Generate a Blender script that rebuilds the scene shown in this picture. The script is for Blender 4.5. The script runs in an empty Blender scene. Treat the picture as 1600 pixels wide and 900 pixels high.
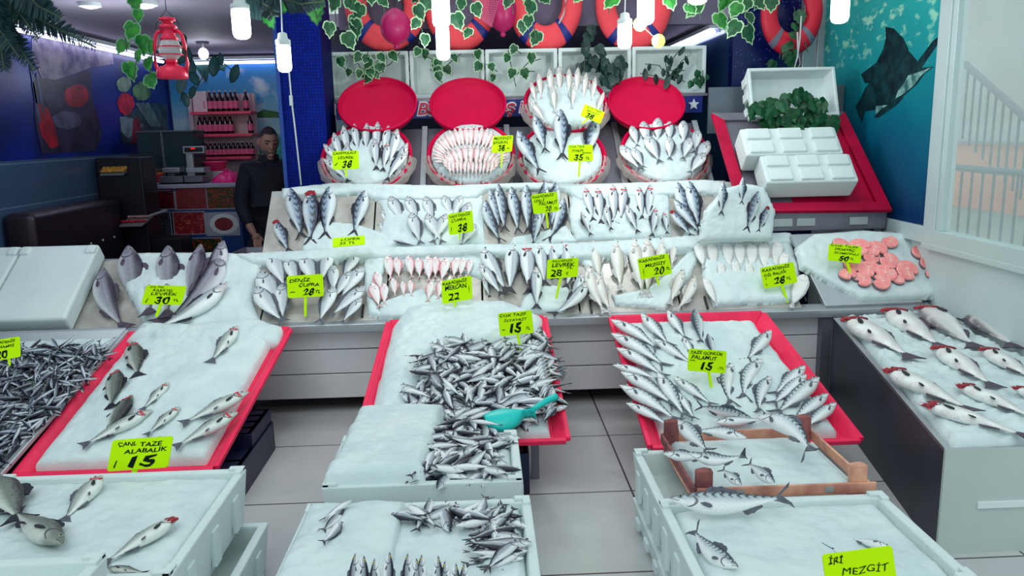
import bpy, bmesh, math, random
from math import sin, cos, pi, radians, sqrt, atan2
from mathutils import Vector, Matrix, noise
random.seed(7)
SC = bpy.context.scene
COL = SC.collection

# ------------------------------------------------------------------ camera
FPX = 1250.0
EYE = Vector((0, 0, 1.65))
_th, _ph, _ro = radians(11.1), radians(2.0), radians(1.26)
CF = Vector((sin(_ph)*cos(_th), cos(_ph)*cos(_th), -sin(_th)))
_r0 = Vector((cos(_ph), -sin(_ph), 0)); _u0 = _r0.cross(CF)
CU = _u0*cos(_ro) + _r0*sin(_ro); CR = _r0*cos(_ro) - _u0*sin(_ro)
cam = bpy.data.objects.new('camera', bpy.data.cameras.new('camera'))
COL.objects.link(cam)
cam.matrix_world = Matrix(((CR.x, CU.x, -CF.x, EYE.x), (CR.y, CU.y, -CF.y, EYE.y), (CR.z, CU.z, -CF.z, EYE.z), (0, 0, 0, 1)))
cam.data.sensor_width = 36; cam.data.lens = FPX/1600*36; cam.data.clip_start = .05
SC.camera = cam

# ------------------------------------------------------------------ light
WORLD_STRENGTH = 0.82
w = bpy.data.worlds.new('daylight'); SC.world = w; w.use_nodes = True
bg = w.node_tree.nodes['Background']; bg.inputs[0].default_value = (.80, .97, 1.0, 1); bg.inputs[1].default_value = WORLD_STRENGTH
def area(name, loc, target, sx, sy, power, col=(1, 1, 1)):
    d = bpy.data.lights.new(name, 'AREA'); d.shape = 'RECTANGLE'; d.size = sx; d.size_y = sy; d.energy = power; d.color = col
    o = bpy.data.objects.new(name, d); COL.objects.link(o); o.location = loc
    o.rotation_euler = (Vector(target)-Vector(loc)).to_track_quat('-Z', 'Y').to_euler(); return o
sun = bpy.data.lights.new('sun', 'SUN'); sun.energy = 0.75; sun.angle = radians(40); sun.color = (.95, 1, 1)
so = bpy.data.objects.new('sun', sun); COL.objects.link(so); so.rotation_euler = (radians(32), radians(-8), 0)
so.location = (0, -2, 6)
SC.view_settings.view_transform = 'Standard'; SC.view_settings.look = 'None'
SC.view_settings.gamma = 1; SC.view_settings.exposure = -0.08; SC.view_settings.use_curve_mapping = False

# ------------------------------------------------------------------ helpers
def lin(c):
    return tuple((v/255/12.92 if v/255 <= .04045 else ((v/255+.055)/1.055)**2.4) for v in c) + (1,)
def ray(px, py): return CF + CR*((px-800)/FPX) - CU*((py-450)/FPX)
def at_z(px, py, z):
    d = ray(px, py); return EYE + d*((z-EYE.z)/d.z)
def at_y(px, py, y):
    d = ray(px, py); return EYE + d*(y/d.y)
def at_x(px, py, x):
    d = ray(px, py); return EYE + d*(x/d.x)
def pxsize(p): return (Vector(p)-EYE).dot(CF)/FPX     # metres per pixel at a point
class Plane:
    def __init__(s, p0, e2, e1=(1, 0, 0)):
        s.p0 = Vector(p0); s.e1 = Vector(e1).normalized(); e2 = Vector(e2)
        s.n = s.e1.cross(e2).normalized(); s.e2 = s.n.cross(s.e1).normalized()
    def hit(s, px, py, off=0):
        d = ray(px, py); q = s.p0 + s.n*off
        return EYE + d*((q-EYE).dot(s.n)/d.dot(s.n))
    def st(s, P): v = P-s.p0; return (v.dot(s.e1), v.dot(s.e2))
    def pt(s, a, b, h=0): return s.p0 + s.e1*a + s.e2*b + s.n*h

def mat(name, col, rough=.5, metal=0, bump=0, bscale=40, var=0, vscale=8, col2=None, emit=0, alpha=1, spec=.5, coat=0, trans=0):
    m = bpy.data.materials.new(name); m.use_nodes = True; nt = m.node_tree; b = nt.nodes['Principled BSDF']
    c = lin(col); b.inputs['Base Color'].default_value = c; b.inputs['Roughness'].default_value = rough
    b.inputs['Metallic'].default_value = metal; b.inputs['Specular IOR Level'].default_value = spec
    b.inputs['Coat Weight'].default_value = coat
    if trans: b.inputs['Transmission Weight'].default_value = trans
    if alpha < 1: b.inputs['Alpha'].default_value = alpha
    if emit: b.inputs['Emission Color'].default_value = c; b.inputs['Emission Strength'].default_value = emit
    if var or bump:
        tc = nt.nodes.new('ShaderNodeTexCoord')
    if var:
        n = nt.nodes.new('ShaderNodeTexNoise'); n.inputs['Scale'].default_value = vscale; n.inputs['Detail'].default_value = 5
        nt.links.new(tc.outputs['Object'], n.inputs['Vector'])
        r = nt.nodes.new('ShaderNodeValToRGB'); r.color_ramp.elements[0].position = .35; r.color_ramp.elements[1].position = .65
        r.color_ramp.elements[0].color = lin(col2) if col2 else tuple(v*(1-var) for v in c[:3])+(1,)
        r.color_ramp.elements[1].color = c
        nt.links.new(n.outputs['Fac'], r.inputs[0]); nt.links.new(r.outputs[0], b.inputs['Base Color'])
    if bump:
        n2 = nt.nodes.new('ShaderNodeTexNoise'); n2.inputs['Scale'].default_value = bscale; n2.inputs['Detail'].default_value = 6
        nt.links.new(tc.outputs['Object'], n2.inputs['Vector'])
        bp = nt.nodes.new('ShaderNodeBump'); bp.inputs['Strength'].default_value = bump; bp.inputs['Distance'].default_value = .02
        nt.links.new(n2.outputs['Fac'], bp.inputs['Height']); nt.links.new(bp.outputs[0], b.inputs['Normal'])
    return m

def tag(o, label=None, cat=None, group=None, kind=None):
    if label: o['label'] = label
    if cat: o['category'] = cat
    if group: o['group'] = group
    if kind: o['kind'] = kind
    return o
def link(name, me, parent=None, M=None):
    o = bpy.data.objects.new(name, me); COL.objects.link(o)
    if parent is not None: o.parent = parent
    if M is not None: o.matrix_local = M
    return o
def empty(name, loc=(0, 0, 0), rot=None, M=None):
    o = bpy.data.objects.new(name, None); o.empty_display_size = .05; COL.objects.link(o)
    if M is not None: o.matrix_world = M
    else:
        o.location = loc
        if rot: o.rotation_euler = rot
    return o
def basis(o, x, y, z):
    return Matrix(((x.x, y.x, z.x, o.x), (x.y, y.y, z.y, o.y), (x.z, y.z, z.z, o.z), (0, 0, 0, 1)))
class MB:
    """collects shapes into one mesh"""
    def __init__(s): s.v = []; s.f = []; s.m = []; s.uv = None; s.smooth = False
    def add(s, vs, fs, mi=0):
        k = len(s.v); s.v += [Vector(v) for v in vs]
        for f in fs: s.f.append([i+k for i in f]); s.m.append(mi)
    def box(s, a, b, mi=0, M=None):
        (x0, y0, z0), (x1, y1, z1) = a, b
        vs = [Vector(p) for p in ((x0, y0, z0), (x1, y0, z0), (x1, y1, z0), (x0, y1, z0), (x0, y0, z1), (x1, y0, z1), (x1, y1, z1), (x0, y1, z1))]
        if M is not None: vs = [M @ v for v in vs]
        s.add(vs, [(0, 3, 2, 1), (4, 5, 6, 7), (0, 1, 5, 4), (1, 2, 6, 5), (2, 3, 7, 6), (3, 0, 4, 7)], mi)
    def hexa(s, c, mi=0):   # 8 corners: bottom 4, top 4
        s.add(c, [(0, 3, 2, 1), (4, 5, 6, 7), (0, 1, 5, 4), (1, 2, 6, 5), (2, 3, 7, 6), (3, 0, 4, 7)], mi)
    def tube(s, pts, r, n=8, mi=0, cap=True):
        pts = [Vector(p) for p in pts]; k = len(s.v); rr = r if isinstance(r, (list, tuple)) else [r]*len(pts)
        for i, p in enumerate(pts):
            t = (pts[min(i+1, len(pts)-1)]-pts[max(i-1, 0)]).normalized()
            a = t.cross(Vector((0, 0, 1)));  a = a if a.length > 1e-3 else t.cross(Vector((0, 1, 0))); a.normalize(); b = t.cross(a)
            for j in range(n):
                an = 2*pi*j/n; s.v.append(p + (a*cos(an)+b*sin(an))*rr[i])
        for i in range(len(pts)-1):
            for j in range(n):
                s.f.append([k+i*n+j, k+i*n+(j+1) % n, k+(i+1)*n+(j+1) % n, k+(i+1)*n+j]); s.m.append(mi)
        if cap:
            s.f.append([k+j for j in range(n)][::-1]); s.m.append(mi)
            s.f.append([k+(len(pts)-1)*n+j for j in range(n)]); s.m.append(mi)
    def lathe(s, prof, n=24, mi=0, M=None, cap=True):
        k = len(s.v)
        for (r, z) in prof:
            for j in range(n):
                v = Vector((r*cos(2*pi*j/n), r*sin(2*pi*j/n), z)); s.v.append(M @ v if M is not None else v)
        for i in range(len(prof)-1):
            for j in range(n):
                s.f.append([k+i*n+j, k+i*n+(j+1) % n, k+(i+1)*n+(j+1) % n, k+(i+1)*n+j]); s.m.append(mi)
        if cap:
            s.f.append([k+j for j in range(n)][::-1]); s.m.append(mi)
            s.f.append([k+(len(prof)-1)*n+j for j in range(n)]); s.m.append(mi)
    def prism(s, poly, d, mi=0, M=None):     # 2d polygon in XZ, thickness d along +Y
        n = len(poly); vs = [Vector((p[0], 0, p[1])) for p in poly]+[Vector((p[0], d, p[1])) for p in poly]
        if M is not None: vs = [M @ v for v in vs]
        s.add(vs, [list(range(n)), list(range(2*n-1, n-1, -1))]+[[i, i+n, (i+1) % n+n, (i+1) % n] for i in range(n)], mi)
    def mesh(s, name, mats, smooth=False):
        me = bpy.data.meshes.new(name); me.from_pydata([tuple(v) for v in s.v], [], s.f)
        for m in (mats if isinstance(mats, (list, tuple)) else [mats]): me.materials.append(m)
        me.polygons.foreach_set('material_index', s.m)
        if smooth: me.polygons.foreach_set('use_smooth', [True]*len(s.f))
        me.update(); return me
    def build(s, name, mats, parent=None, smooth=False, bevel=0, M=None, fix=True, seg=2):
        me = s.mesh(name, mats, smooth)
        if fix:
            bm = bmesh.new(); bm.from_mesh(me); bmesh.ops.recalc_face_normals(bm, faces=bm.faces); bm.to_mesh(me); bm.free()
        o = link(name, me, parent, M)
        if bevel:
            b = o.modifiers.new('bevel', 'BEVEL'); b.width = bevel; b.segments = seg; b.limit_method = 'ANGLE'; b.angle_limit = radians(40)
            me.polygons.foreach_set('use_smooth', [True]*len(me.polygons)); 
            wn = o.modifiers.new('wn', 'WEIGHTED_NORMAL'); wn.keep_sharp = False
        return o
def ordn(i):
    return ['first', 'second', 'third', 'fourth', 'fifth', 'sixth', 'seventh', 'eighth', 'ninth', 'tenth', 'eleventh', 'twelfth', 'thirteenth', 'fourteenth', 'fifteenth', 'sixteenth', 'seventeenth', 'eighteenth', 'nineteenth', 'twentieth'][i] if i < 20 else str(i+1)+'th'

# ------------------------------------------------------------------ materials
STEEL = mat('stainless_steel', (192, 197, 202), .32, .6, .04, 120, .12, 3)
STEELD = mat('steel_dull', (128, 128, 140), .4, .5, .05, 90, .25, 4)
PANEL = mat('panel_steel', (236, 236, 240), .38, .05, .03, 60, .12, 2)
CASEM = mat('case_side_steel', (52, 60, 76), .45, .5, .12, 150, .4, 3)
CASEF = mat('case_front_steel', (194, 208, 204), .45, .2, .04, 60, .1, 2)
TRAYBED = mat('tray_bed', (186, 184, 178), .35, .25, .1, 25, .2, 9, (160, 155, 148))
RED = mat('red_plastic', (206, 0, 66), .5, 0, .03, 60, .1, 5, spec=.15)
REDT = mat('tray_red', (250, 44, 92), .45, 0, .05, 60, .15, 8, spec=.25)
REDD = mat('table_red', (196, 4, 64), .5, 0, .05, 40, .35, 4, spec=.2)
FOAM = mat('polystyrene', (216, 229, 228), .7, 0, .25, 220, .05, 6, spec=.25)
SIGN = mat('sign_lime', (200, 252, 2), .6, 0, 0, 1, .04, 3, spec=.1)
SIGN.node_tree.nodes['Principled BSDF'].inputs['Emission Color'].default_value = lin((180, 250, 0)); SIGN.node_tree.nodes['Principled BSDF'].inputs['Emission Strength'].default_value = 0
INK = mat('black_marker', (14, 30, 20), .6, spec=.1)
BLACK = mat('black', (12, 12, 18), .5)
NAVY = mat('navy_crate_plastic', (10, 22, 60), .45, 0, .1, 30, .4, 6)
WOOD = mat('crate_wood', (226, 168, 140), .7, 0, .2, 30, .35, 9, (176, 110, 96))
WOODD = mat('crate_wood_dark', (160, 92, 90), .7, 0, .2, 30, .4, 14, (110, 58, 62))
TEAL = mat('scoop_plastic', (0, 198, 190), .35)
WHITE = mat('white_paint', (225, 235, 235), .5, 0, 0, 1, .04, 4)
FRAME = mat('frame_pale', (196, 214, 214), .4, .1, 0, 1, .05, 4)
BLUEM = mat('band_blue', (18, 40, 130), .5)
ORANGE = mat('lifebuoy_orange', (255, 86, 96), .6, 0, .05, 30, .08, 7, spec=.2)
ORANGED = mat('lifebuoy_red', (214, 26, 56), .5, 0, .05, 30, .12, 7)
ROPE = mat('rope', (200, 200, 205), .8, 0, .2, 80)
LEAFG = mat('leaf_green', (20, 96, 50), .5, 0, .2, 30, .5, 30, (10, 62, 40))
LEAFB = mat('leaf_bright', (46, 140, 40), .5, 0, .2, 30, .4, 30, (20, 104, 44))
LEAFD = mat('leaf_dark', (10, 58, 48), .5, 0, .2, 30, .5, 30, (6, 34, 36))
CREAM = mat('leaf_cream_edge', (168, 204, 160), .6)
STEMM = mat('stem', (60, 80, 62), .7)
LIME = mat('lime_leaf', (160, 214, 70), .6)
BULB = mat('bulb_glow', (235, 250, 255), .4, emit=6)
TUBE = mat('tube_glow', (225, 225, 255), .4, emit=5)
CORD = mat('cord_white', (205, 215, 215), .6)
CORDD = mat('cord_dark', (40, 40, 50), .6)
RUBBER = mat('pink_float', (190, 24, 100), .4)
SALMON = mat('salmon_flesh', (255, 140, 140), .4, 0, .15, 60, .25, 40, (255, 176, 170))
SALMONS = mat('salmon_skin', (110, 110, 125), .35)

def ice_mat():
    m = bpy.data.materials.new('crushed_ice'); m.use_nodes = True; nt = m.node_tree; b = nt.nodes['Principled BSDF']
    tc = nt.nodes.new('ShaderNodeTexCoord')
    n = nt.nodes.new('ShaderNodeTexNoise'); n.inputs['Scale'].default_value = 6; n.inputs['Detail'].default_value = 4
    r = nt.nodes.new('ShaderNodeValToRGB'); r.color_ramp.elements[0].position = .3; r.color_ramp.elements[1].position = .62
    r.color_ramp.elements[0].color = lin((198, 216, 218)); r.color_ramp.elements[1].color = lin((214, 228, 228))
    v = nt.nodes.new('ShaderNodeTexVoronoi'); v.inputs['Scale'].default_value = 85
    n2 = nt.nodes.new('ShaderNodeTexNoise'); n2.inputs['Scale'].default_value = 30; n2.inputs['Detail'].default_value = 8; n2.inputs['Roughness'].default_value = .7
    add = nt.nodes.new('ShaderNodeMath'); add.operation = 'MULTIPLY_ADD'; add.inputs[1].default_value = .35
    bp = nt.nodes.new('ShaderNodeBump'); bp.inputs['Strength'].default_value = .35; bp.inputs['Distance'].default_value = .008
    L = nt.links.new
    for q in (n, v, n2): L(tc.outputs['Object'], q.inputs['Vector'])
    L(n.outputs['Fac'], r.inputs[0]); L(r.outputs[0], b.inputs['Base Color'])
    L(v.outputs['Distance'], add.inputs[0]); L(n2.outputs['Fac'], add.inputs[2]); L(add.outputs[0], bp.inputs['Height']); L(bp.outputs[0], b.inputs['Normal'])
    b.inputs['Roughness'].default_value = .35; b.inputs['Specular IOR Level'].default_value = .35
    return m
ICE = ice_mat()

def inside(p, poly):
    x, y = p; c = False; j = len(poly)-1
    for i in range(len(poly)):
        (xi, yi), (xj, yj) = poly[i], poly[j]
        if (yi > y) != (yj > y) and x < (xj-xi)*(y-yi)/(yj-yi)+xi: c = not c
        j = i
    return c
def edist(p, poly, near=False):
    m = 1e9; best = None
    for i in range(len(poly)):
        a = poly[i]; b = poly[(i+1) % len(poly)]; dx, dy = b[0]-a[0], b[1]-a[1]
        t = max(0, min(1, ((p[0]-a[0])*dx+(p[1]-a[1])*dy)/(dx*dx+dy*dy+1e-12)))
        q = (p[0]-a[0]-t*dx)**2+(p[1]-a[1]-t*dy)**2
        if q < m: m = q; best = (a[0]+t*dx, a[1]+t*dy)
    return (sqrt(m), best) if near else sqrt(m)
def ice(plane, poly, label, h=.035, edge=.06, res=.012, off=0, rough=.006, wob=.02, stp=False, seed=0, dome=0, name='ice_bed', base=-.012):
    """a heap of crushed ice over the polygon (pixels unless stp) on a real surface"""
    P = poly if stp else [plane.st(plane.hit(x, y, off)) for x, y in poly]
    x0 = min(p[0] for p in P); x1 = max(p[0] for p in P); y0 = min(p[1] for p in P); y1 = max(p[1] for p in P)
    nx = max(2, int((x1-x0)/res)); ny = max(2, int((y1-y0)/res)); idx = {}; mb = MB()
    if len(P) == 4:      # four-sided bed: follow its edges exactly
        q = sorted(P, key=lambda p: p[1]); lo = sorted(q[:2]); hi = sorted(q[2:]); W_ = lo[1][0]-lo[0][0]; H_ = y1-y0
        for i in range(nx+1):
            for j in range(ny+1):
                u_, v_ = i/nx, j/ny; a = (lo[0][0]*(1-u_)+lo[1][0]*u_)*(1-v_)+(hi[0][0]*(1-u_)+hi[1][0]*u_)*v_; b = (lo[0][1]*(1-u_)+lo[1][1]*u_)*(1-v_)+(hi[0][1]*(1-u_)+hi[1][1]*u_)*v_
                d = min(u_*W_, (1-u_)*W_, v_*H_, (1-v_)*H_); qn = Vector((a*9+seed, b*9, seed*1.7))
                if d < 1e-6: z = base-.01
                else:
                    t = max(.05, min(1, (d+wob*.6*noise.noise(qn*1.4))/edge)); z = h*sqrt(1-(1-t)**2) + rough*(noise.noise(qn*2.2)+.6*noise.noise(qn*6)+.35*noise.noise(qn*15))*min(1, t*2)+dome*(4*u_*(1-u_))*(4*v_*(1-v_))
                idx[(i, j)] = len(mb.v); mb.v.append(plane.pt(a, b, off+z))
        for i in range(nx):
            for j in range(ny): mb.f.append([idx[q] for q in ((i, j), (i+1, j), (i+1, j+1), (i, j+1))]); mb.m.append(0)
        o = mb.build(name, ICE, smooth=True, fix=False); tag(o, label, 'ice', kind='stuff'); return o
    cx, cy = (x0+x1)/2, (y0+y1)/2
    for i in range(nx+1):
        for j in range(ny+1):
            a = x0+(x1-x0)*i/nx; b = y0+(y1-y0)*j/ny; q = Vector((a*9+seed, b*9, seed*1.7))
            e_, near = edist((a, b), P, True); d = e_*(1 if inside((a, b), P) else -1)
            if d < -res*1.45: continue
            if d < res*.35:      # pull the outermost ring onto the outline
                a, b = near; q = Vector((a*9+seed, b*9, 3.1)); a += wob*.5*noise.noise(q*1.6); b += wob*.5*noise.noise(q*1.6+Vector((7, 3, 1))); d = 0
            if d <= 0: z = base
            else:
                t = min(1, d/edge); z = h*sqrt(1-(1-t)**2) + rough*(noise.noise(q*2.2)+.6*noise.noise(q*6)+.35*noise.noise(q*15))*min(1, t*2)
                z += dome*max(0, 1-((a-cx)/((x1-x0)/2))**2)*max(0, 1-((b-cy)/((y1-y0)/2))**2)*t
            idx[(i, j)] = len(mb.v); mb.v.append(plane.pt(a, b, off+z))
    for i in range(nx):
        for j in range(ny):
            k = [(i, j), (i+1, j), (i+1, j+1), (i, j+1)]
            if all(q in idx for q in k): mb.f.append([idx[q] for q in k]); mb.m.append(0)
    o = mb.build(name, ICE, smooth=True, fix=False); tag(o, label, 'ice', kind='stuff'); return o

def foam_box(M, L, W, H, label, name='foam_box', wall=.035, depth=.12, group=None, notch=True, floorz=None, tagit=True):
    """open expanded-polystyrene fish box, origin at the centre of its base, M its world matrix"""
    root = empty(name, M=M)
    if tagit: tag(root, label, 'foam box', group)
    a, b = L/2, W/2; wl = wall; mb = MB(); t = .02
    # outer slightly tapered shell, with the cavity
    o0 = [(-a+t, -b+t, 0), (a-t, -b+t, 0), (a-t, b-t, 0), (-a+t, b-t, 0)]
    o1 = [(-a, -b, H), (a, -b, H), (a, b, H), (-a, b, H)]
    i1 = [(-a+wl, -b+wl, H), (a-wl, -b+wl, H), (a-wl, b-wl, H), (-a+wl, b-wl, H)]
    i0 = [(-a+wl+.012, -b+wl+.012, H-depth), (a-wl-.012, -b+wl+.012, H-depth), (a-wl-.012, b-wl-.012, H-depth), (-a+wl+.012, b-wl-.012, H-depth)]
    fs = [(0, 3, 2, 1)]
    for k in range(4):
        n = (k+1) % 4; fs += [(k, n, n+4, k+4), (k+4, n+4, n+8, k+8), (k+8, n+8, n+12, k+12)]
    fs.append((12, 13, 14, 15)); mb.add(o0+o1+i1+i0, fs)
    mb.build('body', FOAM, root, bevel=.008)
    if notch:
        c = .06
        for sx in (-1, 1):
            for sy in (-1, 1):
                mb = MB(); mb.box((min(sx*(a-.004), sx*(a-c)), min(sy*(b-.004), sy*(b-wl+.004)), H-.004), (max(sx*(a-.004), sx*(a-c)), max(sy*(b-.004), sy*(b-wl+.004)), H+.012))
                mb.box((min(sx*(a-.004), sx*(a-wl+.004)), min(sy*(b-.004), sy*(b-c)), H-.004), (max(sx*(a-.004), sx*(a-wl+.004)), max(sy*(b-.004), sy*(b-c)), H+.011)); mb.build('corner_rim', FOAM, root, bevel=.004)
    # moulded ribs down the long sides
    for q in (-.3, 0, .3):
        for sx in (-1, 1):
            x = sx*(a-.006)
            mb = MB(); mb.box((x-.009, q*W-.03, .03), (x+.009, q*W+.03, H-.05)); mb.build('side_rib', FOAM, root, bevel=.004)
    return root
# ------------------------------------------------------------------ fish
def skin(name, back, mid, belly, stripes=0, spots=0, head=None, gill=(40, 43, 54), b0=.45, b1=.72, b2=.93, rough=.28, pink=None, lateral=0, tailcol=None):
    m = bpy.data.materials.new('skin_'+name); m.use_nodes = True; nt = m.node_tree; b = nt.nodes['Principled BSDF']; L = nt.links.new
    N = nt.nodes.new
    def M(op, a, c=None, d=None):
        n = N('ShaderNodeMath'); n.operation = op
        for i, q in enumerate((a, c, d)):
            if q is None: continue
            if isinstance(q, (int, float)): n.inputs[i].default_value = q
            else: L(q, n.inputs[i])
        return n.outputs[0]
    def ss(x, lo, hi):       # smooth ramp 0..1
        n = N('ShaderNodeMapRange'); n.interpolation_type = 'SMOOTHSTEP'; L(x, n.inputs[0]); n.inputs[1].default_value = lo; n.inputs[2].default_value = hi; return n.outputs[0]
    def mix(f, a, c):
        n = N('ShaderNodeMix'); n.data_type = 'RGBA'; L(f, n.inputs[0])
        if isinstance(a, tuple): n.inputs[6].default_value = lin(a)
        else: L(a, n.inputs[6])
        n.inputs[7].default_value = lin(c); return n.outputs[2]
    uv = N('ShaderNodeUVMap'); sp = N('ShaderNodeSeparateXYZ'); L(uv.outputs[0], sp.inputs[0]); u, v = sp.outputs[0], sp.outputs[1]
    tc = N('ShaderNodeTexCoord'); no = N('ShaderNodeTexNoise'); no.inputs['Scale'].default_value = 9; no.inputs['Detail'].default_value = 4; L(tc.outputs['Object'], no.inputs['Vector'])
    oi = N('ShaderNodeObjectInfo')
    vv = M('ADD', v, M('MULTIPLY', M('SUBTRACT', no.outputs['Fac'], .5), .12)); vv = M('ADD', vv, M('MULTIPLY', M('SUBTRACT', oi.outputs['Random'], .5), .08))
    c = mix(ss(vv, b0-.12, b1-.05), belly, mid)
    bk = ss(vv, b1, b2)
    c = mix(bk, c, back)
    if stripes:
        wv = M('SINE', M('ADD', M('MULTIPLY', u, stripes), M('MULTIPLY', M('SINE', M('MULTIPLY', v, 26)), 1.0)))
        c = mix(M('MULTIPLY', ss(wv, .1, .5), M('MULTIPLY', ss(vv, b1-.16, b1+.02), .85)), c, tuple(int(q*.3) for q in back))
    if spots:
        vo = N('ShaderNodeTexVoronoi'); vo.inputs['Scale'].default_value = spots; L(tc.outputs['Object'], vo.inputs['Vector'])
        c = mix(M('MULTIPLY', M('SUBTRACT', 1, ss(vo.outputs['Distance'], .16, .3)), ss(vv, .5, .7)), c, (28, 30, 34))
    if pink: c = mix(M('MULTIPLY', ss(no.outputs['Fac'], .45, .62), .7), c, pink)
    if lateral:
        c = mix(M('MULTIPLY', M('SUBTRACT', 1, ss(M('ABSOLUTE', M('SUBTRACT', v, .56)), .008, .03)), lateral), c, (90, 96, 106))
    # head: gill cover line, mouth
    q = M('SUBTRACT', v, .5); ug = M('SUBTRACT', .245, M('MULTIPLY', M('MULTIPLY', q, q), .55))
    g = M('SUBTRACT', 1, ss(M('ABSOLUTE', M('SUBTRACT', u, ug)), .006, .02)); g = M('MULTIPLY', g, M('LESS_THAN', M('ABSOLUTE', q), .40))
    if head: c = mix(M('MULTIPLY', M('SUBTRACT', 1, ss(u, .14, .24)), .75), c, head)
    c = mix(M('MULTIPLY', g, .85), c, gill)
    mo = M('MULTIPLY', M('SUBTRACT', 1, ss(M('ABSOLUTE', M('SUBTRACT', v, M('SUBTRACT', .5, M('MULTIPLY', u, 1.6)))), .02, .06)), M('LESS_THAN', u, .085))
    c = mix(mo, c, (40, 30, 40))
    if tailcol: c = mix(ss(u, .9, .98), c, tailcol)
    L(c, b.inputs['Base Color']); b.inputs['Roughness'].default_value = rough; b.inputs['Specular IOR Level'].default_value = .6
    vo2 = N('ShaderNodeTexVoronoi'); vo2.inputs['Scale'].default_value = 60; L(tc.outputs['Object'], vo2.inputs['Vector'])
    bp = N('ShaderNodeBump'); bp.inputs['Strength'].default_value = .25; bp.inputs['Distance'].default_value = .01; L(vo2.outputs['Distance'], bp.inputs['Height']); L(bp.outputs[0], b.inputs['Normal'])
    return m
FINM = {k: mat('fin_'+k, c, .5, 0, .3, 60, .4, 20) for k, c in dict(grey=(92, 98, 110), dark=(26, 28, 44), pale=(205, 205, 205), pink=(236, 190, 190), brown=(84, 70, 88)).items()}
EYEW = mat('fish_eye_ring', (150, 156, 150), .3); EYEY = mat('fish_eye_yellow', (214, 210, 130), .3); EYEP = mat('fish_pupil', (8, 8, 14), .15)
GILL = mat('red_gill', (200, 14, 44), .4, 0, .5, 60, .5, 40, (90, 6, 26)); GILLP = mat('pink_gill', (238, 66, 92), .45, 0, .4, 60, .4, 40, (190, 20, 50))
T_N = [.07, .25, .46, .75, .98, .98, .82, .52, .26, .17]; B_N = [.07, .23, .44, .76, .99, .94, .72, .40, .2, .17]
U_N = [0, .035, .1, .2, .34, .5, .66, .82, .94, 1.0]
T_B = [.08, .27, .53, .84, 1.04, .96, .74, .42, .18, .13]; B_B = [.1, .34, .62, .86, 1.0, .92, .68, .36, .16, .13]
T_S = [.22, .5, .78, .95, 1, .96, .8, .5, .24, .16]
# depth, width, top, bottom, skin, fin, tail span, tail fork
SPEC = dict(
    bonito=(.245, .15, T_N, B_N, skin('bonito', (20, 34, 66), (128, 150, 172), (216, 226, 230), stripes=46, b0=.3, b1=.62, b2=.86), 'dark', .2, .75),
    sea_bream=(.37, .13, T_B, B_B, skin('sea_bream', (40, 46, 60), (178, 188, 196), (232, 238, 238), head=(170, 176, 182), b0=.35, b1=.74, b2=.97), 'grey', .26, .55),
    sea_bass=(.225, .13, T_N, B_N, skin('sea_bass', (52, 58, 74), (176, 186, 196), (234, 240, 240), head=(196, 184, 188), b0=.4, b1=.74, b2=.95, lateral=.5), 'dark', .2, .4),
    meagre=(.235, .15, T_N, B_N, skin('meagre', (52, 44, 62), (142, 142, 156), (214, 214, 222), head=(118, 112, 126), b0=.25, b1=.6, b2=.9, lateral=.4, rough=.35), 'brown', .2, .1),
    pandora=(.33, .13, T_B, B_B, skin('pandora', (232, 136, 144), (238, 218, 220), (240, 238, 238), gill=(206, 120, 128), b1=.76, b2=.98), 'pink', .22, .6),
    red_mullet=(.2, .12, T_B, B_N, skin('red_mullet', (222, 150, 152), (232, 218, 218), (236, 238, 236), gill=(176, 70, 86), b1=.74, b2=.98, pink=(232, 196, 198)), 'pink', .16, .6),
    whiting=(.175, .12, T_N, B_N, skin('whiting', (122, 112, 108), (206, 200, 192), (238, 238, 234), head=(214, 206, 200), gill=(170, 150, 146), b0=.4, b1=.8, b2=1.02), 'pale', .14, .3),
    sole=(.31, .05, T_S, T_S, skin('sole', (216, 206, 204), (234, 232, 230), (236, 236, 234), gill=(214, 196, 196), b1=.8, b2=1.1, rough=.4), 'pale', .16, -.2),
    mackerel=(.185, .12, T_N, B_N, skin('mackerel', (18, 58, 80), (176, 190, 196), (236, 240, 240), stripes=80, b0=.4, b1=.74, b2=.94), 'grey', .2, .8),
    horse_mackerel=(.25, .15, T_N, B_N, skin('horse_mackerel', (24, 28, 42), (150, 158, 168), (232, 236, 238), b0=.35, b1=.60, b2=.86), 'grey', .2, .7),
    anchovy=(.15, .11, T_N, B_N, skin('anchovy', (14, 20, 34), (104, 114, 134), (210, 216, 224), b0=.22, b1=.5, b2=.74), 'dark', .16, .7),
    trout=(.235, .14, T_N, B_N, skin('trout', (50, 58, 58), (164, 172, 168), (226, 234, 228), spots=26, head=(180, 186, 178), b0=.3, b1=.7, b2=1.0), 'grey', .2, .25),
    dark_trout=(.26, .15, T_N, B_N, skin('dark_trout', (30, 34, 34), (112, 120, 112), (196, 202, 194), spots=30, head=(110, 116, 106), b0=.25, b1=.6, b2=.9), 'dark', .22, .2),
    salmon_trout=(.24, .14, T_N, B_N, skin('salmon_trout', (112, 112, 118), (206, 206, 206), (240, 242, 240), head=(214, 190, 194), b0=.4, b1=.78, b2=1.0, pink=(226, 218, 216)), 'brown', .2, .25),
)
def interp(xs, ys, x):
    for i in range(len(xs)-1):
        if x <= xs[i+1]:
            t = (x-xs[i])/(xs[i+1]-xs[i]); t = t*t*(3-2*t)*.5+t*.5; return ys[i]*(1-t)+ys[i+1]*t
    return ys[-1]
def zb(x, bend): return bend*(1-4*x*x)
BL = .87
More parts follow.
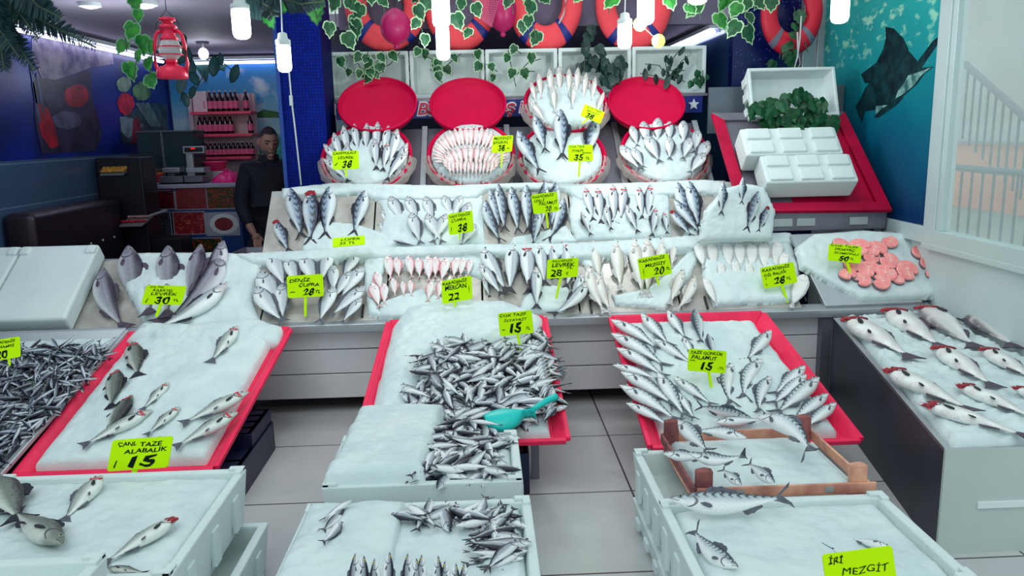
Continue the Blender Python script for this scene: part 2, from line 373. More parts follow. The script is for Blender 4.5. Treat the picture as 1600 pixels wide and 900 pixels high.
def body_geo(sp, bend, rings=16, seg=12, tail=False):
    D, W, T, B = SPEC[sp][:4]; vs = []; fs = []; uv = []
    us = [0, .012, .035, .07] + [.07+(.93)*(i+1)/(rings-4) for i in range(rings-4)] if rings > 8 else [0, .06, .2, .4, .62, .84, 1.0][:rings]
    R = len(us)
    for u in us:
        x = .5-u*BL; t = interp(U_N, T, u)*D/2; b_ = interp(U_N, B, u)*D/2; w_ = W/2*min(interp(U_N, B, u)*1.02, 1)
        if u == 0: t *= .5; b_ *= .5; w_ *= .5
        w_ *= (1-.45*max(0, (u-.6)/.4))
        zo = zb(x, bend)
        for j in range(seg):
            a = 2*pi*j/seg; cz = cos(a); sy = sin(a)
            vs.append((x, w_*sy*(abs(sy)**-.15 if abs(sy) > .05 else 1), zo + (t if cz > 0 else b_)*cz)); uv.append((u, .5+.5*cz))
    for i in range(R-1):
        for j in range(seg):
            fs.append((i*seg+j, i*seg+(j+1) % seg, (i+1)*seg+(j+1) % seg, (i+1)*seg+j))
    fs.append(tuple(range(seg))[::-1]); fs.append(tuple((R-1)*seg+j for j in range(seg)))
    if tail:
        k = len(vs); sp_ = SPEC[sp][6]/2; fk = SPEC[sp][7]; x0 = .5-BL+.02; zo = zb(x0, bend); ze = zb(-.5, bend)
        for y in (.006, -.006):
            vs += [(x0, y, zo+.02), (x0, y, zo-.02), (-.5, y, ze-sp_), (-.5+.11*fk, y, ze), (-.5, y, ze+sp_)]; uv += [(1, .8)]*5
        fs += [(k, k+1, k+2, k+3), (k, k+3, k+4), (k+8, k+7, k+6, k+5), (k+9, k+8, k+5), (k+1, k+6, k+7, k+2), (k, k+4, k+9, k+5)]
    return vs, fs, uv
def geo_mesh(name, vs, fs, uv, m):
    me = bpy.data.meshes.new(name); me.from_pydata(vs, [], fs); me.materials.append(m)
    l = me.uv_layers.new(name='UVMap')
    for lp in me.loops: l.data[lp.index].uv = uv[lp.vertex_index]
    me.polygons.foreach_set('use_smooth', [True]*len(me.polygons)); me.update(); return me
_fm = {}
def fish_parts(sp, bend, side, red=None):
    key = (sp, round(bend, 2), side, red)
    if key in _fm: return _fm[key]
    D, W, T, B, sk, fin, ts, fk = SPEC[sp]; out = []
    vs, fs, uv = body_geo(sp, bend); out.append(('body', geo_mesh('body', vs, fs, uv, sk)))
    fm = FINM[fin]
    # tail fin
    mb = MB(); x0 = .5-BL+.03; z0 = zb(x0, bend); ze = zb(-.5, bend); h = ts/2; th = .008; r = interp(U_N, T, 1.0)*D/2*.9
    prof = [(x0, z0+r), (x0-.03, z0+r*1.25), (-.47, ze+h*.75), (-.5, ze+h), (-.485, ze+h*.6), (-.5+.12*fk, ze), (-.485, ze-h*.6), (-.5, ze-h), (-.47, ze-h*.75), (x0-.03, z0-r*1.25), (x0, z0-r)]
    mb.prism(prof, th, M=Matrix.Translation((0, -th/2, 0))); out.append(('tail_fin', mb.mesh('tail_fin', fm)))
    # dorsal fin and anal fin
    def strip(name, u0, u1, up, hh, th=.008):
        mb = MB(); n = 6; low = []; top = []
        for i in range(n+1):
            u = u0+(u1-u0)*i/n; x = .5-u*BL; e = (interp(U_N, T if up else B, u)*D/2)*(1 if up else -1)+zb(x, bend)
            k = hh*(.35+.65*sin(pi*min(1, (i+.6)/(n)*.9+.08)))*(1 if up else -1)
            low.append((x, e-.015*(1 if up else -1))); top.append((x-.02, e+k*(.9+.25*(i % 2))))
        mb.prism(low+top[::-1], th, M=Matrix.Translation((0, -th/2, 0))); out.append((name, mb.mesh(name, fm)))
    if sp == 'sole': strip('dorsal_fin', .1, .95, True, .03); strip('anal_fin', .15, .95, False, .03)
    else:
        strip('dorsal_fin', .34, .62 if sp != 'sea_bream' else .85, True, .035 if sp in ('bonito', 'mackerel') else .045)
        strip('anal_fin', .66, .84, False, .03)
    # pectoral fin on the visible side
    ws = W/2*interp(U_N, B, .3)
    def leaf(name, u, zc, ln, an, fmat, k=1.0):
        mb = MB(); x = .5-u*BL; y = side*(ws*k+.004)
        pts = [(0, 0), (-ln*.4, ln*.17), (-ln*.85, ln*.16), (-ln, 0), (-ln*.8, -ln*.14), (-ln*.35, -ln*.12)]
        ca, sa = cos(an), sin(an); P = [(p[0]*ca-p[1]*sa+x, p[0]*sa+p[1]*ca+zc+zb(x, bend)) for p in pts]
        mb.prism(P, .008, M=Matrix.Translation((0, y-.004, 0))); out.append((name, mb.mesh(name, fmat)))
    if sp not in ('sole',): leaf('pectoral_fin', .27, -.02, .13 if 'trout' in sp else .1 if sp != 'bonito' else .08, radians(18), FINM['dark'] if 'trout' in sp else fm, 1.07)
    if sp in ('trout', 'dark_trout', 'salmon_trout'): leaf('pelvic_fin', .55, -D*.30, .085, radians(20), FINM['dark'] if sp != 'trout' else fm, .85)
    # eye on the visible side
    if sp != 'sole':
        mb = MB(); ue = .1 if sp not in ('sea_bream', 'pandora') else .12; xe = .5-ue*BL; R_ = .018 if sp not in ('sea_bream', 'pandora', 'horse_mackerel') else .026
        ye = side*(W/2*min(interp(U_N, B, ue)*1.02, 1)*.93); zc = zb(xe, bend)+D*.14
        Mx = Matrix.Translation((xe, ye, zc)) @ Matrix.Rotation(-side*pi/2, 4, 'X')
        mb.lathe([(R_, -.004), (R_, .003), (R_*.62, .006)], 12, 0, Mx, cap=True); mb.lathe([(R_*.62, .0055), (R_*.35, .009)], 12, 1, Mx)
        out.append(('eye', mb.mesh('eye', [EYEY if sp in ('horse_mackerel',) else EYEW, EYEP])))
    if red:
        mb = MB(); G = GILLP if red == 'pink' else GILL; rg = random.Random(len(sp)+3)
        u0, du, zr, n, rr = dict(pink=(.185, .02, .24, 8, .012), red=(.11, .05, .36, 16, .019), open=(.165, .035, .42, 22, .019))[red]
        for i in range(n):
            zz = -zr+2*zr*i/(n-1); uu = u0+du*rg.uniform(-1, 1)-.05*abs(zz); x = .5-uu*BL; hh = interp(U_N, T, uu)*D*.5; ww = W/2*interp(U_N, B, uu)
            f_ = max(-1, min(1, zz/.5)); Mx = Matrix.Translation((x, side*ww*sqrt(max(.05, 1-f_*f_*.9))*.96, f_*hh*1.6+zb(x, bend))) @ Matrix.Diagonal((1.5, .55, 1.0, 1))
            mb.lathe([(.2*rr, -rr), (.8*rr, -.6*rr), (rr, 0), (.8*rr, .6*rr), (.2*rr, rr)], 7, 0, Mx)
        out.append(('gills', mb.mesh('gills', G, True)))
    if False:
        for i in range(n):      # ragged crescent of gill filaments
            a = -1.15+2.3*i/(n-1); x = .5-.215*BL+.035*cos(a); z = D*.42*sin(a)+zb(x, bend)
            rr = .018 if red == 'red' else .016
            Mx = Matrix.Translation((x, side*W*.44*cos(a*.8), z)) @ Matrix.Diagonal((1.3 if red == 'red' else 1.1, .8, 1.6, 1))
            mb.lathe([(.2*rr, -rr), (.8*rr, -.6*rr), (rr, 0), (.8*rr, .6*rr), (.2*rr, rr)], 7, 0, Mx)
        if red == 'red':
            Mx = Matrix.Translation((.5-.1*BL, side*W*.3, zb(.4, bend))) @ Matrix.Diagonal((1.5, .7, 1.6, 1)); rr = D*.19
            mb.lathe([(.2*rr, -rr), (.8*rr, -.6*rr), (rr, 0), (.8*rr, .6*rr), (.2*rr, rr)], 10, 0, Mx)
        out.append(('gills', mb.mesh('gills', G, True)))
    _fm[key] = out; return out
_small = {}
def small_mesh(sp, bend, name=None):
    key = (sp, round(bend, 2))
    if key not in _small:
        vs, fs, uv = body_geo(sp, bend, 7, 8, True); _small[key] = geo_mesh(sp, vs, fs, uv, SPEC[sp][4])
        # eye as dark dots on both sides
        me = _small[key]
        W = SPEC[sp][1]; D = SPEC[sp][0]; v2 = list(vs); f2 = list(fs); u2 = list(uv)
        me.materials.append(EYEP)
        bm = bmesh.new(); bm.from_mesh(me)
        for sd in (-1, 1):
            c = Vector((.5-.1*BL, sd*W*.31, D*.12+zb(.4, bend))); ring = [bm.verts.new(c+Vector((.022*cos(a*pi/3), sd*.012, .022*sin(a*pi/3)))) for a in range(6)]
            f = bm.faces.new(ring if sd < 0 else ring[::-1]); f.material_index = 1
        bm.to_mesh(me); bm.free()
    return _small[key]
def fish_frame(P, n, hx, hy, tx, ty, dorsal, lift_h, lift_t, roll, width):
    A = P.hit(hx, hy, lift_h); Bq = P.hit(tx, ty, lift_t); X = (A-Bq); L = X.length; X.normalize()
    Y = (P.n - X*P.n.dot(X)).normalized(); Z = X.cross(Y); s = 1
    ref = {'R': CR, 'L': -CR, 'U': CU, 'D': -CU}[dorsal]
    if Z.dot(ref) < 0: Z = -Z; Y = -Y; s = -1
    if roll:
        q = Matrix.Rotation(-radians(roll)*s, 3, X); Z = q @ Z; Y = q @ Y
    return A, Bq, X, Y, Z, L, s
def fish(sp, P, h, t, dorsal='R', label=None, group=None, bend=0, lh=.012, lt=.008, roll=0, red=None, name=None, cat='fish', fat=1.0):
    A, Bq, X, Y, Z, L, s = fish_frame(P, P.n, h[0], h[1], t[0], t[1], dorsal, lh, lt, roll, 0)
    c = (A+Bq)/2; root = empty(name or sp, M=basis(c, X*L, Y*L*fat, Z*L*fat))
    bo = None
    for nm, me in fish_parts(sp, bend, s, red):
        o = link(nm, me, bo if nm in ('eye', 'gills') else root)
        if nm == 'body': bo = o
    tag(root, label, cat, group); return root
def row(sp, P, entries, label, group, origin=None, scale=1, side='left', **kw):
    """entries: (hx,hy,tx,ty,dorsal,opts) in order; label holds {} for the ordinal"""
    n = len(entries)
    for i, e in enumerate(entries):
        e = list(e); 
        if origin: h = (origin[0]+e[0]/scale, origin[1]+e[1]/scale); t = (origin[0]+e[2]/scale, origin[1]+e[3]/scale)
        else: h = (e[0], e[1]); t = (e[2], e[3])
        o = dict(kw); 
        if len(e) > 5: o.update(e[5])
        lb = o.pop('label', None) or label.format(ordn(i)+' from the left')
        fish(o.pop('sp', sp), P, h, t, e[4] if len(e) > 4 else 'R', lb, group, **o)
def crowd(sp, P, poly, n, ln, label, group, under=0, seed=1, z0=.01, z1=.05, ang=None, under_label=None, sig=.5, flat=False):
    rnd = random.Random(seed); pts = [P.st(P.hit(x, y, z0)) for x, y in poly]
    x0 = min(p[0] for p in pts); x1 = max(p[0] for p in pts); y0 = min(p[1] for p in pts); y1 = max(p[1] for p in pts)
    def sample():
        while True:
            a, b = rnd.uniform(x0, x1), rnd.uniform(y0, y1)
            if inside((a, b), pts) and edist((a, b), pts) > ln*.22: return a, b
    def frame(z):
        a, b = sample(); c = P.pt(a, b, z)
        # neighbouring fish swirl together
        th = (noise.noise(Vector((a*5, b*5, seed)))*pi*2.2 if ang is None else radians(ang)) + rnd.gauss(0, sig)
        X = P.e1*cos(th)+P.e2*sin(th)+P.n*rnd.uniform(-.16, .16); X.normalize()
        Y = (P.n+P.e1*rnd.gauss(0, .35)+P.e2*rnd.gauss(0, .35)); Y = (Y-X*Y.dot(X)).normalized(); Z = X.cross(Y)
        if rnd.random() < .5: Z = -Z; Y = -Y
        l = ln*rnd.uniform(.8, 1.15); return basis(c, X*l, Y*l, Z*l)
    if under:
        vs, fs, uv = body_geo(sp, 0, 7, 6, True); V = []; Fq = []; UVq = []
        for i in range(under):
            M_ = frame(z0+rnd.uniform(0, .5)*(z1-z0)); k = len(V); V += [M_ @ Vector(v) for v in vs]; Fq += [tuple(q+k for q in f) for f in fs]; UVq += uv
        o = link(sp+'_heap', geo_mesh(sp+'_heap', [tuple(v) for v in V], Fq, UVq, SPEC[sp][4])); tag(o, under_label, 'fish', kind='stuff')
    for i in range(n):
        o = link(sp, small_mesh(sp, rnd.choice((-.05, -.02, 0, .03, .06)))); o.matrix_world = frame(z1-(z1-z0)*.45*rnd.random()); tag(o, label, 'fish', group)
        
# ------------------------------------------------------------------ price signs
_tc = {}
def text_mesh(s, bold=.012):
    if (s, bold) in _tc: return _tc[(s, bold)]
    cu = bpy.data.curves.new('t', 'FONT'); cu.body = s; cu.size = 1; cu.offset = bold; cu.resolution_u = 3; cu.shear = .22
    o = bpy.data.objects.new('t', cu); COL.objects.link(o); bpy.context.view_layer.update()
    me = bpy.data.meshes.new_from_object(o.evaluated_get(bpy.context.evaluated_depsgraph_get()))
    V = [v.co.copy() for v in me.vertices]; Fq = [tuple(p.vertices) for p in me.polygons]
    bpy.data.objects.remove(o); bpy.data.curves.remove(cu)
    _tc[(s, bold)] = (V, Fq); return _tc[(s, bold)]
def lettering(mb, s, cx, cz, w, h, y, rot=0, bold=.012, jit=0, mi=0):
    V, Fq = text_mesh(s, bold); 
    if not V: return
    a0 = min(v.x for v in V); a1 = max(v.x for v in V); b0 = min(v.y for v in V); b1 = max(v.y for v in V)
    out = []
    for v in V:
        x = ((v.x-a0)/(a1-a0)-.5)*w; z = ((v.y-b0)/(b1-b0)-.5)*h
        z += jit*h*sin(x/w*13+cx*50+len(s)); x += jit*.3*h*sin(z/h*5+x/w*9)
        out.append((cx+x*cos(rot)-z*sin(rot), y, cz+x*sin(rot)+z*cos(rot)))
    mb.add(out, Fq, mi)
def price_sign(px, py, Y, w, h, rot, lines, label, stake=(0, 40), back=14, skew=0, yaw=0):
    """lime plate, centre at pixel px,py at depth Y; w,h in px; rot deg in the picture; stake: dx,dy px of its foot from the centre"""
    c = at_y(px, py, Y); k = pxsize(c); W, H = w*k, h*k
    R = Matrix.Rotation(radians(yaw), 4, 'Z') @ Matrix.Rotation(radians(-back), 4, 'X') @ Matrix.Rotation(radians(-rot), 4, 'Y')
    root = empty('price_sign', M=Matrix.Translation(c) @ R); tag(root, label, 'price sign', 'lime price signs')
    n = 5; rr = min(W, H)*.1; poly = []
    for sx, sz, a0 in ((1, -1, -90), (1, 1, 0), (-1, 1, 90), (-1, -1, 180)):
        for i in range(n): a = radians(a0+90*i/(n-1)); x = sx*(W/2-rr)+rr*cos(a); z = sz*(H/2-rr)+rr*sin(a); poly.append((x+skew*z, z))
    mb = MB(); mb.prism(poly, .004); mb.build('plate', SIGN, root)
    # stake in the plate's own frame
    vx, vz = stake[0]*k, -stake[1]*k; a = radians(rot); fx = vx*cos(a)+vz*sin(a); fz = -vx*sin(a)+vz*cos(a); l = sqrt(fx*fx+fz*fz)
    mb = MB(); t = .0045*max(.8, W/.16); ux, uz = fx/l, fz/l; nx_, nz_ = -uz*t*1.5, ux*t*1.5
    sx0, sz0 = fx*.2, fz*.2
    mb.prism([(sx0+nx_, sz0+nz_), (sx0-nx_, sz0-nz_), (fx-nx_*.8, fz-nz_*.8), (fx+ux*.01, fz+uz*.01), (fx+nx_*.8, fz+nz_*.8)], .005, M=Matrix.Translation((0, .003, 0))); mb.build('stake', SIGN, root)
    mb = MB()
    for s, cx, cy, tw, th, bold in lines:
        lettering(mb, s, (cx-.5)*W+skew*(.5-cy)*H, (.5-cy)*H, tw*W, th*H, -.0012, bold=bold, jit=.10)
    o = mb.build('lettering', INK, root, fix=False); return root
# ------------------------------------------------------------------ the setting
def struct(name, mb, m, bevel=0): o = mb.build(name, m, bevel=bevel); o['kind'] = 'structure'; return o
def brick_mat(name, c1, c2, mort, w_, h_, ms, rough=.3, off=0.0, bump=.2, scale=1, spec=.5, msm=.1):
    m = bpy.data.materials.new(name); m.use_nodes = True; nt = m.node_tree; b = nt.nodes['Principled BSDF']; L = nt.links.new
    tc = nt.nodes.new('ShaderNodeTexCoord'); mp = nt.nodes.new('ShaderNodeMapping'); br = nt.nodes.new('ShaderNodeTexBrick')
    br.offset = off; br.inputs['Color1'].default_value = lin(c1); br.inputs['Color2'].default_value = lin(c2); br.inputs['Mortar'].default_value = lin(mort)
    br.inputs['Scale'].default_value = scale; br.inputs['Brick Width'].default_value = w_; br.inputs['Row Height'].default_value = h_; br.inputs['Mortar Size'].default_value = ms; br.inputs['Mortar Smooth'].default_value = msm
    n = nt.nodes.new('ShaderNodeTexNoise'); n.inputs['Scale'].default_value = 3; n.inputs['Detail'].default_value = 6
    mx = nt.nodes.new('ShaderNodeMix'); mx.data_type = 'RGBA'; mx.blend_type = 'MULTIPLY'; mx.inputs[0].default_value = .35
    L(tc.outputs['Object'], mp.inputs[0]); L(mp.outputs[0], br.inputs[0]); L(tc.outputs['Object'], n.inputs[0]); L(br.outputs['Color'], mx.inputs[6]); cr_ = nt.nodes.new('ShaderNodeMapRange'); cr_.inputs[3].default_value = .45; cr_.inputs[4].default_value = 1.15; L(n.outputs['Fac'], cr_.inputs[0]); L(cr_.outputs[0], mx.inputs[7])
    L(mx.outputs[2], b.inputs['Base Color']); b.inputs['Roughness'].default_value = rough; b.inputs['Specular IOR Level'].default_value = spec
    bp = nt.nodes.new('ShaderNodeBump'); bp.inputs['Strength'].default_value = bump; bp.inputs['Distance'].default_value = .003; bp.invert = True; L(br.outputs['Fac'], bp.inputs['Height']); L(bp.outputs[0], b.inputs['Normal'])
    return m, mp
FLOORM, mp = brick_mat('floor_tiles', (190, 191, 193), (197, 196, 198), (84, 72, 78), .70, .69, .005, .16, bump=.3)
mp.inputs['Location'].default_value = (.70*2-.655, .69*10-4.13, 0)
mb = MB(); mb.box((-7, -2, -.1), (8, 13, 0)); struct('floor', mb, FLOORM)
CEILM = mat('ceiling_paint', (176, 168, 190), .7, 0, .1, 50, .1, 2)
mb = MB(); mb.box((-3.35, 4.9, 2.5), (-1.42, 9.0, 2.6)); mb.box((-1.42, 6.75, 2.5), (2.75, 9.0, 2.6)); struct('ceiling', mb, CEILM)
mb = MB(); mb.box((-1.10, 6.72, 2.47), (1.95, 6.80, 3.1)); struct('trim_4', mb, mat('beam_paint', (112, 104, 130), .7, 0, .1, 40, .15, 2))

# mural printed on the left wall: deep sea blue with reef, lobster, crab and vegetables
MBLUE = mat('mural_blue', (8, 40, 150), .35, 0, 0, 1, .6, 2.2, (4, 16, 86)); 
DTILE, mp = brick_mat('dark_wall_tiles', (60, 84, 116), (66, 90, 122), (96, 120, 146), .30, .22, .006, .25)
mp.inputs['Rotation'].default_value = (radians(90), 0, radians(90))
mb = MB(); mb.box((-3.4, 3.2, 1.52), (-3.3, 9.0, 2.5)); wl = struct('wall_left', mb, MBLUE)
mb = MB(); mb.box((-3.4, 3.2, 0), (-3.28, 9.0, 1.52)); struct('wall_left_tiles', mb, DTILE); bpy.data.objects['wall_left_tiles'].name = 'wall_left_lower'
mb = MB(); mb.box((-3.4, 8.9, 0), (2.8, 9.0, 2.5)); struct('wall_back', mb, mat('back_wall_paint', (60, 70, 96), .6, 0, 0, 1, .2, 2))
# inner right wall, shiny blue panels, and its front face
BPAN = mat('blue_gloss_panel', (58, 112, 150), .16, .35, 0, 1, .35, 1.5, (30, 60, 120))
mb = MB(); mb.box((2.0, 6.55, 0), (2.1, 8.9, 2.5)); struct('wall_inner', mb, BPAN)
def glitter(name, base, spots, sc, dens=.12):
    m = bpy.data.materials.new(name); m.use_nodes = True; nt = m.node_tree; b = nt.nodes['Principled BSDF']; L = nt.links.new
    tc = nt.nodes.new('ShaderNodeTexCoord'); v = nt.nodes.new('ShaderNodeTexVoronoi'); v.inputs['Scale'].default_value = sc
    n = nt.nodes.new('ShaderNodeTexNoise'); n.inputs['Scale'].default_value = 2.5
    r = nt.nodes.new('ShaderNodeValToRGB'); r.color_ramp.elements[0].position = dens; r.color_ramp.elements[1].position = dens+.08
    r.color_ramp.elements[0].color = lin(spots); r.color_ramp.elements[1].color = lin(base)
    L(tc.outputs['Object'], v.inputs[0]); L(v.outputs['Distance'], r.inputs[0]); L(r.outputs[0], b.inputs['Base Color']); b.inputs['Roughness'].default_value = .25
    return m
NAVYW = glitter('navy_mosaic', (8, 20, 84), (60, 84, 160), 28)
mb = MB(); mb.box((2.0, 6.45, 0), (2.72, 6.55, 3.1)); struct('wall_front_right', mb, NAVYW)
mb = MB()
for y in (3.9, 4.35, 5.25, 5.55): mb.box((-3.3, y-.05, 2.88), (2.7, y+.05, 2.92))
for x in (-2.2, -.3, 1.7): mb.box((x-.02, 3.8, 2.92), (x+.02, 6.7, 2.95))
struct('trim_6', mb, STEEL)
# blue mosaic pillar
PILM, mp = brick_mat('blue_mosaic', (0, 34, 148), (0, 26, 126), (0, 16, 84), .022, .022, .0022, .6, bump=.3, spec=.1)
mp.inputs['Rotation'].default_value = (radians(90), 0, 0)
mb = MB(); mb.box((-1.40, 5.9, 0), (-1.10, 6.3, 3.1)); struct('wall_pillar', mb, PILM)
mb = MB(); mb.box((-1.425, 5.88, 0), (-1.40, 6.3, 2.5)); struct('trim_1', mb, mat('pillar_edge', (30, 70, 150), .3, .3))
t = empty('electric_cable', (0, 0, 0)); 
bpy.data.objects.remove(t)
mb = MB(); mb.tube([(-1.33, 5.86, 2.2), (-1.325, 5.86, 1.9), (-1.315, 5.86, 1.7), (-1.30, 5.86, 1.3)], .006, 6); mb.box((-1.337, 5.845, 1.86), (-1.317, 5.87, 1.93))
tag(mb.build('electric_cable', CORD), 'pale cable with small clip running down the blue mosaic pillar', 'cable')

# right wall with the marlin mural
def mural_sea():
    m = bpy.data.materials.new('mural_sea'); m.use_nodes = True; nt = m.node_tree; b = nt.nodes['Principled BSDF']; L = nt.links.new
    tc = nt.nodes.new('ShaderNodeTexCoord'); sp = nt.nodes.new('ShaderNodeSeparateXYZ'); L(tc.outputs['Object'], sp.inputs[0])
    n = nt.nodes.new('ShaderNodeTexNoise'); n.inputs['Scale'].default_value = 2; n.inputs['Detail'].default_value = 3; L(tc.outputs['Object'], n.inputs[0])
    a = nt.nodes.new('ShaderNodeMath'); a.operation = 'MULTIPLY_ADD'; L(n.outputs['Fac'], a.inputs[0]); a.inputs[1].default_value = .5; L(sp.outputs[2], a.inputs[2])
    mr = nt.nodes.new('ShaderNodeMapRange'); L(a.outputs[0], mr.inputs[0]); mr.inputs[1].default_value = 1.15; mr.inputs[2].default_value = 2.75
    r = nt.nodes.new('ShaderNodeValToRGB'); e = r.color_ramp.elements; e[0].position = .1; e[0].color = lin((4, 50, 98)); e[1].position = .95; e[1].color = lin((40, 168, 166))
    k = e.new(.4); k.color = lin((0, 96, 126)); k = e.new(.65); k.color = lin((8, 128, 140)); L(mr.outputs[0], r.inputs[0])
    # caustic flecks in the print's upper part
    mp2 = nt.nodes.new('ShaderNodeMapping'); mp2.inputs['Scale'].default_value = (1, 6, 11); L(tc.outputs['Object'], mp2.inputs[0])
    v = nt.nodes.new('ShaderNodeTexNoise'); v.inputs['Scale'].default_value = 1.6; v.inputs['Detail'].default_value = 2; L(mp2.outputs[0], v.inputs[0])
    g = nt.nodes.new('ShaderNodeMapRange'); L(v.outputs['Fac'], g.inputs[0]); g.inputs[1].default_value = .56; g.inputs[2].default_value = .66
    z = nt.nodes.new('ShaderNodeMapRange'); L(sp.outputs[2], z.inputs[0]); z.inputs[1].default_value = 1.95; z.inputs[2].default_value = 2.3
    ml = nt.nodes.new('ShaderNodeMath'); ml.operation = 'MULTIPLY'; L(g.outputs[0], ml.inputs[0]); L(z.outputs[0], ml.inputs[1])
    mx = nt.nodes.new('ShaderNodeMix'); mx.data_type = 'RGBA'; L(ml.outputs[0], mx.inputs[0]); L(r.outputs[0], mx.inputs[6]); mx.inputs[7].default_value = lin((150, 214, 190))
    L(mx.outputs[2], b.inputs['Base Color']); b.inputs['Roughness'].default_value = .45; b.inputs['Specular IOR Level'].default_value = .12; return m
RW = mat('right_wall_paint', (206, 220, 220), .5, 0, .05, 30, .06, 3)
mb = MB(); mb.box((2.70, 4.72, 0), (2.78, 6.5, 2.6)); mb.box((2.70, 3.0, 0), (2.78, 4.72, .93)); struct('wall_right', mb, RW)
root = empty('sea_mural', (2.70, 5.5, 0)); tag(root, 'teal underwater mural with a dark marlin on the right wall', 'mural')
MSEA = mural_sea(); 
mb = MB(); mb.box((2.690, 4.74, 1.03), (2.698, 6.42, 2.6)); o = mb.build('printed_panel', MSEA, None); o.parent = root; o.matrix_parent_inverse = Matrix.Translation(-root.location)
def wallpoly(pts, x, d): # pixels onto the right wall
    P = [at_x(px, py, 2.69) for px, py in pts]; n = len(P); mb = MB()
    mb.add([(x, p.y, p.z) for p in P]+[(x+d, p.y, p.z) for p in P], [list(range(n)), list(range(2*n-1, n-1, -1))]+[[i, i+n, (i+1) % n+n, (i+1) % n] for i in range(n)]); return mb
MD = mat('marlin_dark', (6, 26, 36), .45, 0, 0, 1, .8, 14, (20, 62, 68), spec=.12); ML = mat('marlin_pale', (150, 200, 190), .35, 0, 0, 1, .5, 18, (30, 90, 96))
def wp(name, pts, m, x=2.688):
    o = wallpoly(pts, x, .003).build(name, m); o.parent = root; o.matrix_parent_inverse = Matrix.Translation(-root.location); return o
wp('marlin_body', [(1337, 166), (1346, 152), (1352, 138), (1366, 120), (1376, 100), (1392, 76), (1410, 70), (1424, 84), (1434, 96), (1440, 88), (1458, 64), (1477, 50), (1479, 52), (1462, 74), (1444, 100), (1440, 106), (1459, 104), (1444, 116), (1434, 130), (1428, 136), (1412, 150), (1392, 160), (1366, 172), (1352, 174), (1347, 191), (1341, 178)], MD)
wp('marlin_dorsal_fin', [(1352, 130), (1346, 116), (1356, 108), (1370, 98), (1380, 78), (1385, 60), (1384, 42), (1396, 44), (1412, 60), (1420, 78), (1400, 110), (1372, 130)], MD, 2.6865)
wp('marlin_pectoral_fin', [(1398, 150), (1366, 183), (1372, 184), (1400, 165), (1412, 152)], MD, 2.6862)
wp('marlin_belly', [(1412, 132), (1420, 118), (1438, 112), (1456, 105), (1440, 118), (1430, 132), (1414, 146), (1400, 154), (1404, 142)], ML, 2.686)
wp('marlin_belly', [(1368, 166), (1388, 164), (1376, 172), (1370, 178)], ML, 2.686)
mb = MB(); mb.box((2.66, 4.72, .93), (2.70, 6.45, 1.03)); struct('trim_2', mb, FRAME, .004)
mb = MB(); mb.box((2.53, 6.38, 1.1), (2.64, 6.45, 2.6)); mb.box((2.64, 6.36, 1.1), (2.70, 6.45, 2.6)); struct('trim_3', mb, STEEL, .004)
# window
g = mat('window_glass', (214, 232, 230), .08, 0, 0, 1, alpha=.28, spec=.6)
win = MB(); win.box((2.66, 4.60, .93), (2.74, 4.72, 2.7)); win.box((2.66, 3.0, .93), (2.74, 4.6, 1.02)); win.box((2.655, 3.0, .90), (2.76, 4.72, .935)); win.box((2.67, 4.55, 1.02), (2.73, 4.60, 2.7)); win.box((2.66, 3.0, 2.6), (2.74, 4.6, 2.7))
wo = struct('window_1', win, FRAME, .004)
mb = MB(); mb.box((2.698, 3.0, 1.02), (2.702, 4.56, 2.6)); mb.build('pane', g, wo)
# outside the window: pale house, orange wall, railings
HW = mat('house_wall_pale', (196, 208, 200), .8, 0, .05, 20, .08, 2); OR = mat('orange_plaster', (246, 168, 136), .8, 0, .05, 20, .12, 4)
root = empty('neighbour_house', (6.6, 6, 0)); tag(root, 'pale house with an orange lower wall outside the window', 'building')
def child(name, mb, m, par, bevel=0, smooth=False):
    o = mb.build(name, m, smooth=smooth, bevel=bevel); o.parent = par; o.matrix_parent_inverse = par.matrix_world.inverted() if par.matrix_world != Matrix() else Matrix.Translation(-par.location); return o
mb = MB(); mb.box((6.6, 3, 0), (6.8, 15, 6)); child('wall', mb, HW, root)
mb = MB(); mb.box((6.55, 3, .5), (6.6, 15, 1.35)); child('lower_wall', mb, OR, root)
mb = MB(); mb.box((6.54, 8.2, 1.4), (6.6, 9.3, 1.9)); child('window', mb, mat('house_window', (176, 190, 190), .3), root)
mb = MB(); mb.box((6.5, 3, 1.35), (6.62, 15, 1.39)); child('ledge', mb, mat('ledge', (150, 150, 155), .7), root)
IR = mat('iron_railing', (112, 124, 130), .5, .4)
root = empty('railing', (4.2, 5, 0)); tag(root, 'grey metal railing with upright bars low outside the window', 'railing')
a = at_x(1490, 285, 4.2); b_ = at_x(1620, 297, 4.2); 
a = Vector((4.2, 7.4, 1.25)); b_ = Vector((4.2, 5.4, 1.24))
mb = MB(); mb.tube([a, b_], .03, 8); child('handrail', mb, IR, root)
for i in range(14):
    q = a.lerp(b_, (i+.4)/13.5); mb = MB(); mb.tube([q, (q.x, q.y, .3)], .012, 6); child('bar', mb, IR, root)
root = empty('stair_railing', (5.2, 8, 0)); tag(root, 'sloping grey stair railing outside behind the low railing', 'railing')
a = at_x(1508, 100, 5.2); b_ = at_x(1600, 182, 5.2); c_ = b_+(b_-a)*.5
mb = MB(); mb.tube([a, c_], .035, 8); child('handrail', mb, IR, root)
for i in range(12):
    q = a.lerp(c_, (i+.5)/12); mb = MB(); mb.tube([q, (q.x, q.y, q.z-.75)], .014, 6); child('bar', mb, IR, root)

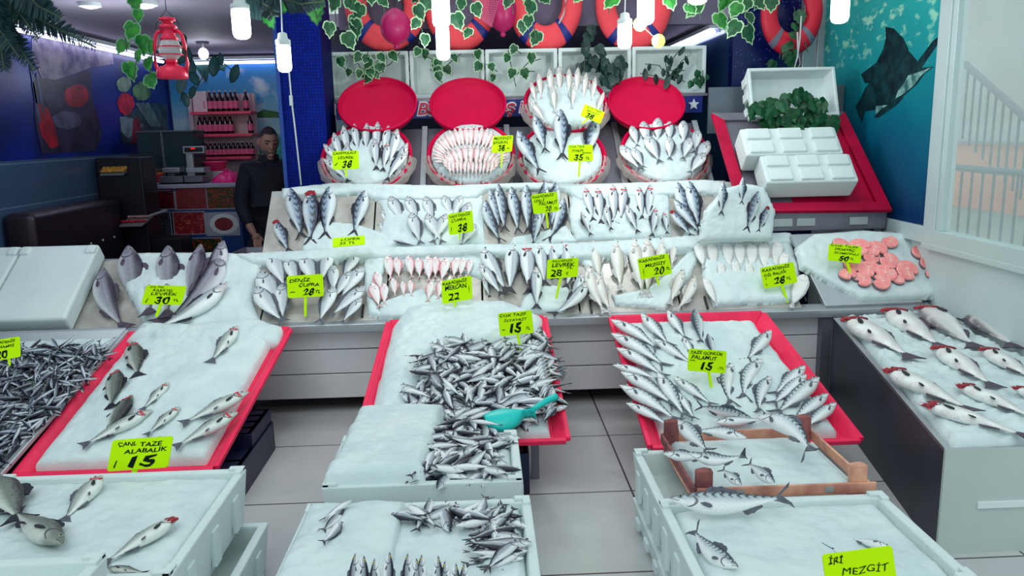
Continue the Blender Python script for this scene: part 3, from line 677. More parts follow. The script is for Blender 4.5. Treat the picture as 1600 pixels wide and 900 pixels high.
# ------------------------------------------------------------------ display counter
T1 = Plane((0, 4.62, .575), (0, .48, .33)); T2 = Plane((0, 5.14, .915), (0, .36, .37))
root = empty('display_counter', (-.3, 4.9, 0)); tag(root, 'long stepped stainless steel fish counter with two sloping tiers', 'display counter')
xl, xr = -3.15, 2.08
mb = MB()
for z0, z1 in ((.395, .505), (.245, .388), (.09, .238)): mb = MB(); mb.box((xl, 4.66, z0), (xr, 4.70, z1)); child('front_panel', mb, PANEL, root, .003)
mb = MB(); mb.box((xl, 4.665, .505), (xr, 4.70, .53)); mb.hexa([(xl, 4.58, .515), (xr+.6, 4.58, .515), (xr+.6, 4.66, .515), (xl, 4.66, .515), (xl, 4.58, .562), (xr+.6, 4.58, .562), (xr+.6, 4.66, .585), (xl, 4.66, .585)]); child('front_lip', mb, STEEL, root, .004)
for q in (((2.02, 4.6, 0), (2.08, 4.66, .52)), ((-2.5, 4.75, 0), (-2.44, 4.8, .15)), ((.1, 4.75, 0), (.16, 4.8, .15))): mb = MB(); mb.box(*q); child('leg', mb, STEELD, root)
def slab(P, x0, x1, b0, b1, th, mb=None):
    mb = mb or MB(); c = [P.pt(x0, b0, -th), P.pt(x1, b0, -th), P.pt(x1, b1, -th), P.pt(x0, b1, -th), P.pt(x0, b0), P.pt(x1, b0), P.pt(x1, b1), P.pt(x0, b1)]; mb.hexa(c); return mb
L1 = sqrt(.48**2+.33**2); L2 = sqrt(.36**2+.37**2)
for x0, x1 in ((-2.45, -1.33), (-1.32, -.60), (-.59, -.02), (-.01, .56), (.57, 1.17), (1.18, 1.9)): child('tier_tray', slab(T1, x0, x1, .0, L1, .02), TRAYBED, root, .003)
for x0, x1 in ((-1.42, -.72), (-.71, -.02), (-.01, .58), (.59, 1.2), (1.21, 1.68)): child('tier_tray', slab(T2, x0, x1, -.02, L2, .02), TRAYBED, root, .003)
mb = MB(); mb.box((-2.45, 5.09, .86), (1.9, 5.15, .905)); mb.box((-1.42, 5.48, 1.22), (1.68, 5.56, 1.275)); child('step', mb, STEEL, root, .004)
mb = MB()
for x in (-1.40, -.02, 1.68): mb = MB(); mb.box((x-.02, 5.16, 0), (x+.02, 5.5, .88)); child('inner_frame', mb, STEELD, root); mb = MB(); mb.box((-2.45, 5.12, .1), (1.9, 5.14, .86)); mb.box((-1.42, 5.52, .1), (1.68, 5.54, 1.2)); child('back_frame', mb, STEELD, root)
# short dark joint clips between the lower trays
for px, py in ((567, 487), (923, 480), (1103, 474), (1255, 462)):
    q = T1.hit(px, py, 0); u_ = T1.e2; mb = MB(); mb.hexa([q+T1.e1*s1*.006+u_*s2*.05+T1.n*h for h in (0, .012) for s1, s2 in ((-1, -1), (1, -1), (1, 1), (-1, 1))]); child('joint_clip', mb, BLACK, root)

# ribbed rack behind for the bowls, sign strip and shelf
root = empty('bowl_rack', (0, 5.9, 0)); tag(root, 'ribbed stainless steel rack sloping up under the red bowls', 'rack')
BR = Plane((0, 5.56, 1.08), (0, .70, .60)); LB = sqrt(.7**2+.6**2)
child('back_plate', slab(BR, -1.07, 1.68, 0, LB, .02), STEELD, root)
for i in range(14):
    x = -1.04+i*.207; child('rib', slab(Plane(BR.p0+BR.n*.03, BR.e2), x-.022, x+.022, 0, LB, .03), STEEL, root, .004)
mb = MB(); mb.box((-1.09, 5.56, .1), (-1.07, 6.25, 1.2)); child('side_panel', mb, STEELD, root); mb = MB(); mb.box((1.68, 5.56, .1), (1.71, 6.25, 1.2)); child('side_panel', mb, STEELD, root)
root = empty('sign_strip', (0, 6.28, 1.84)); tag(root, 'narrow blue banner with red and white letters behind the round lids', 'sign')
mb = MB(); mb.box((-1.09, 6.27, 1.76), (1.72, 6.285, 1.885)); child('banner', mb, mat('banner_blue', (14, 34, 128), .5), root)
WH = mat('letter_white', (226, 230, 240), .5); LR = mat('letter_red', (214, 20, 60), .5)
for s, x0, x1, y0, y1 in (('Ba', 652, 682, 159, 181), ('\u015f', 790, 806, 160, 184), ('i', 811, 818, 158, 176), ('s', 517, 524, 163, 180)):
    a = at_y(x0, y1, 6.268); b_ = at_y(x1, y0, 6.268); cx, cz = (a.x+b_.x)/2, (a.z+b_.z)/2
    mb = MB(); lettering(mb, s, cx, cz, b_.x-a.x+.012, b_.z-a.z+.012, 6.268, bold=.05); o = mb.build('letter_outline', WH, fix=False); o.parent = root; o.matrix_parent_inverse = Matrix.Translation(-root.location)
    mb = MB(); lettering(mb, s, cx, cz, b_.x-a.x-.01, b_.z-a.z-.01, 6.2665, bold=.012); o = mb.build('letter', LR, fix=False); o.parent = root; o.matrix_parent_inverse = Matrix.Translation(-root.location)
a = at_y(1084, 163, 6.266); mb = MB(); mb.prism([(a.x+(.045 if i % 2 == 0 else .02)*sin(i*pi/5), a.z+(.045 if i % 2 == 0 else .02)*cos(i*pi/5)) for i in range(10)], .002, M=Matrix.Translation((0, 6.264, 0))); child('star', mb, WH, root)
mb = MB(); mb.box((-1.12, 6.28, 1.885), (1.76, 6.75, 1.905)); tag(mb.build('back_shelf', STEELD), 'steel shelf carrying the row of empty foam boxes', 'shelf')
# five empty foam boxes on their sides
xs = [513, 640, 758, 872, 987, 1104]; nm = ['leftmost foam box of the top row, leaves and a pink float in front', 'foam box second from the left in the top row behind a glowing bulb', 'middle foam box of the top row left of the whiting bowl', 'foam box of the top row right behind the whiting bowl', 'rightmost foam box of the top row, dark leafy sprig inside']
for i in range(5):
    a = at_y(xs[i], 118, 6.36); b_ = at_y(xs[i+1], 118, 6.36); W_ = b_.x-a.x-.006; z0 = 1.908; Hh = .36
    foam_box(basis(Vector(((a.x+b_.x)/2, 6.56, z0+Hh/2)), Vector((1, 0, 0)), Vector((0, 0.0, 1)), Vector((0, -1, 0))), W_, Hh, .2, nm[i], depth=.15, group='empty foam boxes on the back shelf', wall=.03, notch=False)

# ------------------------------------------------------------------ trays on the floor stands
def tray(P, near, far, b1, m, label, rim=.045, name='display_tray', flare=.05):
    """shallow sloping tray, outer rim corners near/far in x, from slope distance 0 to b1"""
    root = empty(name, P.pt((near[0]+near[1])/2, b1/2)); tag(root, label, 'tray')
    o = [P.pt(near[0], 0, rim), P.pt(near[1], 0, rim), P.pt(far[1], b1, rim), P.pt(far[0], b1, rim)]
    i_ = [P.pt(near[0]+flare, flare, 0), P.pt(near[1]-flare, flare, 0), P.pt(far[1]-flare, b1-flare, 0), P.pt(far[0]+flare, b1-flare, 0)]
    mb = MB(); mb.hexa([v-P.n*.012 for v in i_]+[v for v in i_]); child('base', mb, m, root)
    for k in range(4):
        n_ = (k+1) % 4; mb = MB(); t = P.n*.012
        out = (o[k]+o[n_])/2-(i_[k]+i_[n_])/2; out = (out-P.n*out.dot(P.n)).normalized()
        mb.hexa([i_[k]-t, i_[n_]-t, o[n_]-t, o[k]-t, i_[k], i_[n_], o[n_], o[k]])
        mb.hexa([o[k]-t*2, o[n_]-t*2, o[n_]-t*2+out*.022, o[k]-t*2+out*.022, o[k], o[n_], o[n_]+out*.022, o[k]+out*.022]); child('rim', mb, m, root, .004)
    return root
CT = Plane((0, 3.44, .235), (0, 1.06, .315)); MT = Plane((0, 3.44, .185), (0, 1.06, .36)); LT = Plane((0, 3.44, .16), (0, 1.06, .38)); AT = Plane((0, 3.30, .15), (0, 1.2, .40))
LC = sqrt(1.06**2+.33**2)
tray(CT, (-.60, .35), (-.55, .335), LC, REDT, 'red tray of horse mackerel and ice in the centre, teal scoop on it')
tray(MT, (.745, 1.71), (.73, 1.61), LC, REDT, 'red tray of fanned mackerel right of centre')
tray(LT, (-2.11, -1.24), (-2.02, -1.12), LC, REDT, 'red tray of trout on ice at the left')
tray(AT, (-3.2, -2.17), (-3.2, -2.04), 1.26, STEEL, 'steel tray heaped with anchovies at the left edge', .05)
def crate(x0, x1, y0, y1, z0, z1, label, m=NAVY, group=None):
    root = empty('plastic_crate', ((x0+x1)/2, (y0+y1)/2, z0)); tag(root, label, 'crate', group)
    mb = MB(); mb.box((x0+.012, y0+.012, z0), (x1-.012, y1-.012, z1-.01)); child('body', mb, m, root)
    mb = MB(); n = 4
    for k in range(n): zz = z0+(z1-z0)*(k+.12)/n; mb.box((x0, y0, zz), (x1, y1, zz+(z1-z0)*.11))
    mb.box((x0-.008, y0-.008, z1-.03), (x1+.008, y1+.008, z1)); child('ledge', mb, m, root, .003)
    mb = MB()
    for sx in range(7): x = x0+(x1-x0)*sx/6; mb.box((x-.012, y0-.003, z0), (x+.012, y1+.003, z1))
    for sy in range(5): y = y0+(y1-y0)*sy/4; mb.box((x0-.003, y-.012, z0), (x1+.003, y+.012, z1))
    child('upright_rib', mb, m, root); return root
crate(-1.95, -1.16, 3.42, 4.1, 0, .155, 'dark blue plastic crate under the left trout tray, lower of the stack')
crate(-1.93, -1.17, 3.75, 4.1, .156, .225, 'dark blue plastic crate under the left trout tray, upper of the stack')
crate(-.5, .17, 3.45, 4.1, 0, .2, 'dark blue plastic crate under the centre red tray')
crate(.86, 1.5, 3.5, 4.1, 0, .18, 'dark blue plastic crate under the mackerel tray')
crate(-3.1, -2.3, 3.42, 4.2, 0, .17, 'dark blue plastic crate under the anchovy tray')
mb = MB(); a = at_z(845, 690, .22)
root = empty('steel_stand', (.2, 3.9, 0)); tag(root, 'small grey steel trestle under the right side of the centre tray', 'stand')
for y in (3.62, 4.4):
    for x in (.22, -.45): mb = MB(); mb.box((x-.018, y-.018, 0), (x+.018, y+.018, .235 if y < 4 else .45)); child('leg', mb, STEELD, root)
# foam boxes in front
def fb(x0, x1, y0, y1, z0, z1, label, depth=.1, **k): return foam_box(Matrix.Translation(((x0+x1)/2, (y0+y1)/2, z0)), x1-x0, y1-y0, z1-z0, label, depth=depth, **k)
fb(-.63, .125, 2.80, 3.30, .17, .365, 'foam box below the centre tray, full of horse mackerel, top of the stack')
fb(-.63, .125, 2.80, 3.30, .0, .168, 'lower foam box under the upper horse mackerel box', notch=False)
fb(-.66, .145, 2.08, 2.70, .15, .345, 'nearest centre foam box with a row of upright horse mackerel at its front')
fb(-.66, .145, 2.08, 2.70, 0, .148, 'foam box underneath the nearest centre box', notch=False)
fb(-1.86, -.935, 2.16, 2.93, .19, .40, 'foam box of ice with a few trout at lower left')
fb(-1.85, -.86, 2.13, 2.90, 0, .188, 'foam box underneath the trout box at lower left', notch=False)
fb(-1.88, -1.085, 1.5, 2.12, .26, .50, 'foam box corner at the bottom left edge of the picture')
fb(-1.88, -1.085, 1.5, 2.12, 0, .258, 'foam box underneath the bottom left corner box', notch=False)
fb(.60, 1.37, 2.58, 3.14, .12, .325, 'foam box carrying the wooden crate of mackerel')
fb(.60, 1.37, 2.58, 3.14, 0, .118, 'foam box at the bottom under the wooden crate', notch=False)
fb(.575, 1.365, 1.99, 2.55, .17, .385, 'foam box of ice and mackerel in front of the wooden crate')
fb(.575, 1.365, 1.99, 2.55, 0, .168, 'foam box underneath the front mackerel box', notch=False)
# wooden crate
root = empty('wooden_crate', (1.03, 2.85, .33)); tag(root, 'wooden fish crate with four corner posts full of ice and mackerel', 'crate')
X0, X1, Y0, Y1 = .725, 1.335, 2.60, 3.12
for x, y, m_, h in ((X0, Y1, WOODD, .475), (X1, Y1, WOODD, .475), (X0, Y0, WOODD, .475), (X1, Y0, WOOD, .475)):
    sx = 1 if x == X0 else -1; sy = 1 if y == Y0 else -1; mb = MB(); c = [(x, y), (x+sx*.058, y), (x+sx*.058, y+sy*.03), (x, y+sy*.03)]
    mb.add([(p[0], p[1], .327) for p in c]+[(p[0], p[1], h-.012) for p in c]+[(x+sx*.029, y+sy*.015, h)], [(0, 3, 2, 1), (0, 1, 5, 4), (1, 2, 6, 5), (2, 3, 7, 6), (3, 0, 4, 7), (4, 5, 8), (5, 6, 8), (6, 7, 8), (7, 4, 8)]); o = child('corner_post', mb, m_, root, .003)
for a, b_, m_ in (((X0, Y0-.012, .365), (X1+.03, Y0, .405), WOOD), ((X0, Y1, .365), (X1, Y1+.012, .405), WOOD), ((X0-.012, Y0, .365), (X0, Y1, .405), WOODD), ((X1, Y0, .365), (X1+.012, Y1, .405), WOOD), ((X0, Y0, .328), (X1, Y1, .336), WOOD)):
    mb = MB(); mb.box(a, b_); child('board', mb, m_, root, .003)
for x in (.745, .86, 1.18): mb = MB(); mb.box((x, Y0-.0135, .375), (x+.03, Y0-.011, .397)); child('metal_staple', mb, STEEL, root)

# steel case at right with the pink fish
CP = Plane((0, 2.79, .432), (0, 1.85, .105))
root = empty('steel_case', (2.3, 3.7, 0)); tag(root, 'big stainless steel ice case holding rows of red-gilled fish at right', 'display case')
A, B_, C_, D_ = CP.hit(1478, 703), Vector((2.66, 2.79, .432)), Vector((2.66, 4.58, .535)), CP.hit(1302, 497)
def down(p, z=0): return Vector((p.x, p.y, z))
mb = MB(); ic = (A+B_+C_+D_)/4
mb.add([A, down(A), down(D_), D_], [(0, 1, 2, 3)]); A2 = A+Vector((.02, .02, 0)); D2 = D_+Vector((.02, -.02, 0))
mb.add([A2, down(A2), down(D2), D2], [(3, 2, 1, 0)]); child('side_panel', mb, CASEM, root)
mb = MB(); mb.box((A.x, A.y, 0), (B_.x, A.y+.012, A.z)); child('front_panel', mb, CASEF, root)
mb = MB(); mb.box((A.x+.14, A.y-.008, .19), (A.x+.9, A.y, .215)); child('rail', mb, WHITE, root)
mb = MB(); t = Vector((0, 0, .014)); f_ = .018
inn = [A+Vector((f_*1.4, f_, 0)), B_+Vector((0, f_, 0)), C_+Vector((0, -f_, 0)), D_+Vector((f_*1.4, -f_, 0))]; outr = [A, B_, C_, D_]
for k in (0, 2, 3): n_ = (k+1) % 4; mb.hexa([outr[k]-t, outr[n_]-t, inn[n_]-t, inn[k]-t, outr[k], outr[n_], inn[n_], inn[k]])
child('edge_trim', mb, STEEL, root)
mb = MB(); mb.hexa([v-Vector((0, 0, .03)) for v in inn]+[v-Vector((0, 0, .02)) for v in inn]); child('bed', mb, STEEL, root)
# salmon tray
SP = Plane((0, 4.62, .60), (0, .42, .37))
SC_ = [SP.hit(1290, 478), SP.hit(1492, 470), SP.hit(1432, 360), SP.hit(1235, 366)]
SC_[1].x = min(SC_[1].x, 2.60); SC_[2].x = min(SC_[2].x, 2.56)
root = empty('salmon_tray', sum(SC_, Vector())/4); tag(root, 'sloping steel tray of pink salmon steaks at the right end of the counter', 'tray')
mb = MB(); mb.hexa([v-SP.n*.03 for v in SC_]+SC_); child('base', mb, STEEL, root, .004)
mb = MB(); mb.hexa([SC_[1]-SP.n*.03, SC_[1]+SP.e1*.03-SP.n*.03, SC_[2]+SP.e1*.08-SP.n*.03, SC_[2]-SP.n*.03, SC_[1], SC_[1]+SP.e1*.03, SC_[2]+SP.e1*.08, SC_[2]]); child('side_plate', mb, TRAYBED, root, .004)

# painted red table with upturned foam boxes
RT = Plane((0, 5.1, 1.105), (0, .62, .64))
c = [RT.hit(1157, 330), RT.hit(1422, 327), RT.hit(1320, 174), RT.hit(1112, 176)]
c[1].x = min(c[1].x, 2.66)
root = empty('red_table', (2.2, 5.3, 0)); tag(root, 'worn red painted table sloping up at right, holding upturned foam boxes', 'table')
cc = sum(c, Vector())/4
inn = [v+(cc-v)*.16 for v in c]; t = RT.n*.03
for k, nm_ in enumerate(('front_rail', 'side_rail', 'back_rail', 'side_rail')):
    n_ = (k+1) % 4; mb = MB(); mb.hexa([c[k]-t, c[n_]-t, inn[n_]-t, inn[k]-t, c[k], c[n_], inn[n_], inn[k]]); child(nm_, mb, REDD if k != 2 else STEELD, root, .003)
mb = MB(); mb.hexa([v-RT.n*.05 for v in inn]+[v-RT.n*.03 for v in inn]); child('bed', mb, REDD, root)
mb = MB(); mb.hexa([v-RT.n*.03+(cc-v)*.02 for v in inn[:1]]+[inn[0].lerp(inn[1], .35)-RT.n*.03, inn[3].lerp(inn[2], .35)-RT.n*.03, inn[3]-RT.n*.03]+[v-RT.n*.022 for v in (inn[0], inn[0].lerp(inn[1], .35), inn[3].lerp(inn[2], .35), inn[3])]); child('bed_panel', mb, STEELD, root)
mb = MB(); mb.hexa([Vector((c[0].x+.05, 5.14, .97)), Vector((c[1].x-.02, 5.14, .97)), Vector((c[1].x-.02, 5.18, .97)), Vector((c[0].x+.05, 5.18, .97)), Vector((c[0].x+.02, 5.14, c[0].z-.02)), Vector((c[1].x-.01, 5.14, c[1].z-.02)), Vector((c[1].x-.01, 5.18, c[1].z)), Vector((c[0].x+.02, 5.18, c[0].z))]); child('front_panel', mb, STEELD, root)
for x in (1.75, 1.9, 2.05, 2.4): mb = MB(); mb.box((x, 5.132, 1.0), (x+.12, 5.14, 1.05)); child('inset', mb, STEEL, root)
for q in (((c[0].x+.05, 5.16, 0), (c[0].x+.1, 5.21, 1.0)), ((2.58, 5.16, 0), (2.63, 5.21, 1.0))): mb = MB(); mb.box(*q); child('leg', mb, STEELD, root)
# splash panels behind the red table
mb = MB(); a = at_y(1106, 180, 5.95); b_ = at_y(1315, 180, 5.95); mb.box((a.x, 5.93, 1.6), (b_.x, 5.96, 1.93)); tag(mb.build('steel_back_panel', mat('back_panel_grey', (104, 116, 128), .5, .3, .05, 40, .3, 3)), 'grey steel splash panel standing behind the upturned foam boxes', 'panel')
def slope_box(P, px0, px1, pyn, pyf, H, label, ribs=True, name='foam_box'):
    a = P.hit(px0, pyn, H); b_ = P.hit(px1, pyn, H); e = P.hit((px0+px1)/2, pyf, H); L_ = b_.x-a.x; W_ = (e-a).dot(P.e2)
    cpt = a+P.e1*L_/2+P.e2*W_/2-P.n*H+P.n*.004
    root = empty(name, M=basis(cpt, P.e1, P.e2, P.n)); tag(root, label, 'foam box', 'upturned foam boxes on the red table')
    mb = MB(); mb.box((-L_/2, -W_/2, 0), (L_/2, W_/2, H-.02)); mb.build('body', FOAM, root, bevel=.015, seg=3)
    mb = MB()
    for i in range(3):
        for j in range(2): x = -L_/2+L_*(i+.12)/3; y = -W_/2+W_*(j+.12)/2; mb.box((x, y, H-.03), (x+L_*.76/3, y+W_*.38, H-.004))
    mb.build('base_pad', FOAM, root, bevel=.01); return root
slope_box(RT, 1200, 1346, 283, 238, .18, 'nearest upturned foam box on the red table, front face towards us')
slope_box(RT, 1168, 1322, 240, 196, .18, 'second upturned foam box on the red table with a few leaves on it')
a = RT.hit(1160, 196, .16); b_ = RT.hit(1292, 196, .16)
cq = at_y(1226, 158, 5.78); bz = basis(cq, Vector((1, 0, 0)), Vector((0, .35, .94)).normalized(), Vector((0, -.94, .35)).normalized())
foam_box(bz, b_.x-a.x+.05, .36, .17, 'open foam box standing at the top of the red table, ivy spilling out', depth=.12, wall=.025, notch=False)

# upturned foam boxes on the left end of the counter
for i, (x0, x1, lb) in enumerate(((-3.14, -2.86, 'upturned white foam box at the far left end of the counter'), (-2.855, -2.39, 'large upturned white foam box left of the grey bass display'))):
    Lx = x1-x0; root = empty('foam_box', M=basis(T1.pt((x0+x1)/2, .27, .004), T1.e1, T1.e2, T1.n)); tag(root, lb, 'foam box', 'upturned foam boxes on the counter')
    mb = MB(); mb.box((-Lx/2, -.30, 0), (Lx/2, .33, .12)); mb.build('body', FOAM, root, bevel=.02, seg=3)
    for sx in (-1, 1): mb = MB(); mb.box((sx*(Lx/2-.035)-.03, .24, .1), (sx*(Lx/2-.035)+.03, .31, .135)); mb.build('foot', FOAM, root, bevel=.012)
# ------------------------------------------------------------------ ice on the tiers
ice(T2, [(440, 296), (520, 287), (700, 291), (830, 286), (930, 289), (1100, 282), (1190, 290), (1195, 312), (1100, 306), (905, 318), (880, 300), (760, 300), (745, 315), (600, 318), (560, 306), (440, 312)], 'ridge of crushed ice along the top edge of the upper tier', h=.03, edge=.04, seed=1)
ice(T2, [(585, 300), (755, 296), (760, 386), (585, 392), (600, 340)], 'crushed ice under the bream display on the upper tier', h=.02, seed=2)
ice(T2, [(475, 372), (500, 345), (560, 350), (620, 372), (620, 395), (470, 395)], 'patch of crushed ice below the four bonitos on the upper tier', h=.02, seed=3)
ice(T2, [(895, 296), (1045, 292), (1050, 372), (900, 378), (885, 340)], 'crushed ice under the sea bass display on the upper tier', h=.022, seed=4)
ice(T2, [(1120, 330), (1150, 300), (1180, 300), (1200, 350), (1185, 376), (1060, 376), (1080, 350)], 'drift of crushed ice around the bonitos at the right end of the upper tier', h=.03, seed=5)
ice(T2, [(800, 372), (885, 352), (905, 380), (790, 392)], 'patch of crushed ice below the bonito fan on the upper tier', h=.02, seed=6)
ice(T1, [(360, 402), (420, 398), (570, 392), (745, 386), (905, 384), (1090, 372), (1235, 368), (1245, 388), (1090, 396), (905, 412), (745, 404), (570, 412), (395, 420)], 'ridge of crushed ice along the step between the two tiers', h=.05, edge=.04, off=.0, seed=7)
ice(T1, [(192, 410), (215, 397), (350, 396), (412, 402), (396, 470), (410, 505), (330, 520), (222, 503), (195, 455)], 'bed of crushed ice under the big grey bass display', h=.035, seed=8)
ice(T1, [(567, 398), (612, 398), (600, 432), (588, 470), (600, 500), (575, 496), (568, 440)], 'drift of crushed ice between the bream and the pink pandora', h=.03, edge=.03, seed=9)
ice(T1, [(592, 474), (660, 452), (700, 470), (790, 472), (800, 500), (592, 500)], 'crushed ice in front of the pink pandora', h=.03, edge=.04, seed=10)
ice(T1, [(600, 400), (770, 396), (760, 440), (700, 420), (610, 425)], 'crushed ice behind the heads of the pink pandora', h=.018, edge=.03, seed=11)
ice(T1, [(818, 462), (850, 446), (890, 448), (902, 470), (880, 490), (808, 492)], 'crushed ice in front of the sea bass on the lower tier', h=.025, seed=12)
ice(T1, [(900, 400), (940, 396), (945, 440), (960, 478), (1040, 486), (1075, 440), (1095, 400), (1080, 388), (1040, 430), (1010, 452), (960, 462), (925, 440)], 'crushed ice around the whiting fan on the lower tier', h=.022, edge=.03, seed=13)
ice(T1, [(1092, 382), (1235, 378), (1252, 420), (1240, 474), (1115, 482), (1098, 440)], 'bed of crushed ice under the pale sole', h=.035, seed=14)
ice(SP, [(1242, 388), (1268, 368), (1345, 362), (1432, 368), (1450, 388), (1480, 452), (1474, 466), (1345, 472), (1295, 448), (1250, 420)], 'bed of crushed ice under the salmon steaks', h=.04, edge=.05, seed=15)
TE = Plane((0, 4.97, .92), (0, .12, .30))
ice(TE, [(1100, 330), (1128, 296), (1160, 286), (1194, 292), (1212, 330), (1206, 376), (1090, 380)], 'mound of ice at the right end of the tiers in front of the red table', h=.035, edge=.05, seed=16)
# trays
ice(LT, [(-.46-.0, .02), (.44, .02), (.47, LC-.02), (-.42, LC-.02)] and [LT.st(LT.pt(x, b)) for x, b in ((-2.07, .05), (-1.29, .05), (-1.19, LC-.06), (-1.98, LC-.02))], 'bed of crushed ice filling the left trout tray', h=.06, edge=.07, stp=True, seed=20, wob=.01, dome=.02)
ice(LT, [(196, 542), (225, 512), (300, 515), (400, 505), (448, 520), (440, 545), (330, 560)], 'mound of crushed ice at the back of the left trout tray', h=.085, edge=.12, seed=21, rough=.010)
ice(CT, [CT.st(CT.pt(x, b)) for x, b in ((-.55, .04), (.29, .04), (.28, LC-.03), (-.50, LC-.03))], 'bed of crushed ice filling the centre red tray', h=.05, edge=.06, stp=True, seed=22, wob=.008)
ice(CT, [(612, 520), (634, 490), (700, 476), (800, 482), (850, 505), (846, 535), (760, 550), (670, 575), (650, 640), (620, 690), (578, 700), (582, 640)], 'great mound of crushed ice at the back and left of the centre tray', h=.085, edge=.14, seed=23, rough=.010, off=.01)
ice(MT, [MT.st(MT.pt(x, b)) for x, b in ((.80, .05), (1.64, .05), (1.53, LC-.07), (.79, LC-.05))], 'bed of crushed ice filling the mackerel tray', h=.06, edge=.06, stp=True, seed=24, wob=.02, dome=.03)
ice(AT, [AT.st(AT.pt(x, b)) for x, b in ((-3.15, .05), (-2.22, .05), (-2.09, 1.22), (-3.15, 1.22))], 'crushed ice under the anchovies in the left steel tray', h=.04, edge=.05, stp=True, seed=25, wob=.01)
def flat(z): return Plane((0, 0, z), (0, 1, 0))
def icebox(x0, x1, y0, y1, z, label, h=.05, **k):
    P = flat(z); return ice(P, [(x0, y0), (x1, y0), (x1, y1), (x0, y1)], label, h=h, stp=True, wob=.006, **k)
icebox(-.60, .095, 2.83, 3.27, .315, 'crushed ice in the upper horse mackerel box', .05, seed=30)
PB1 = flat(.365)
ice(PB1, [(-.625, 2.81), (-.24, 2.81), (-.20, 3.56), (-.60, 3.56)], 'snowy drift of crushed ice spilling over the left side of the upper centre box', h=.065, edge=.055, stp=True, seed=31, wob=.03)
icebox(-.63, .11, 2.11, 2.67, .295, 'crushed ice in the nearest centre foam box', .05, seed=32)
ice(flat(.345), [(-.655, 2.09), (-.30, 2.09), (-.30, 2.69), (-.655, 2.69)], 'snowy drift of crushed ice along the left of the nearest centre box', h=.035, edge=.1, stp=True, seed=33, wob=.04)
icebox(-1.83, -.97, 2.19, 2.90, .34, 'smooth bed of crushed ice in the lower left trout box', .05, seed=34, dome=.01)
icebox(.74, 1.32, 2.62, 3.10, .345, 'crushed ice heaped in the wooden crate', .045, seed=35, dome=.005)
icebox(.61, 1.33, 2.02, 2.52, .325, 'crushed ice in the front right mackerel box', .055, seed=36)
o = ice(CP, [CP.hit(1312, 502) and CP.st(A+Vector((.05, .04, 0))), CP.st(B_+Vector((0, .04, 0))), CP.st(C_+Vector((0, -.03, 0))), CP.st(D_+Vector((.05, -.03, 0)))], 'bed of crushed ice in the big steel case at right', h=.022, edge=.04, stp=True, seed=37, rough=.016, res=.018)
ice(CP, [(1530, 500), (1600, 486), (1640, 486), (1640, 530), (1590, 530)], 'loose heap of ice at the back right of the steel case', h=.06, edge=.08, seed=38)

# ------------------------------------------------------------------ bowls
BOWLRED = RED
CLEAR = mat('plastic_bag', (196, 186, 180), .25, 0, .5, 25, alpha=.55)
def bowl(px, py, Y, wpx, tilt, label, bag=True, seedn=0):
    c = at_y(px, py, Y); R = wpx*pxsize(c)/2; a = radians(tilt)
    n = Vector((0, -sin(a), cos(a))); e2 = Vector((0, cos(a), sin(a)))
    P = Plane(c, e2); root = empty('red_bowl', M=basis(c-n*.10, P.e1, P.e2, P.n)); tag(root, label, 'bowl', 'round red bowls on the steel rack')
    mb = MB(); mb.lathe([(R*.80, .0), (R*.95, .04), (R*.985, .085), (R*1.03, .09), (R*1.03, .102), (R*.97, .102), (R*.93, .05), (R*.78, .015), (.01, .015)], 48); mb.build('body', BOWLRED, root, smooth=True)
    mb = MB(); nseg = 48; k = len(mb.v)
    # crumpled clear liner showing over the rim at the two lower flanks
    for sgn in ((-1, 1) if bag else ()):
        mb = MB(); rows_ = 6; m_ = 11; base = len(mb.v)
        for i in range(m_):
            an = radians(-100+sgn*(32+i*6.5)) if sgn > 0 else radians(-80-(32+i*6.5))
            for j in range(rows_):
                t = j/(rows_-1); rr = R*(.96+.17*t+.035*noise.noise(Vector((i*.9, j*.8, seedn+sgn)))); h = .108-.05*t*t+.02*noise.noise(Vector((i*1.1, j*.9, seedn+5+sgn)))
                mb.v.append(Vector((rr*cos(an), rr*sin(an), h)))
        for i in range(m_-1):
            for j in range(rows_-1): q = base+i*rows_+j; mb.f.append([q, q+1, q+rows_+1, q+rows_]); mb.m.append(0)
        mb.build('plastic_liner', CLEAR, root, smooth=True, fix=False)
    ring = [(R*.93*cos(2*pi*i/40), R*.93*sin(2*pi*i/40)) for i in range(40)]
    ice(P, ring, 'crushed ice heaped in the '+label, h=.032, edge=.08, stp=True, wob=.006, seed=40+seedn, dome=.012)
    return P, R
B1, R1 = bowl(573, 243, 5.82, 138, 46, 'red bowl of sea bass at the left end of the rack', seedn=1)
B2, R2 = bowl(736, 240, 5.82, 134, 46, 'red bowl packed with small red mullet', seedn=2)
B3, R3 = bowl(879, 243, 5.80, 134, 46, 'red bowl with four large bonitos', seedn=3)
B4, R4 = bowl(1039, 238, 5.82, 136, 46, 'red bowl of sea bream at the right end of the rack', seedn=4)
B5, R5 = bowl(884, 160, 6.12, 128, 44, 'red bowl of whiting raised behind the bonito bowl', seedn=5)
def lid(px, py, Y, wpx, tilt, label):
    c = at_y(px, py, Y); R = wpx*pxsize(c)/2; a = radians(tilt); P = Plane(c, Vector((0, cos(a), sin(a)))); root = empty('round_tray', M=basis(c-P.n*.05, P.e1, P.e2, P.n)); tag(root, label, 'tray', 'round red trays leaning on the rack')
    mb = MB(); mb.lathe([(.001, 0), (R*.93, 0), (R*.95, .01), (R*.96, .035), (R*1.0, .045), (R*.995, .058), (R*.965, .056), (R*.93, .022), (R*.90, .016), (.001, .016)], 56, cap=False); mb.build('dish', RED, root, smooth=True)
    mb = MB(); mb.lathe([(R*.955, .056), (R*.962, .064), (R*.995, .064), (R*1.0, .056)], 56, cap=False); mb.build('rim', RED, root, smooth=True); return root
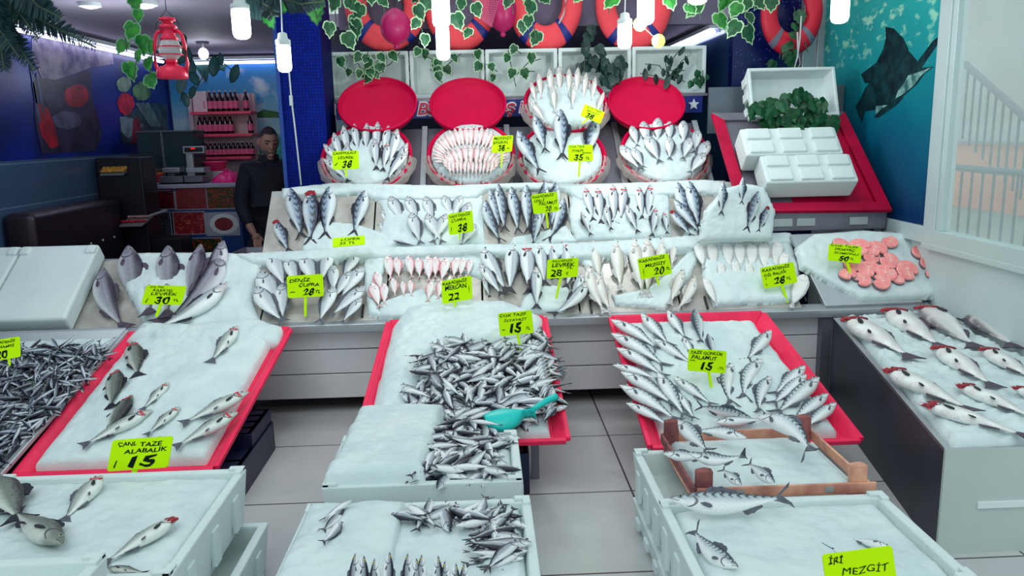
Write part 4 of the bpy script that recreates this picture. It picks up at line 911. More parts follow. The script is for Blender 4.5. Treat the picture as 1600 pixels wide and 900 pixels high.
lid(590, 163, 6.1, 124, 43, 'empty round red tray at left, behind the sea bass bowl')
lid(731, 163, 6.1, 121, 43, 'empty round red tray behind the red mullet bowl')
lid(1010, 161, 6.1, 121, 43, 'empty round red tray right of the whiting bowl')

# ------------------------------------------------------------------ fish in the bowls
G = 'sea bass in the left bowl'
row('sea_bass', B1, [(505, 225, 540, 262, 'R'), (521, 207, 535, 255, 'R'), (536, 196, 545, 245, 'R'), (553, 193, 560, 240, 'R'), (573, 192, 572, 240, 'R'), (590, 190, 588, 245, 'R'), (607, 196, 600, 250, 'R'), (621, 201, 607, 262, 'L'), (637, 223, 612, 272, 'L')], 'silver sea bass in the left red bowl, {} of the fan', G, lh=.06, lt=.035, cat='fish')
row('sea_bass', B1, [(504, 248, 545, 286, 'R', dict(bend=.06, label='sea bass curled along the lower left rim of the left red bowl')), (541, 222, 548, 262, 'R', dict(label='sea bass behind the 38 price sign in the left red bowl')), (586, 216, 588, 266, 'R', dict(label='dark-backed sea bass in the middle of the left red bowl')), (606, 222, 598, 268, 'L', dict(label='sea bass with pink gill right of the middle in the left red bowl', red='pink')), (638, 236, 604, 284, 'L', dict(bend=.05, label='sea bass lying along the right rim of the left red bowl'))], '{}', G, lh=.075, lt=.045)
ents = []
for i in range(27):
    a = radians(200-220*i/26); hx, hy = 736+61*cos(a), 238-42*sin(a); ents.append((hx, hy, 736+36*cos(a), 244-14*sin(a)+4, 'R' if i % 2 else 'L', dict(lh=.075, lt=.05)))
for i in range(19):
    a = radians(212-244*i/18); hx, hy = 736+46*cos(a), 250-24*sin(a); ents.append((hx, hy, 736+26*cos(a), 262-3*sin(a)+4, 'R' if i % 2 else 'L', dict(lh=.088, lt=.07)))
for i in range(12): ents.append((700+i*6.5, 252+1.5*abs(i-6)*-.3, 704+i*5.6, 274, 'R' if i % 2 else 'L', dict(lh=.095, lt=.075)))
for e in ents: fish('red_mullet', B2, e[:2], e[2:4], e[4], 'small pinkish red mullet packed in the second red bowl', 'red mullet in the bowl', **e[5])
for x, y in ((684, 262), (692, 272)): pass
O6 = (740, 150)
row('bonito', B3, [(415, 322, 640, 730, 'R', dict(bend=-.03, label='large bonito lying along the left rim of the third red bowl')), (572, 180, 678, 535, 'R', dict(label='large bonito second from the left in the third red bowl')), (812, 122, 835, 600, 'R', dict(label='large bonito standing tallest in the third red bowl')), (1150, 200, 1050, 610, 'L', dict(label='large bonito behind the 35 price sign in the third red bowl'))], '{}', 'large bonitos in the bowl', O6, 6, lh=.085, lt=.06)
O3 = (780, 0)
row('sea_bream', B4, [(570, 680, 665, 800, 'R'), (622, 588, 650, 690, 'R'), (675, 568, 700, 690, 'R'), (745, 552, 745, 670, 'R'), (800, 568, 800, 670, 'R'), (865, 565, 865, 680, 'R'), (930, 606, 915, 720, 'L'), (980, 660, 920, 780, 'L')], 'sea bream in the right red bowl, {} of its upper row', 'sea bream in the right bowl', O3, 3, lh=.065, lt=.04)
row('sea_bream', B4, [(625, 690, 680, 790, 'R'), (690, 630, 755, 765, 'R'), (800, 640, 800, 750, 'R'), (895, 645, 860, 750, 'L'), (965, 715, 890, 815, 'L')], 'sea bream in the right red bowl, {} of its lower row', 'sea bream in the right bowl', O3, 3, lh=.085, lt=.055)
row('whiting', B5, [(148, 380, 175, 490, 'R'), (184, 340, 200, 470, 'R'), (236, 318, 245, 460, 'R'), (280, 308, 285, 450, 'R'), (328, 318, 328, 450, 'R'), (370, 314, 362, 450, 'R'), (410, 338, 395, 470, 'R'), (452, 360, 430, 480, 'L'), (492, 430, 450, 540, 'L')], 'pale whiting in the raised bowl, {} of the upright heads', 'whiting in the raised bowl', O3, 3, lh=.06, lt=.035)
row('whiting', B5, [(135, 470, 215, 575, 'R', dict(bend=.05, label='whiting lying along the left rim of the raised bowl')), (252, 398, 262, 530, 'R', dict(label='whiting in the ice at left centre of the raised bowl')), (352, 395, 340, 510, 'L', dict(label='whiting in the ice right of centre in the raised bowl'))], '{}', 'whiting in the raised bowl', O3, 3, lh=.085, lt=.05)

# ------------------------------------------------------------------ upper tier
O5 = (380, 270); S5 = 1/.3; O7 = (1100, 270); O6b = (740, 270)
S = 10/3
row('bonito', T2, [(165, 245, 240, 415, 'R', dict(red='red', label='bonito with torn red gills at the left edge of the upper tier')), (245, 80, 305, 345, 'R', dict(label='bonito with tall pale snout, first of the three standing together at upper left')), (352, 90, 350, 372, 'R', dict(red='red', label='bonito with red gills between two others at upper left')), (450, 70, 425, 345, 'L', dict(label='bonito leaning right of the red-gilled one at upper left')), (636, 90, 572, 330, 'L', dict(label='lone bonito above the green sign lying flat on the upper tier'))], '{}', 'bonitos on the upper tier left', O5, S, lh=.03, lt=.02, fat=1.05)
row('sea_bream', T2, [(765, 120, 840, 270, 'R'), (855, 120, 915, 270, 'R'), (950, 120, 995, 270, 'R'), (1045, 115, 1090, 240, 'R'), (1135, 115, 1085, 240, 'L'), (1180, 150, 1120, 290, 'L')], 'sea bream on the upper tier, {} of the back row', 'sea bream on the upper tier', O5, S, lh=.03, lt=.012, fat=.9)
row('sea_bream', T2, [(722, 190, 790, 300, 'R', dict(lh=.008, lt=-.02)), (705, 255, 790, 340, 'R', dict(lh=.008, lt=-.02)), (875, 205, 925, 375, 'R'), (955, 212, 1040, 370, 'R'), (1060, 212, 985, 370, 'L'), (1210, 265, 1130, 385, 'L')], 'sea bream on the upper tier, {} of the front row', 'sea bream on the upper tier', O5, S, lh=.05, lt=.028, fat=.9)
fish('sea_bream', T2, (380+780/S, 270+352/S), (380+925/S, 270+385/S), 'D', 'sea bream lying flat with a dark back at the front of the upper tier', 'sea bream on the upper tier', lh=.04, lt=.04, roll=45, fat=.8)
row('bonito', T2, [(60, 140, 150, 365, 'R', dict(bend=-.07)), (85, 85, 140, 300, 'R'), (128, 58, 165, 310, 'R'), (195, 72, 235, 320, 'R'), (275, 62, 285, 320, 'R'), (370, 50, 350, 300, 'L'), (430, 50, 400, 300, 'L'), (470, 130, 380, 360, 'R', dict(bend=.08))], 'bonito in the fan around the 20 sign, {}', 'bonito fan on the upper tier', O6b, S, lh=.035, lt=.022, fat=.85)
fish('bonito', T2, (740+335/S, 270+190/S), (740+310/S, 270+385/S), 'L', 'bonito with a red gill opening standing before the 20 TL sign', 'bonito fan on the upper tier', lh=.06, lt=.04, red='red')
row('sea_bass', T2, [(580, 75, 625, 255, 'R'), (645, 75, 665, 270, 'R'), (725, 60, 735, 265, 'R'), (785, 65, 765, 255, 'R'), (860, 70, 880, 245, 'R'), (920, 60, 905, 245, 'L')], 'sea bass on the upper tier, {} of the back row', 'sea bass on the upper tier', O6b, S, lh=.035, lt=.02, red='pink')
row('sea_bass', T2, [(560, 200, 612, 328, 'L'), (688, 172, 718, 300, 'R'), (795, 165, 858, 315, 'R'), (948, 178, 930, 335, 'L', dict(red='pink')), (990, 200, 1010, 320, 'L', dict(red='pink'))], 'sea bass on the upper tier, {} of the front row', 'sea bass on the upper tier', O6b, S, lh=.055, lt=.035)
row('bonito', T2, [(1060, 48, 1120, 270, 'R', dict(label='bonito standing left of the darkest one, right half of the upper tier')), (1120, 42, 1180, 300, 'R', dict(label='dark blue bonito standing tall, right half of the upper tier', lh=.045)), (1045, 140, 1190, 325, 'R', dict(label='bonito lying across the tails of two others, right half of the upper tier', lh=.05, lt=.05)), (1025, 195, 1140, 335, 'R', dict(label='white-bellied bonito with a red head, right half of the upper tier', red='red', lh=.065, lt=.05))], '{}', 'bonitos on the upper tier right', O6b, S, lh=.03, lt=.03)
fish('bonito', TE, (1130, 283), (1127, 337), 'R', 'small bonito leaning left at the right end of the upper tier', 'bonitos on the upper tier right', lh=.055, lt=.045)
row('bonito', TE, [(190, 20, 182, 155, 'R', dict(label='bonito sunk in ice, head up, at the right end of the upper tier')), (265, 88, 205, 285, 'L', dict(label='bonito beside the red-headed one at the right end of the upper tier')), (312, 160, 262, 292, 'L', dict(label='bonito with bright red head at the far right end of the upper tier', red='red'))], '{}', 'bonitos on the upper tier right', O7, 3.104, lh=.055, lt=.035)
# ------------------------------------------------------------------ lower tier
O1 = (0, 360); S1 = 2.6475
row('meagre', T1, [(428, 152, 525, 408, 'R', dict(bend=-.09, label='large grey bass curving down the left edge of its display')), (530, 62, 560, 350, 'R', dict(label='large grey bass head, first from the left standing in the ice', lt=-.07, lh=.085, fat=1.35)), (695, 62, 695, 350, 'R', dict(label='large grey bass head with open mouth in the middle of the ice', lt=-.07, lh=.085, fat=1.35)), (830, 56, 755, 320, 'R', dict(label='large dark-sided bass leaning left behind the 30 TL sign', bend=.03, roll=18)), (925, 42, 860, 285, 'L', dict(label='large bass standing tallest at the right of the grey bass display')), ], '{}', 'large grey bass', O1, S1, lh=.06, lt=.02, roll=6)
fish('meagre', T1, (348, 392), (245, 508), 'L', 'long bass whose dark back sweeps down to the front edge of the ice', 'large grey bass', bend=-.13, lh=.06, lt=.04, roll=14)
fish('sea_bass', T1, (356, 440), (236, 513), 'L', 'white bass lying along the lower right of the grey bass display', 'large grey bass', bend=-.11, lh=.075, lt=.045)
for px_, py_, lb in ((232, 484, 'dark fish tail poking from the ice left of the sign stake'), (260, 487, 'dark fish tail poking from the ice right of the sign stake')):
    fish('meagre', T1, (px_+4, py_-70), (px_, py_+8), 'R', lb, 'large grey bass', lh=-.06, lt=.06)
row('sea_bream', T1, [(140, 418, 220, 600, 'R'), (232, 438, 285, 600, 'R'), (312, 422, 380, 600, 'R'), (450, 412, 400, 580, 'L'), (595, 412, 510, 560, 'L')], 'sea bream on the lower tier, {} of the back row', 'sea bream on the lower tier', O5, S, lh=.035, lt=.02, fat=.9)
row('sea_bream', T1, [(92, 510, 190, 740, 'R'), (200, 580, 208, 770, 'R'), (465, 480, 470, 640, 'L'), (560, 510, 470, 660, 'L'), (622, 488, 500, 660, 'L')], 'sea bream on the lower tier, {} of the middle row', 'sea bream on the lower tier', O5, S, lh=.055, lt=.035, fat=.88)
row('sea_bream', T1, [(70, 590, 215, 780, 'R', dict(bend=-.05)), (470, 592, 392, 785, 'L'), (632, 590, 450, 750, 'L'), (615, 650, 510, 785, 'L')], 'sea bream on the lower tier, {} of the front row', 'sea bream on the lower tier', O5, S, lh=.07, lt=.045, fat=.85)
row('pandora', T1, [(752, 430, 770, 560, 'R'), (800, 438, 812, 550, 'R'), (860, 430, 880, 550, 'R'), (912, 440, 920, 550, 'R'), (965, 430, 968, 570, 'R'), (1005, 435, 1000, 550, 'R'), (1060, 442, 1030, 570, 'L'), (1108, 440, 1095, 550, 'L'), (1145, 440, 1130, 545, 'L'), (1185, 448, 1170, 540, 'L')], 'pink pandora on the lower tier, {} of the back row', 'pink pandora', O5, S, lh=.04, lt=.02)
row('pandora', T1, [(668, 572, 712, 705, 'L'), (690, 512, 722, 620, 'L'), (732, 575, 736, 692, 'L'), (782, 548, 792, 645, 'R'), (832, 565, 838, 645, 'R'), (872, 558, 876, 645, 'R'), (978, 565, 962, 672, 'L'), (1030, 560, 1015, 660, 'L')], 'pink pandora on the lower tier, {} of the front row', 'pink pandora', O5, S, lh=.05, lt=.03)
row('sea_bass', T1, [(42, 380, 180, 625, 'R', dict(bend=-.02)), (206, 365, 188, 630, 'R'), (275, 368, 292, 635, 'R', dict(red='pink')), (342, 362, 372, 590, 'R'), (402, 365, 425, 560, 'L', dict(red='pink')), (466, 355, 490, 560, 'L', dict(red='pink')), (530, 430, 480, 600, 'L')], 'sea bass on the lower tier, {} of the back row', 'sea bass on the lower tier', O6b, S, lh=.035, lt=.025)
row('sea_bass', T1, [(30, 470, 150, 640, 'R'), (50, 545, 85, 650, 'R', dict(red='pink', lt=.0)), (325, 488, 328, 712, 'L'), (570, 520, 500, 690, 'L'), (592, 560, 400, 742, 'L', dict(bend=-.1))], 'sea bass on the lower tier, {} of the front row', 'sea bass on the lower tier', O6b, S, lh=.055, lt=.035)
row('whiting', T1, [(622, 352, 660, 570, 'R'), (736, 345, 768, 620, 'R'), (832, 338, 885, 655, 'R'), (905, 330, 908, 655, 'R'), (982, 332, 960, 560, 'L'), (1046, 350, 1030, 500, 'L')], 'pale whiting on the lower tier, {} of the standing fish', 'whiting on the lower tier', O6b, S, lh=.035, lt=.02, fat=1.1)
row('whiting', T1, [(598, 478, 690, 735, 'R', dict(bend=-.05, label='pale whiting curving down the left side of its fan, outer one')), (650, 520, 725, 735, 'R', dict(bend=-.05, label='pale whiting curving down the left side of its fan, inner one')), (1095, 500, 1020, 690, 'L', dict(label='pale whiting leaning at the right of its fan, inner one')), (1152, 535, 1050, 720, 'L', dict(bend=-.06, label='pale whiting leaning at the right of its fan, outer one'))], '{}', 'whiting on the lower tier', O6b, S, lh=.05, lt=.03, fat=1.15)
O8 = (970, 370); S8 = 16/3
row('sole', T1, [(640, 40, 690, 260, 'R'), (758, 45, 780, 270, 'R'), (885, 42, 905, 270, 'R'), (985, 45, 1005, 270, 'R'), (1095, 52, 1090, 280, 'L'), (1195, 42, 1200, 290, 'R'), (1312, 38, 1290, 270, 'L')], 'pale sole on the lower tier, {} of the back row', 'pale sole', O8, S8, lh=.045, lt=.03, fat=.9)
row('sole', T1, [(700, 340, 800, 575, 'R', dict(fat=.7)), (835, 212, 850, 420, 'R', dict(lt=.0)), (950, 200, 985, 420, 'R', dict(lt=.0)), (1062, 215, 1100, 430, 'R', dict(lt=.0)), (1372, 130, 1330, 330, 'L'), (1535, 315, 1420, 590, 'L')], 'pale sole on the lower tier, {} of the front row', 'pale sole', O8, S8, lh=.055, lt=.03, fat=.9)
# salmon steaks
def steak(px, py, r, rot, label, face=0, lift=.055):
    c = SP.hit(px, py, lift); R_ = r*pxsize(c); a = radians(rot)
    root = empty('salmon_steak', M=basis(c, (SP.e1*cos(a)+SP.e2*sin(a)), (SP.e2*cos(a)-SP.e1*sin(a)), SP.n) @ Matrix.Rotation(radians(face), 4, 'X')); tag(root, label, 'salmon steak', 'salmon steaks')
    th = .022; n = 28; P_ = []
    for i in range(n):
        q = 2*pi*i/n; rr = R_*(1+.06*cos(2*q))
        if abs(q-3*pi/2) < .3: rr *= .55+1.3*abs(q-3*pi/2)
        P_.append((rr*cos(q), rr*sin(q)))
    mb = MB(); mb.add([(x, y, -th) for x, y in P_]+[(x*1.02, y*1.02, 0) for x, y in P_]+[(x*.93, y*.93, .008) for x, y in P_], [list(range(n))[::-1]]+[[i, (i+1) % n, (i+1) % n+n, i+n] for i in range(n)]+[[i+n, (i+1) % n+n, (i+1) % n+2*n, i+2*n] for i in range(n)]+[list(range(2*n, 3*n))]); mb.build('flesh', SALMON, root, smooth=False)
    mb = MB(); mb.add([(x*1.0, y*1.0, -th*.95) for x, y in P_]+[(x*1.035, y*1.035, -.002) for x, y in P_], [[i, (i+1) % n, (i+1) % n+n, i+n] for i in range(n)]); mb.build('skin', SALMONS, root)
    mb = MB(); mb.lathe([(R_*.1, .004), (R_*.12, .011), (R_*.05, .013)], 10, M=Matrix.Translation((0, R_*.1, 0))); mb.tube([(0, R_*.1, .009), (0, R_*.8, .009)], .0022, 5); mb.tube([(-R_*.1, 0, .009), (-R_*.55, -R_*.5, .009)], .002, 5); mb.tube([(R_*.1, 0, .009), (R_*.55, -R_*.5, .009)], .002, 5); mb.build('bone', mat('steak_bone', (250, 206, 196), .5) if 'steak_bone' not in bpy.data.materials else bpy.data.materials['steak_bone'], root)
st = [(1317, 384, 13), (1342, 386, 15), (1369, 388, 14), (1391, 378, 10), (1440, 393, 12), (1450, 410, 10), (1460, 428, 10), (1390, 408, 13), (1418, 422, 15), (1358, 420, 14), (1334, 412, 12), (1385, 426, 13), (1362, 400, 12), (1348, 436, 11), (1378, 440, 12), (1405, 434, 10), (1325, 428, 11)]
pl = ['just above the 50 TL sign', 'right of the 50 TL sign at the back', 'round and whole in the middle of the back row', 'half buried at the back right of centre', 'apart at the upper right of the ice', 'second of three along the right edge', 'lowest of three along the right edge', 'beside the bare patch of ice in the middle', 'large, facing up, at the right of the group', 'in the centre of the group', 'behind the stake of the 50 TL sign', 'left of the large one facing up', 'overlapping others just below the back row', 'at the front of the group', 'at the front right of the group', 'small, in front of the large one facing up', 'lower left of the group']
for i, (x, y, r) in enumerate(st): steak(x, y, r*1.2, random.uniform(-180, 180), 'pink salmon steak '+pl[i], face=random.uniform(-14, 10), lift=.058+.004*(i % 3))

# ------------------------------------------------------------------ left trout tray
OL = (0, 360)
G = 'trout on the left tray'
row('dark_trout', LT, [(548, 462, 570, 605, 'R', dict(red='pink', label='dark-backed trout topmost of three at the left edge of the trout tray')), (485, 575, 455, 738, 'R', dict(red='pink', label='dark-backed trout second of three at the left edge of the trout tray', roll=14)), (545, 680, 425, 860, 'R', dict(red='pink', label='very dark trout third of three at the left edge of the trout tray', roll=22))], '{}', G, OL, S1, lh=.085, lt=.08, fat=1.15)
row('trout', LT, [(985, 395, 868, 548, 'L', dict(label='lone small trout at the back right of the trout tray', red='pink')), (700, 628, 585, 745, 'L', dict(label='trout behind the others in the middle of the trout tray', red='pink')), (632, 742, 330, 895, 'L', dict(label='long trout lying above the left of the 15 TL sign', red='pink')), (745, 728, 600, 850, 'L', dict(label='trout in the middle of the trout tray, head up right', red='pink')), (1030, 668, 745, 802, 'L', dict(label='long slim trout nearest the right rim, upper of two', red='pink')), (985, 752, 715, 900, 'L', dict(label='long slim trout nearest the right rim, lower of two', red='pink')), (668, 850, 560, 960, 'L', dict(label='trout mostly hidden behind the 15 TL sign', red='pink'))], '{}', G, OL, S1, lh=.09, lt=.085)
PL = flat(.40); OLB = (0, 600)
row('trout', PL, [(478, 428, 290, 650, 'L', dict(label='trout with red gill in the lower left box, left of the sign', red='pink')), (835, 625, 470, 850, 'L', dict(label='trout with pink head pointing up right in the lower left box', red='red', fat=1.0))], '{}', 'trout in the lower left box', OLB, 3, lh=.025, lt=.0)
fish('dark_trout', PL, (-12, 600+440/3), (70/3+8, 600+640/3), 'R', 'plump dark trout at the left edge of the lower left box', 'trout in the lower left box', lh=.03, lt=.02, fat=1.2)
fish('dark_trout', PL, (290/3, 600+750/3), (60/3, 600+590/3), 'R', 'dark trout with head towards us in the lower left box', 'trout in the lower left box', lh=.03, lt=.02, fat=.92)
fish('dark_trout', PL, (190, 722), (152, 765), 'R', 'trout tail end sticking out of the ice behind the sign stake', 'trout in the lower left box', lh=-.03, lt=.05) if False else None
fish('dark_trout', PL, (500/3, 600+860/3), (690/3, 600+885/3), 'U', 'dark trout half buried at the front of the lower left box', 'trout in the lower left box', lh=.0, lt=-.01)
# ------------------------------------------------------------------ mackerel tray
OM = (900, 460)
ml = [(165, 118, 395, 262), (165, 182, 430, 345), (190, 250, 420, 390), (172, 330, 400, 405), (210, 362, 475, 530), (205, 425, 485, 600), (235, 508, 445, 622)]
row('mackerel', MT, [e+('U', dict(label='mackerel in the left fan of the red tray, %s from the top' % ordn(i), bend=.03)) for i, e in enumerate(ml)], '{}', 'mackerel on the red tray', OM, 3, lh=.075, lt=.085, fat=1.08)
row('mackerel', MT, [(305, 88, 445, 245, 'U', dict(label='mackerel at the back left of the red tray, leftmost of the upright ones')), (365, 208, 560, 335, 'U', dict(label='mackerel lying between the fan and the 15 TL sign')), (385, 365, 520, 585, 'R', dict(label='mackerel with dark back lying over the tails of the left fan')), (430, 75, 520, 215, 'R', dict(label='mackerel second of the upright ones at the back of the red tray')), (455, 385, 650, 525, 'U', dict(label='mackerel lying just below the 15 TL sign')), (505, 202, 560, 300, 'R', dict(label='mackerel tucked just behind the 15 TL sign')), (480, 460, 560, 590, 'R', dict(label='white-bellied mackerel at the front of the left fan')), (555, 68, 592, 235, 'L', dict(label='dark green-backed mackerel upright against the back rim', roll=30)), (618, 183, 650, 300, 'L', dict(label='green-backed mackerel head right behind the sign', roll=25))], '{}', 'mackerel on the red tray', OM, 3, lh=.09, lt=.09, fat=1.08)
row('mackerel', MT, [(915, 168, 795, 315, 'L', dict(label='mackerel alone at the upper right of the red tray')), (738, 318, 735, 522, 'L', dict(label='mackerel upright right of the 15 TL sign', bend=.08)), (875, 302, 790, 495, 'L', dict(label='mackerel second right of the 15 TL sign', bend=.08)), (918, 382, 865, 560, 'L', dict(label='mackerel third right of the 15 TL sign', bend=.08)), (1075, 335, 920, 475, 'L', dict(label='mackerel in the right fan, topmost')), (1080, 375, 915, 520, 'L', dict(label='mackerel in the right fan, second from the top')), (1140, 388, 930, 565, 'L', dict(label='mackerel in the right fan, third from the top')), (1182, 465, 1000, 598, 'L', dict(label='mackerel in the right fan, fourth from the top')), (1220, 508, 1055, 635, 'L', dict(label='mackerel in the right fan, nearest to us'))], '{}', 'mackerel on the red tray', OM, 3, lh=.085, lt=.085, fat=1.08)
fish('mackerel', MT, (900+820/3, 460+578/3), (900+560/3, 460+520/3), 'U', 'navy-backed mackerel lying across the front of the red tray', 'mackerel on the red tray', lh=.11, lt=.11, roll=62, fat=1.2)
fish('mackerel', MT, (900+650/3, 460+600/3), (900+900/3, 460+585/3), 'U', 'mackerel lying below the navy-backed one', 'mackerel on the red tray', lh=.10, lt=.10, fat=1.2)
PW = flat(.425)
row('mackerel', PW, [(845, 572, 1100, 755, 'U', dict(bend=.1, label='big mackerel curving over the back right of the wooden crate', fat=1.25, lh=.06)), (800, 672, 530, 640, 'U', dict(bend=.04, label='striped mackerel along the back board of the wooden crate', roll=22)), (480, 590, 625, 745, 'R', dict(label='mackerel pointing back over the left rear post of the crate', lh=.07)), (408, 745, 640, 765, 'U', dict(label='mackerel sticking out left over the crate side', bend=-.02, lh=.045)), (525, 742, 800, 745, 'U', dict(label='mackerel bent like a boat across the left of the crate', bend=-.11, lh=.085, lt=.085, fat=1.3)), (775, 895, 680, 815, 'R', dict(label='dark mackerel head down at the front of the crate', roll=35)), (930, 885, 800, 785, 'U', dict(label='mackerel head down right of the dark one in the crate'))], '{}', 'mackerel in the wooden crate', OM, 3, lh=.035, lt=.035, fat=1.35, roll=32)
PF = flat(.392); OF = (1000, 640)
fish('mackerel', PF, (1000+148/3.2, 640+445/3.2), (1000+760/3.2, 640+425/3.2), 'U', 'large mackerel stretched along the back rim of the front right box', 'mackerel in the front right box', bend=-.05, lh=.055, lt=.07, fat=1.1, roll=48)
fish('mackerel', PF, (1000+490/3.2, 640+790/3.2), (1000+262/3.2, 640+585/3.2), 'U', 'blue-backed mackerel diving into the ice in the front right box', 'mackerel in the front right box', lh=.005, lt=.03, roll=40, fat=1.5, bend=-.06)
fish('mackerel', PF, (1000+1250/3.2, 640+690/3.2), (1000+1040/3.2, 640+640/3.2), 'U', 'half buried mackerel just behind the big front sign', 'mackerel in the front right box', lh=.02, lt=-.015, fat=1.3)
fish('mackerel', PF, (1000+1090/3.2, 640+790/3.2), (1000+940/3.2, 640+680/3.2), 'U', 'mackerel tail poking out of the ice left of the big front sign', 'mackerel in the front right box', lh=-.09, lt=.04)
# ------------------------------------------------------------------ steel case
OC = (1260, 440); SCc = 1.956
row('salmon_trout', CP, [(118, 108, 330, 238, 'U', dict(label='pink-headed fish at the back left corner of the steel case')), (245, 82, 420, 205, 'U', dict(label='red-gilled fish second from the left in the back row of the case')), (348, 75, 525, 205, 'U', dict(label='red-gilled fish third from the left in the back row of the case')), (488, 80, 640, 205, 'U', dict(label='red-gilled fish fourth from the left in the back row of the case')), (392, 195, 580, 325, 'U', dict(label='red-gilled fish left in the second row of the case')), (532, 200, 720, 310, 'U', dict(label='red-gilled fish right in the second row of the case')), (232, 262, 520, 400, 'U', dict(label='large fish at the left edge of the case, third row')), (452, 310, 720, 425, 'U', dict(label='red-gilled fish in the middle of the third row of the case')), (622, 318, 820, 400, 'U', dict(label='fish at the right edge of the picture, third row of the case')), (335, 370, 690, 478, 'U', dict(label='nearest and largest fish in the steel case', bend=.03))], '{}', 'fish in the steel case', OC, SCc, lh=.05, lt=.035, red='open', fat=.92)

# ------------------------------------------------------------------ crowds of little fish
crowd('anchovy', AT, [(-60, 545), (30, 541), (188, 538), (150, 590), (95, 650), (20, 720), (-60, 780)], 300, .14, 'small dark anchovy in the heap in the steel tray at the left edge', 'anchovies in the left steel tray', under=300, seed=3, z0=.045, z1=.085, under_label='lower layers of the anchovy heap in the left steel tray')
crowd('horse_mackerel', CT, [(700, 530), (760, 545), (800, 545), (826, 532), (858, 512), (868, 560), (876, 610), (882, 652), (800, 674), (640, 672), (622, 640), (650, 600), (660, 570)], 185, .18, 'small horse mackerel in the heap on the centre red tray', 'horse mackerel on the centre tray', under=280, seed=5, z0=.05, z1=.11, under_label='lower layers of the horse mackerel heap on the centre tray')
crowd('horse_mackerel', CT, [(632, 556), (668, 548), (668, 572), (640, 570)], 4, .11, 'small horse mackerel peeping out of the ice left of the heap on the centre tray', 'horse mackerel peeping from the ice', seed=6, z0=.12, z1=.14)
crowd('horse_mackerel', PB1, [(-.30, 2.84), (.09, 2.84), (.09, 3.30), (.07, 3.36), (-.24, 3.42), (-.26, 3.1)] and [(622, 760), (800, 752), (803, 690), (770, 668), (650, 664), (630, 690), (632, 720)], 58, .18, 'small horse mackerel in the upper centre foam box', 'horse mackerel in the upper foam box', under=90, seed=8, z0=-.01, z1=.04, under_label='lower layers of horse mackerel in the upper foam box')
PB2 = flat(.345)
crowd('horse_mackerel', PB2, [(735, 800), (808, 798), (822, 900), (730, 900), (745, 850), (715, 830), (620, 838), (610, 822), (660, 800)], 38, .175, 'small horse mackerel in the nearest centre foam box', 'horse mackerel in the nearest foam box', under=40, seed=9, z0=-.015, z1=.03, under_label='lower layers of horse mackerel in the nearest foam box')
crowd('horse_mackerel', PB2, [(505, 800), (545, 800), (540, 850), (500, 860)], 4, .15, 'small horse mackerel at the left end of the nearest centre box', 'horse mackerel at the left end of the box', seed=10, z0=0.02, z1=.05, ang=65, sig=.2)
xs_ = [(556, 864), (568, 868), (586, 872), (608, 862), (638, 864), (650, 872), (660, 866), (684, 868), (696, 876), (712, 880), (726, 880)]
ds = ['first', 'second', 'third', 'fourth', 'fifth', 'sixth', 'seventh', 'eighth', 'ninth', 'tenth', 'eleventh']
PU = Plane((0, 2.10, .31), (0, .62, .78))
for i, (x, y) in enumerate(xs_): fish('horse_mackerel', PU, (x, y), (x-5+3*(i % 3), y+88), 'R' if i % 2 else 'L', 'yellow-eyed horse mackerel, %s from the left in the row of upright heads at the bottom' % ds[i], 'upright row of horse mackerel', lh=.03, lt=.0, fat=.85)
# neat rank of fish against the right rim of the centre tray
for i in range(22):
    t = i/21; x = 846+24*t; y = 522+120*t
    fish('horse_mackerel', CT, (x, y-7), (x-22, y+17), 'R', 'horse mackerel in the neat rank along the right rim of the centre tray', 'rank of horse mackerel at the tray rim', lh=.10, lt=.09)
# teal scoop
c = CT.hit(808, 655, .13); root = empty('fish_scoop', M=basis(c, CR.cross(CT.n).cross(CT.n)*-1 if False else CT.e1, CT.e2, CT.n)); tag(root, 'turquoise plastic scoop lying on the horse mackerel', 'scoop')
mb = MB(); n = 16
for i in range(n+1):
    t = i/n; x = -.15+.23*t; wv = .075*(sin(pi*min(1, t*1.15+.12)))**.6 if t < .98 else .02
    for j in range(9): a = pi*(j/8); mb.v.append(Vector((x, -wv*cos(a), .052*sin(a)*(.75+.3*t))))
for i in range(n):
    for j in range(8): q = i*9+j; mb.f.append([q, q+1, q+10, q+9]); mb.m.append(0)
o = mb.build('scoop_body', TEAL, root, smooth=True); sm = o.modifiers.new('s', 'SOLIDIFY'); sm.thickness = .005
o.rotation_euler = (0, 0, radians(10))
mb = MB(); mb.tube([(.06, .01, .035), (.10, .035, .045), (.14, .065, .05), (.185, .095, .05), (.19, .098, .05)], [.012, .014, .016, .018, .01], 12); mb.build('handle', TEAL, root, smooth=True)
# ------------------------------------------------------------------ price signs
B = .012; Hv = .022
price_sign(540, 250, 5.45, 41, 29, 1, [('ÇANAKKALE', .48, .13, .9, .17, B), ('LEVREK', .52, .37, .6, .15, B), ('38', .55, .73, .4, .38, Hv), ('\u2713', .13, .72, .12, .2, B)], 'lime sign reading 38 in the left red bowl', (0, 25))
price_sign(785, 225, 5.58, 32, 26, 2, [('MESKENDS', .5, .15, .86, .18, B), ('BARBUN', .4, .4, .7, .18, B), ('38', .47, .74, .36, .36, Hv), ('-', .8, .78, .14, .05, B)], 'lime sign reading BARBUN 38 on the red mullet', (-3, 36), skew=.15)
price_sign(907, 239, 5.42, 39, 26, 0, [('ÇOK TAZE', .38, .12, .6, .14, B), ('TORİK', .4, .34, .5, .18, Hv), ('35', .42, .76, .4, .36, .02), ('TL', .78, .82, .16, .14, B), ('ooooo', .75, .5, .36, .07, Hv)], 'lime sign reading TORIK 35 before the large bonitos', (-4, 36))
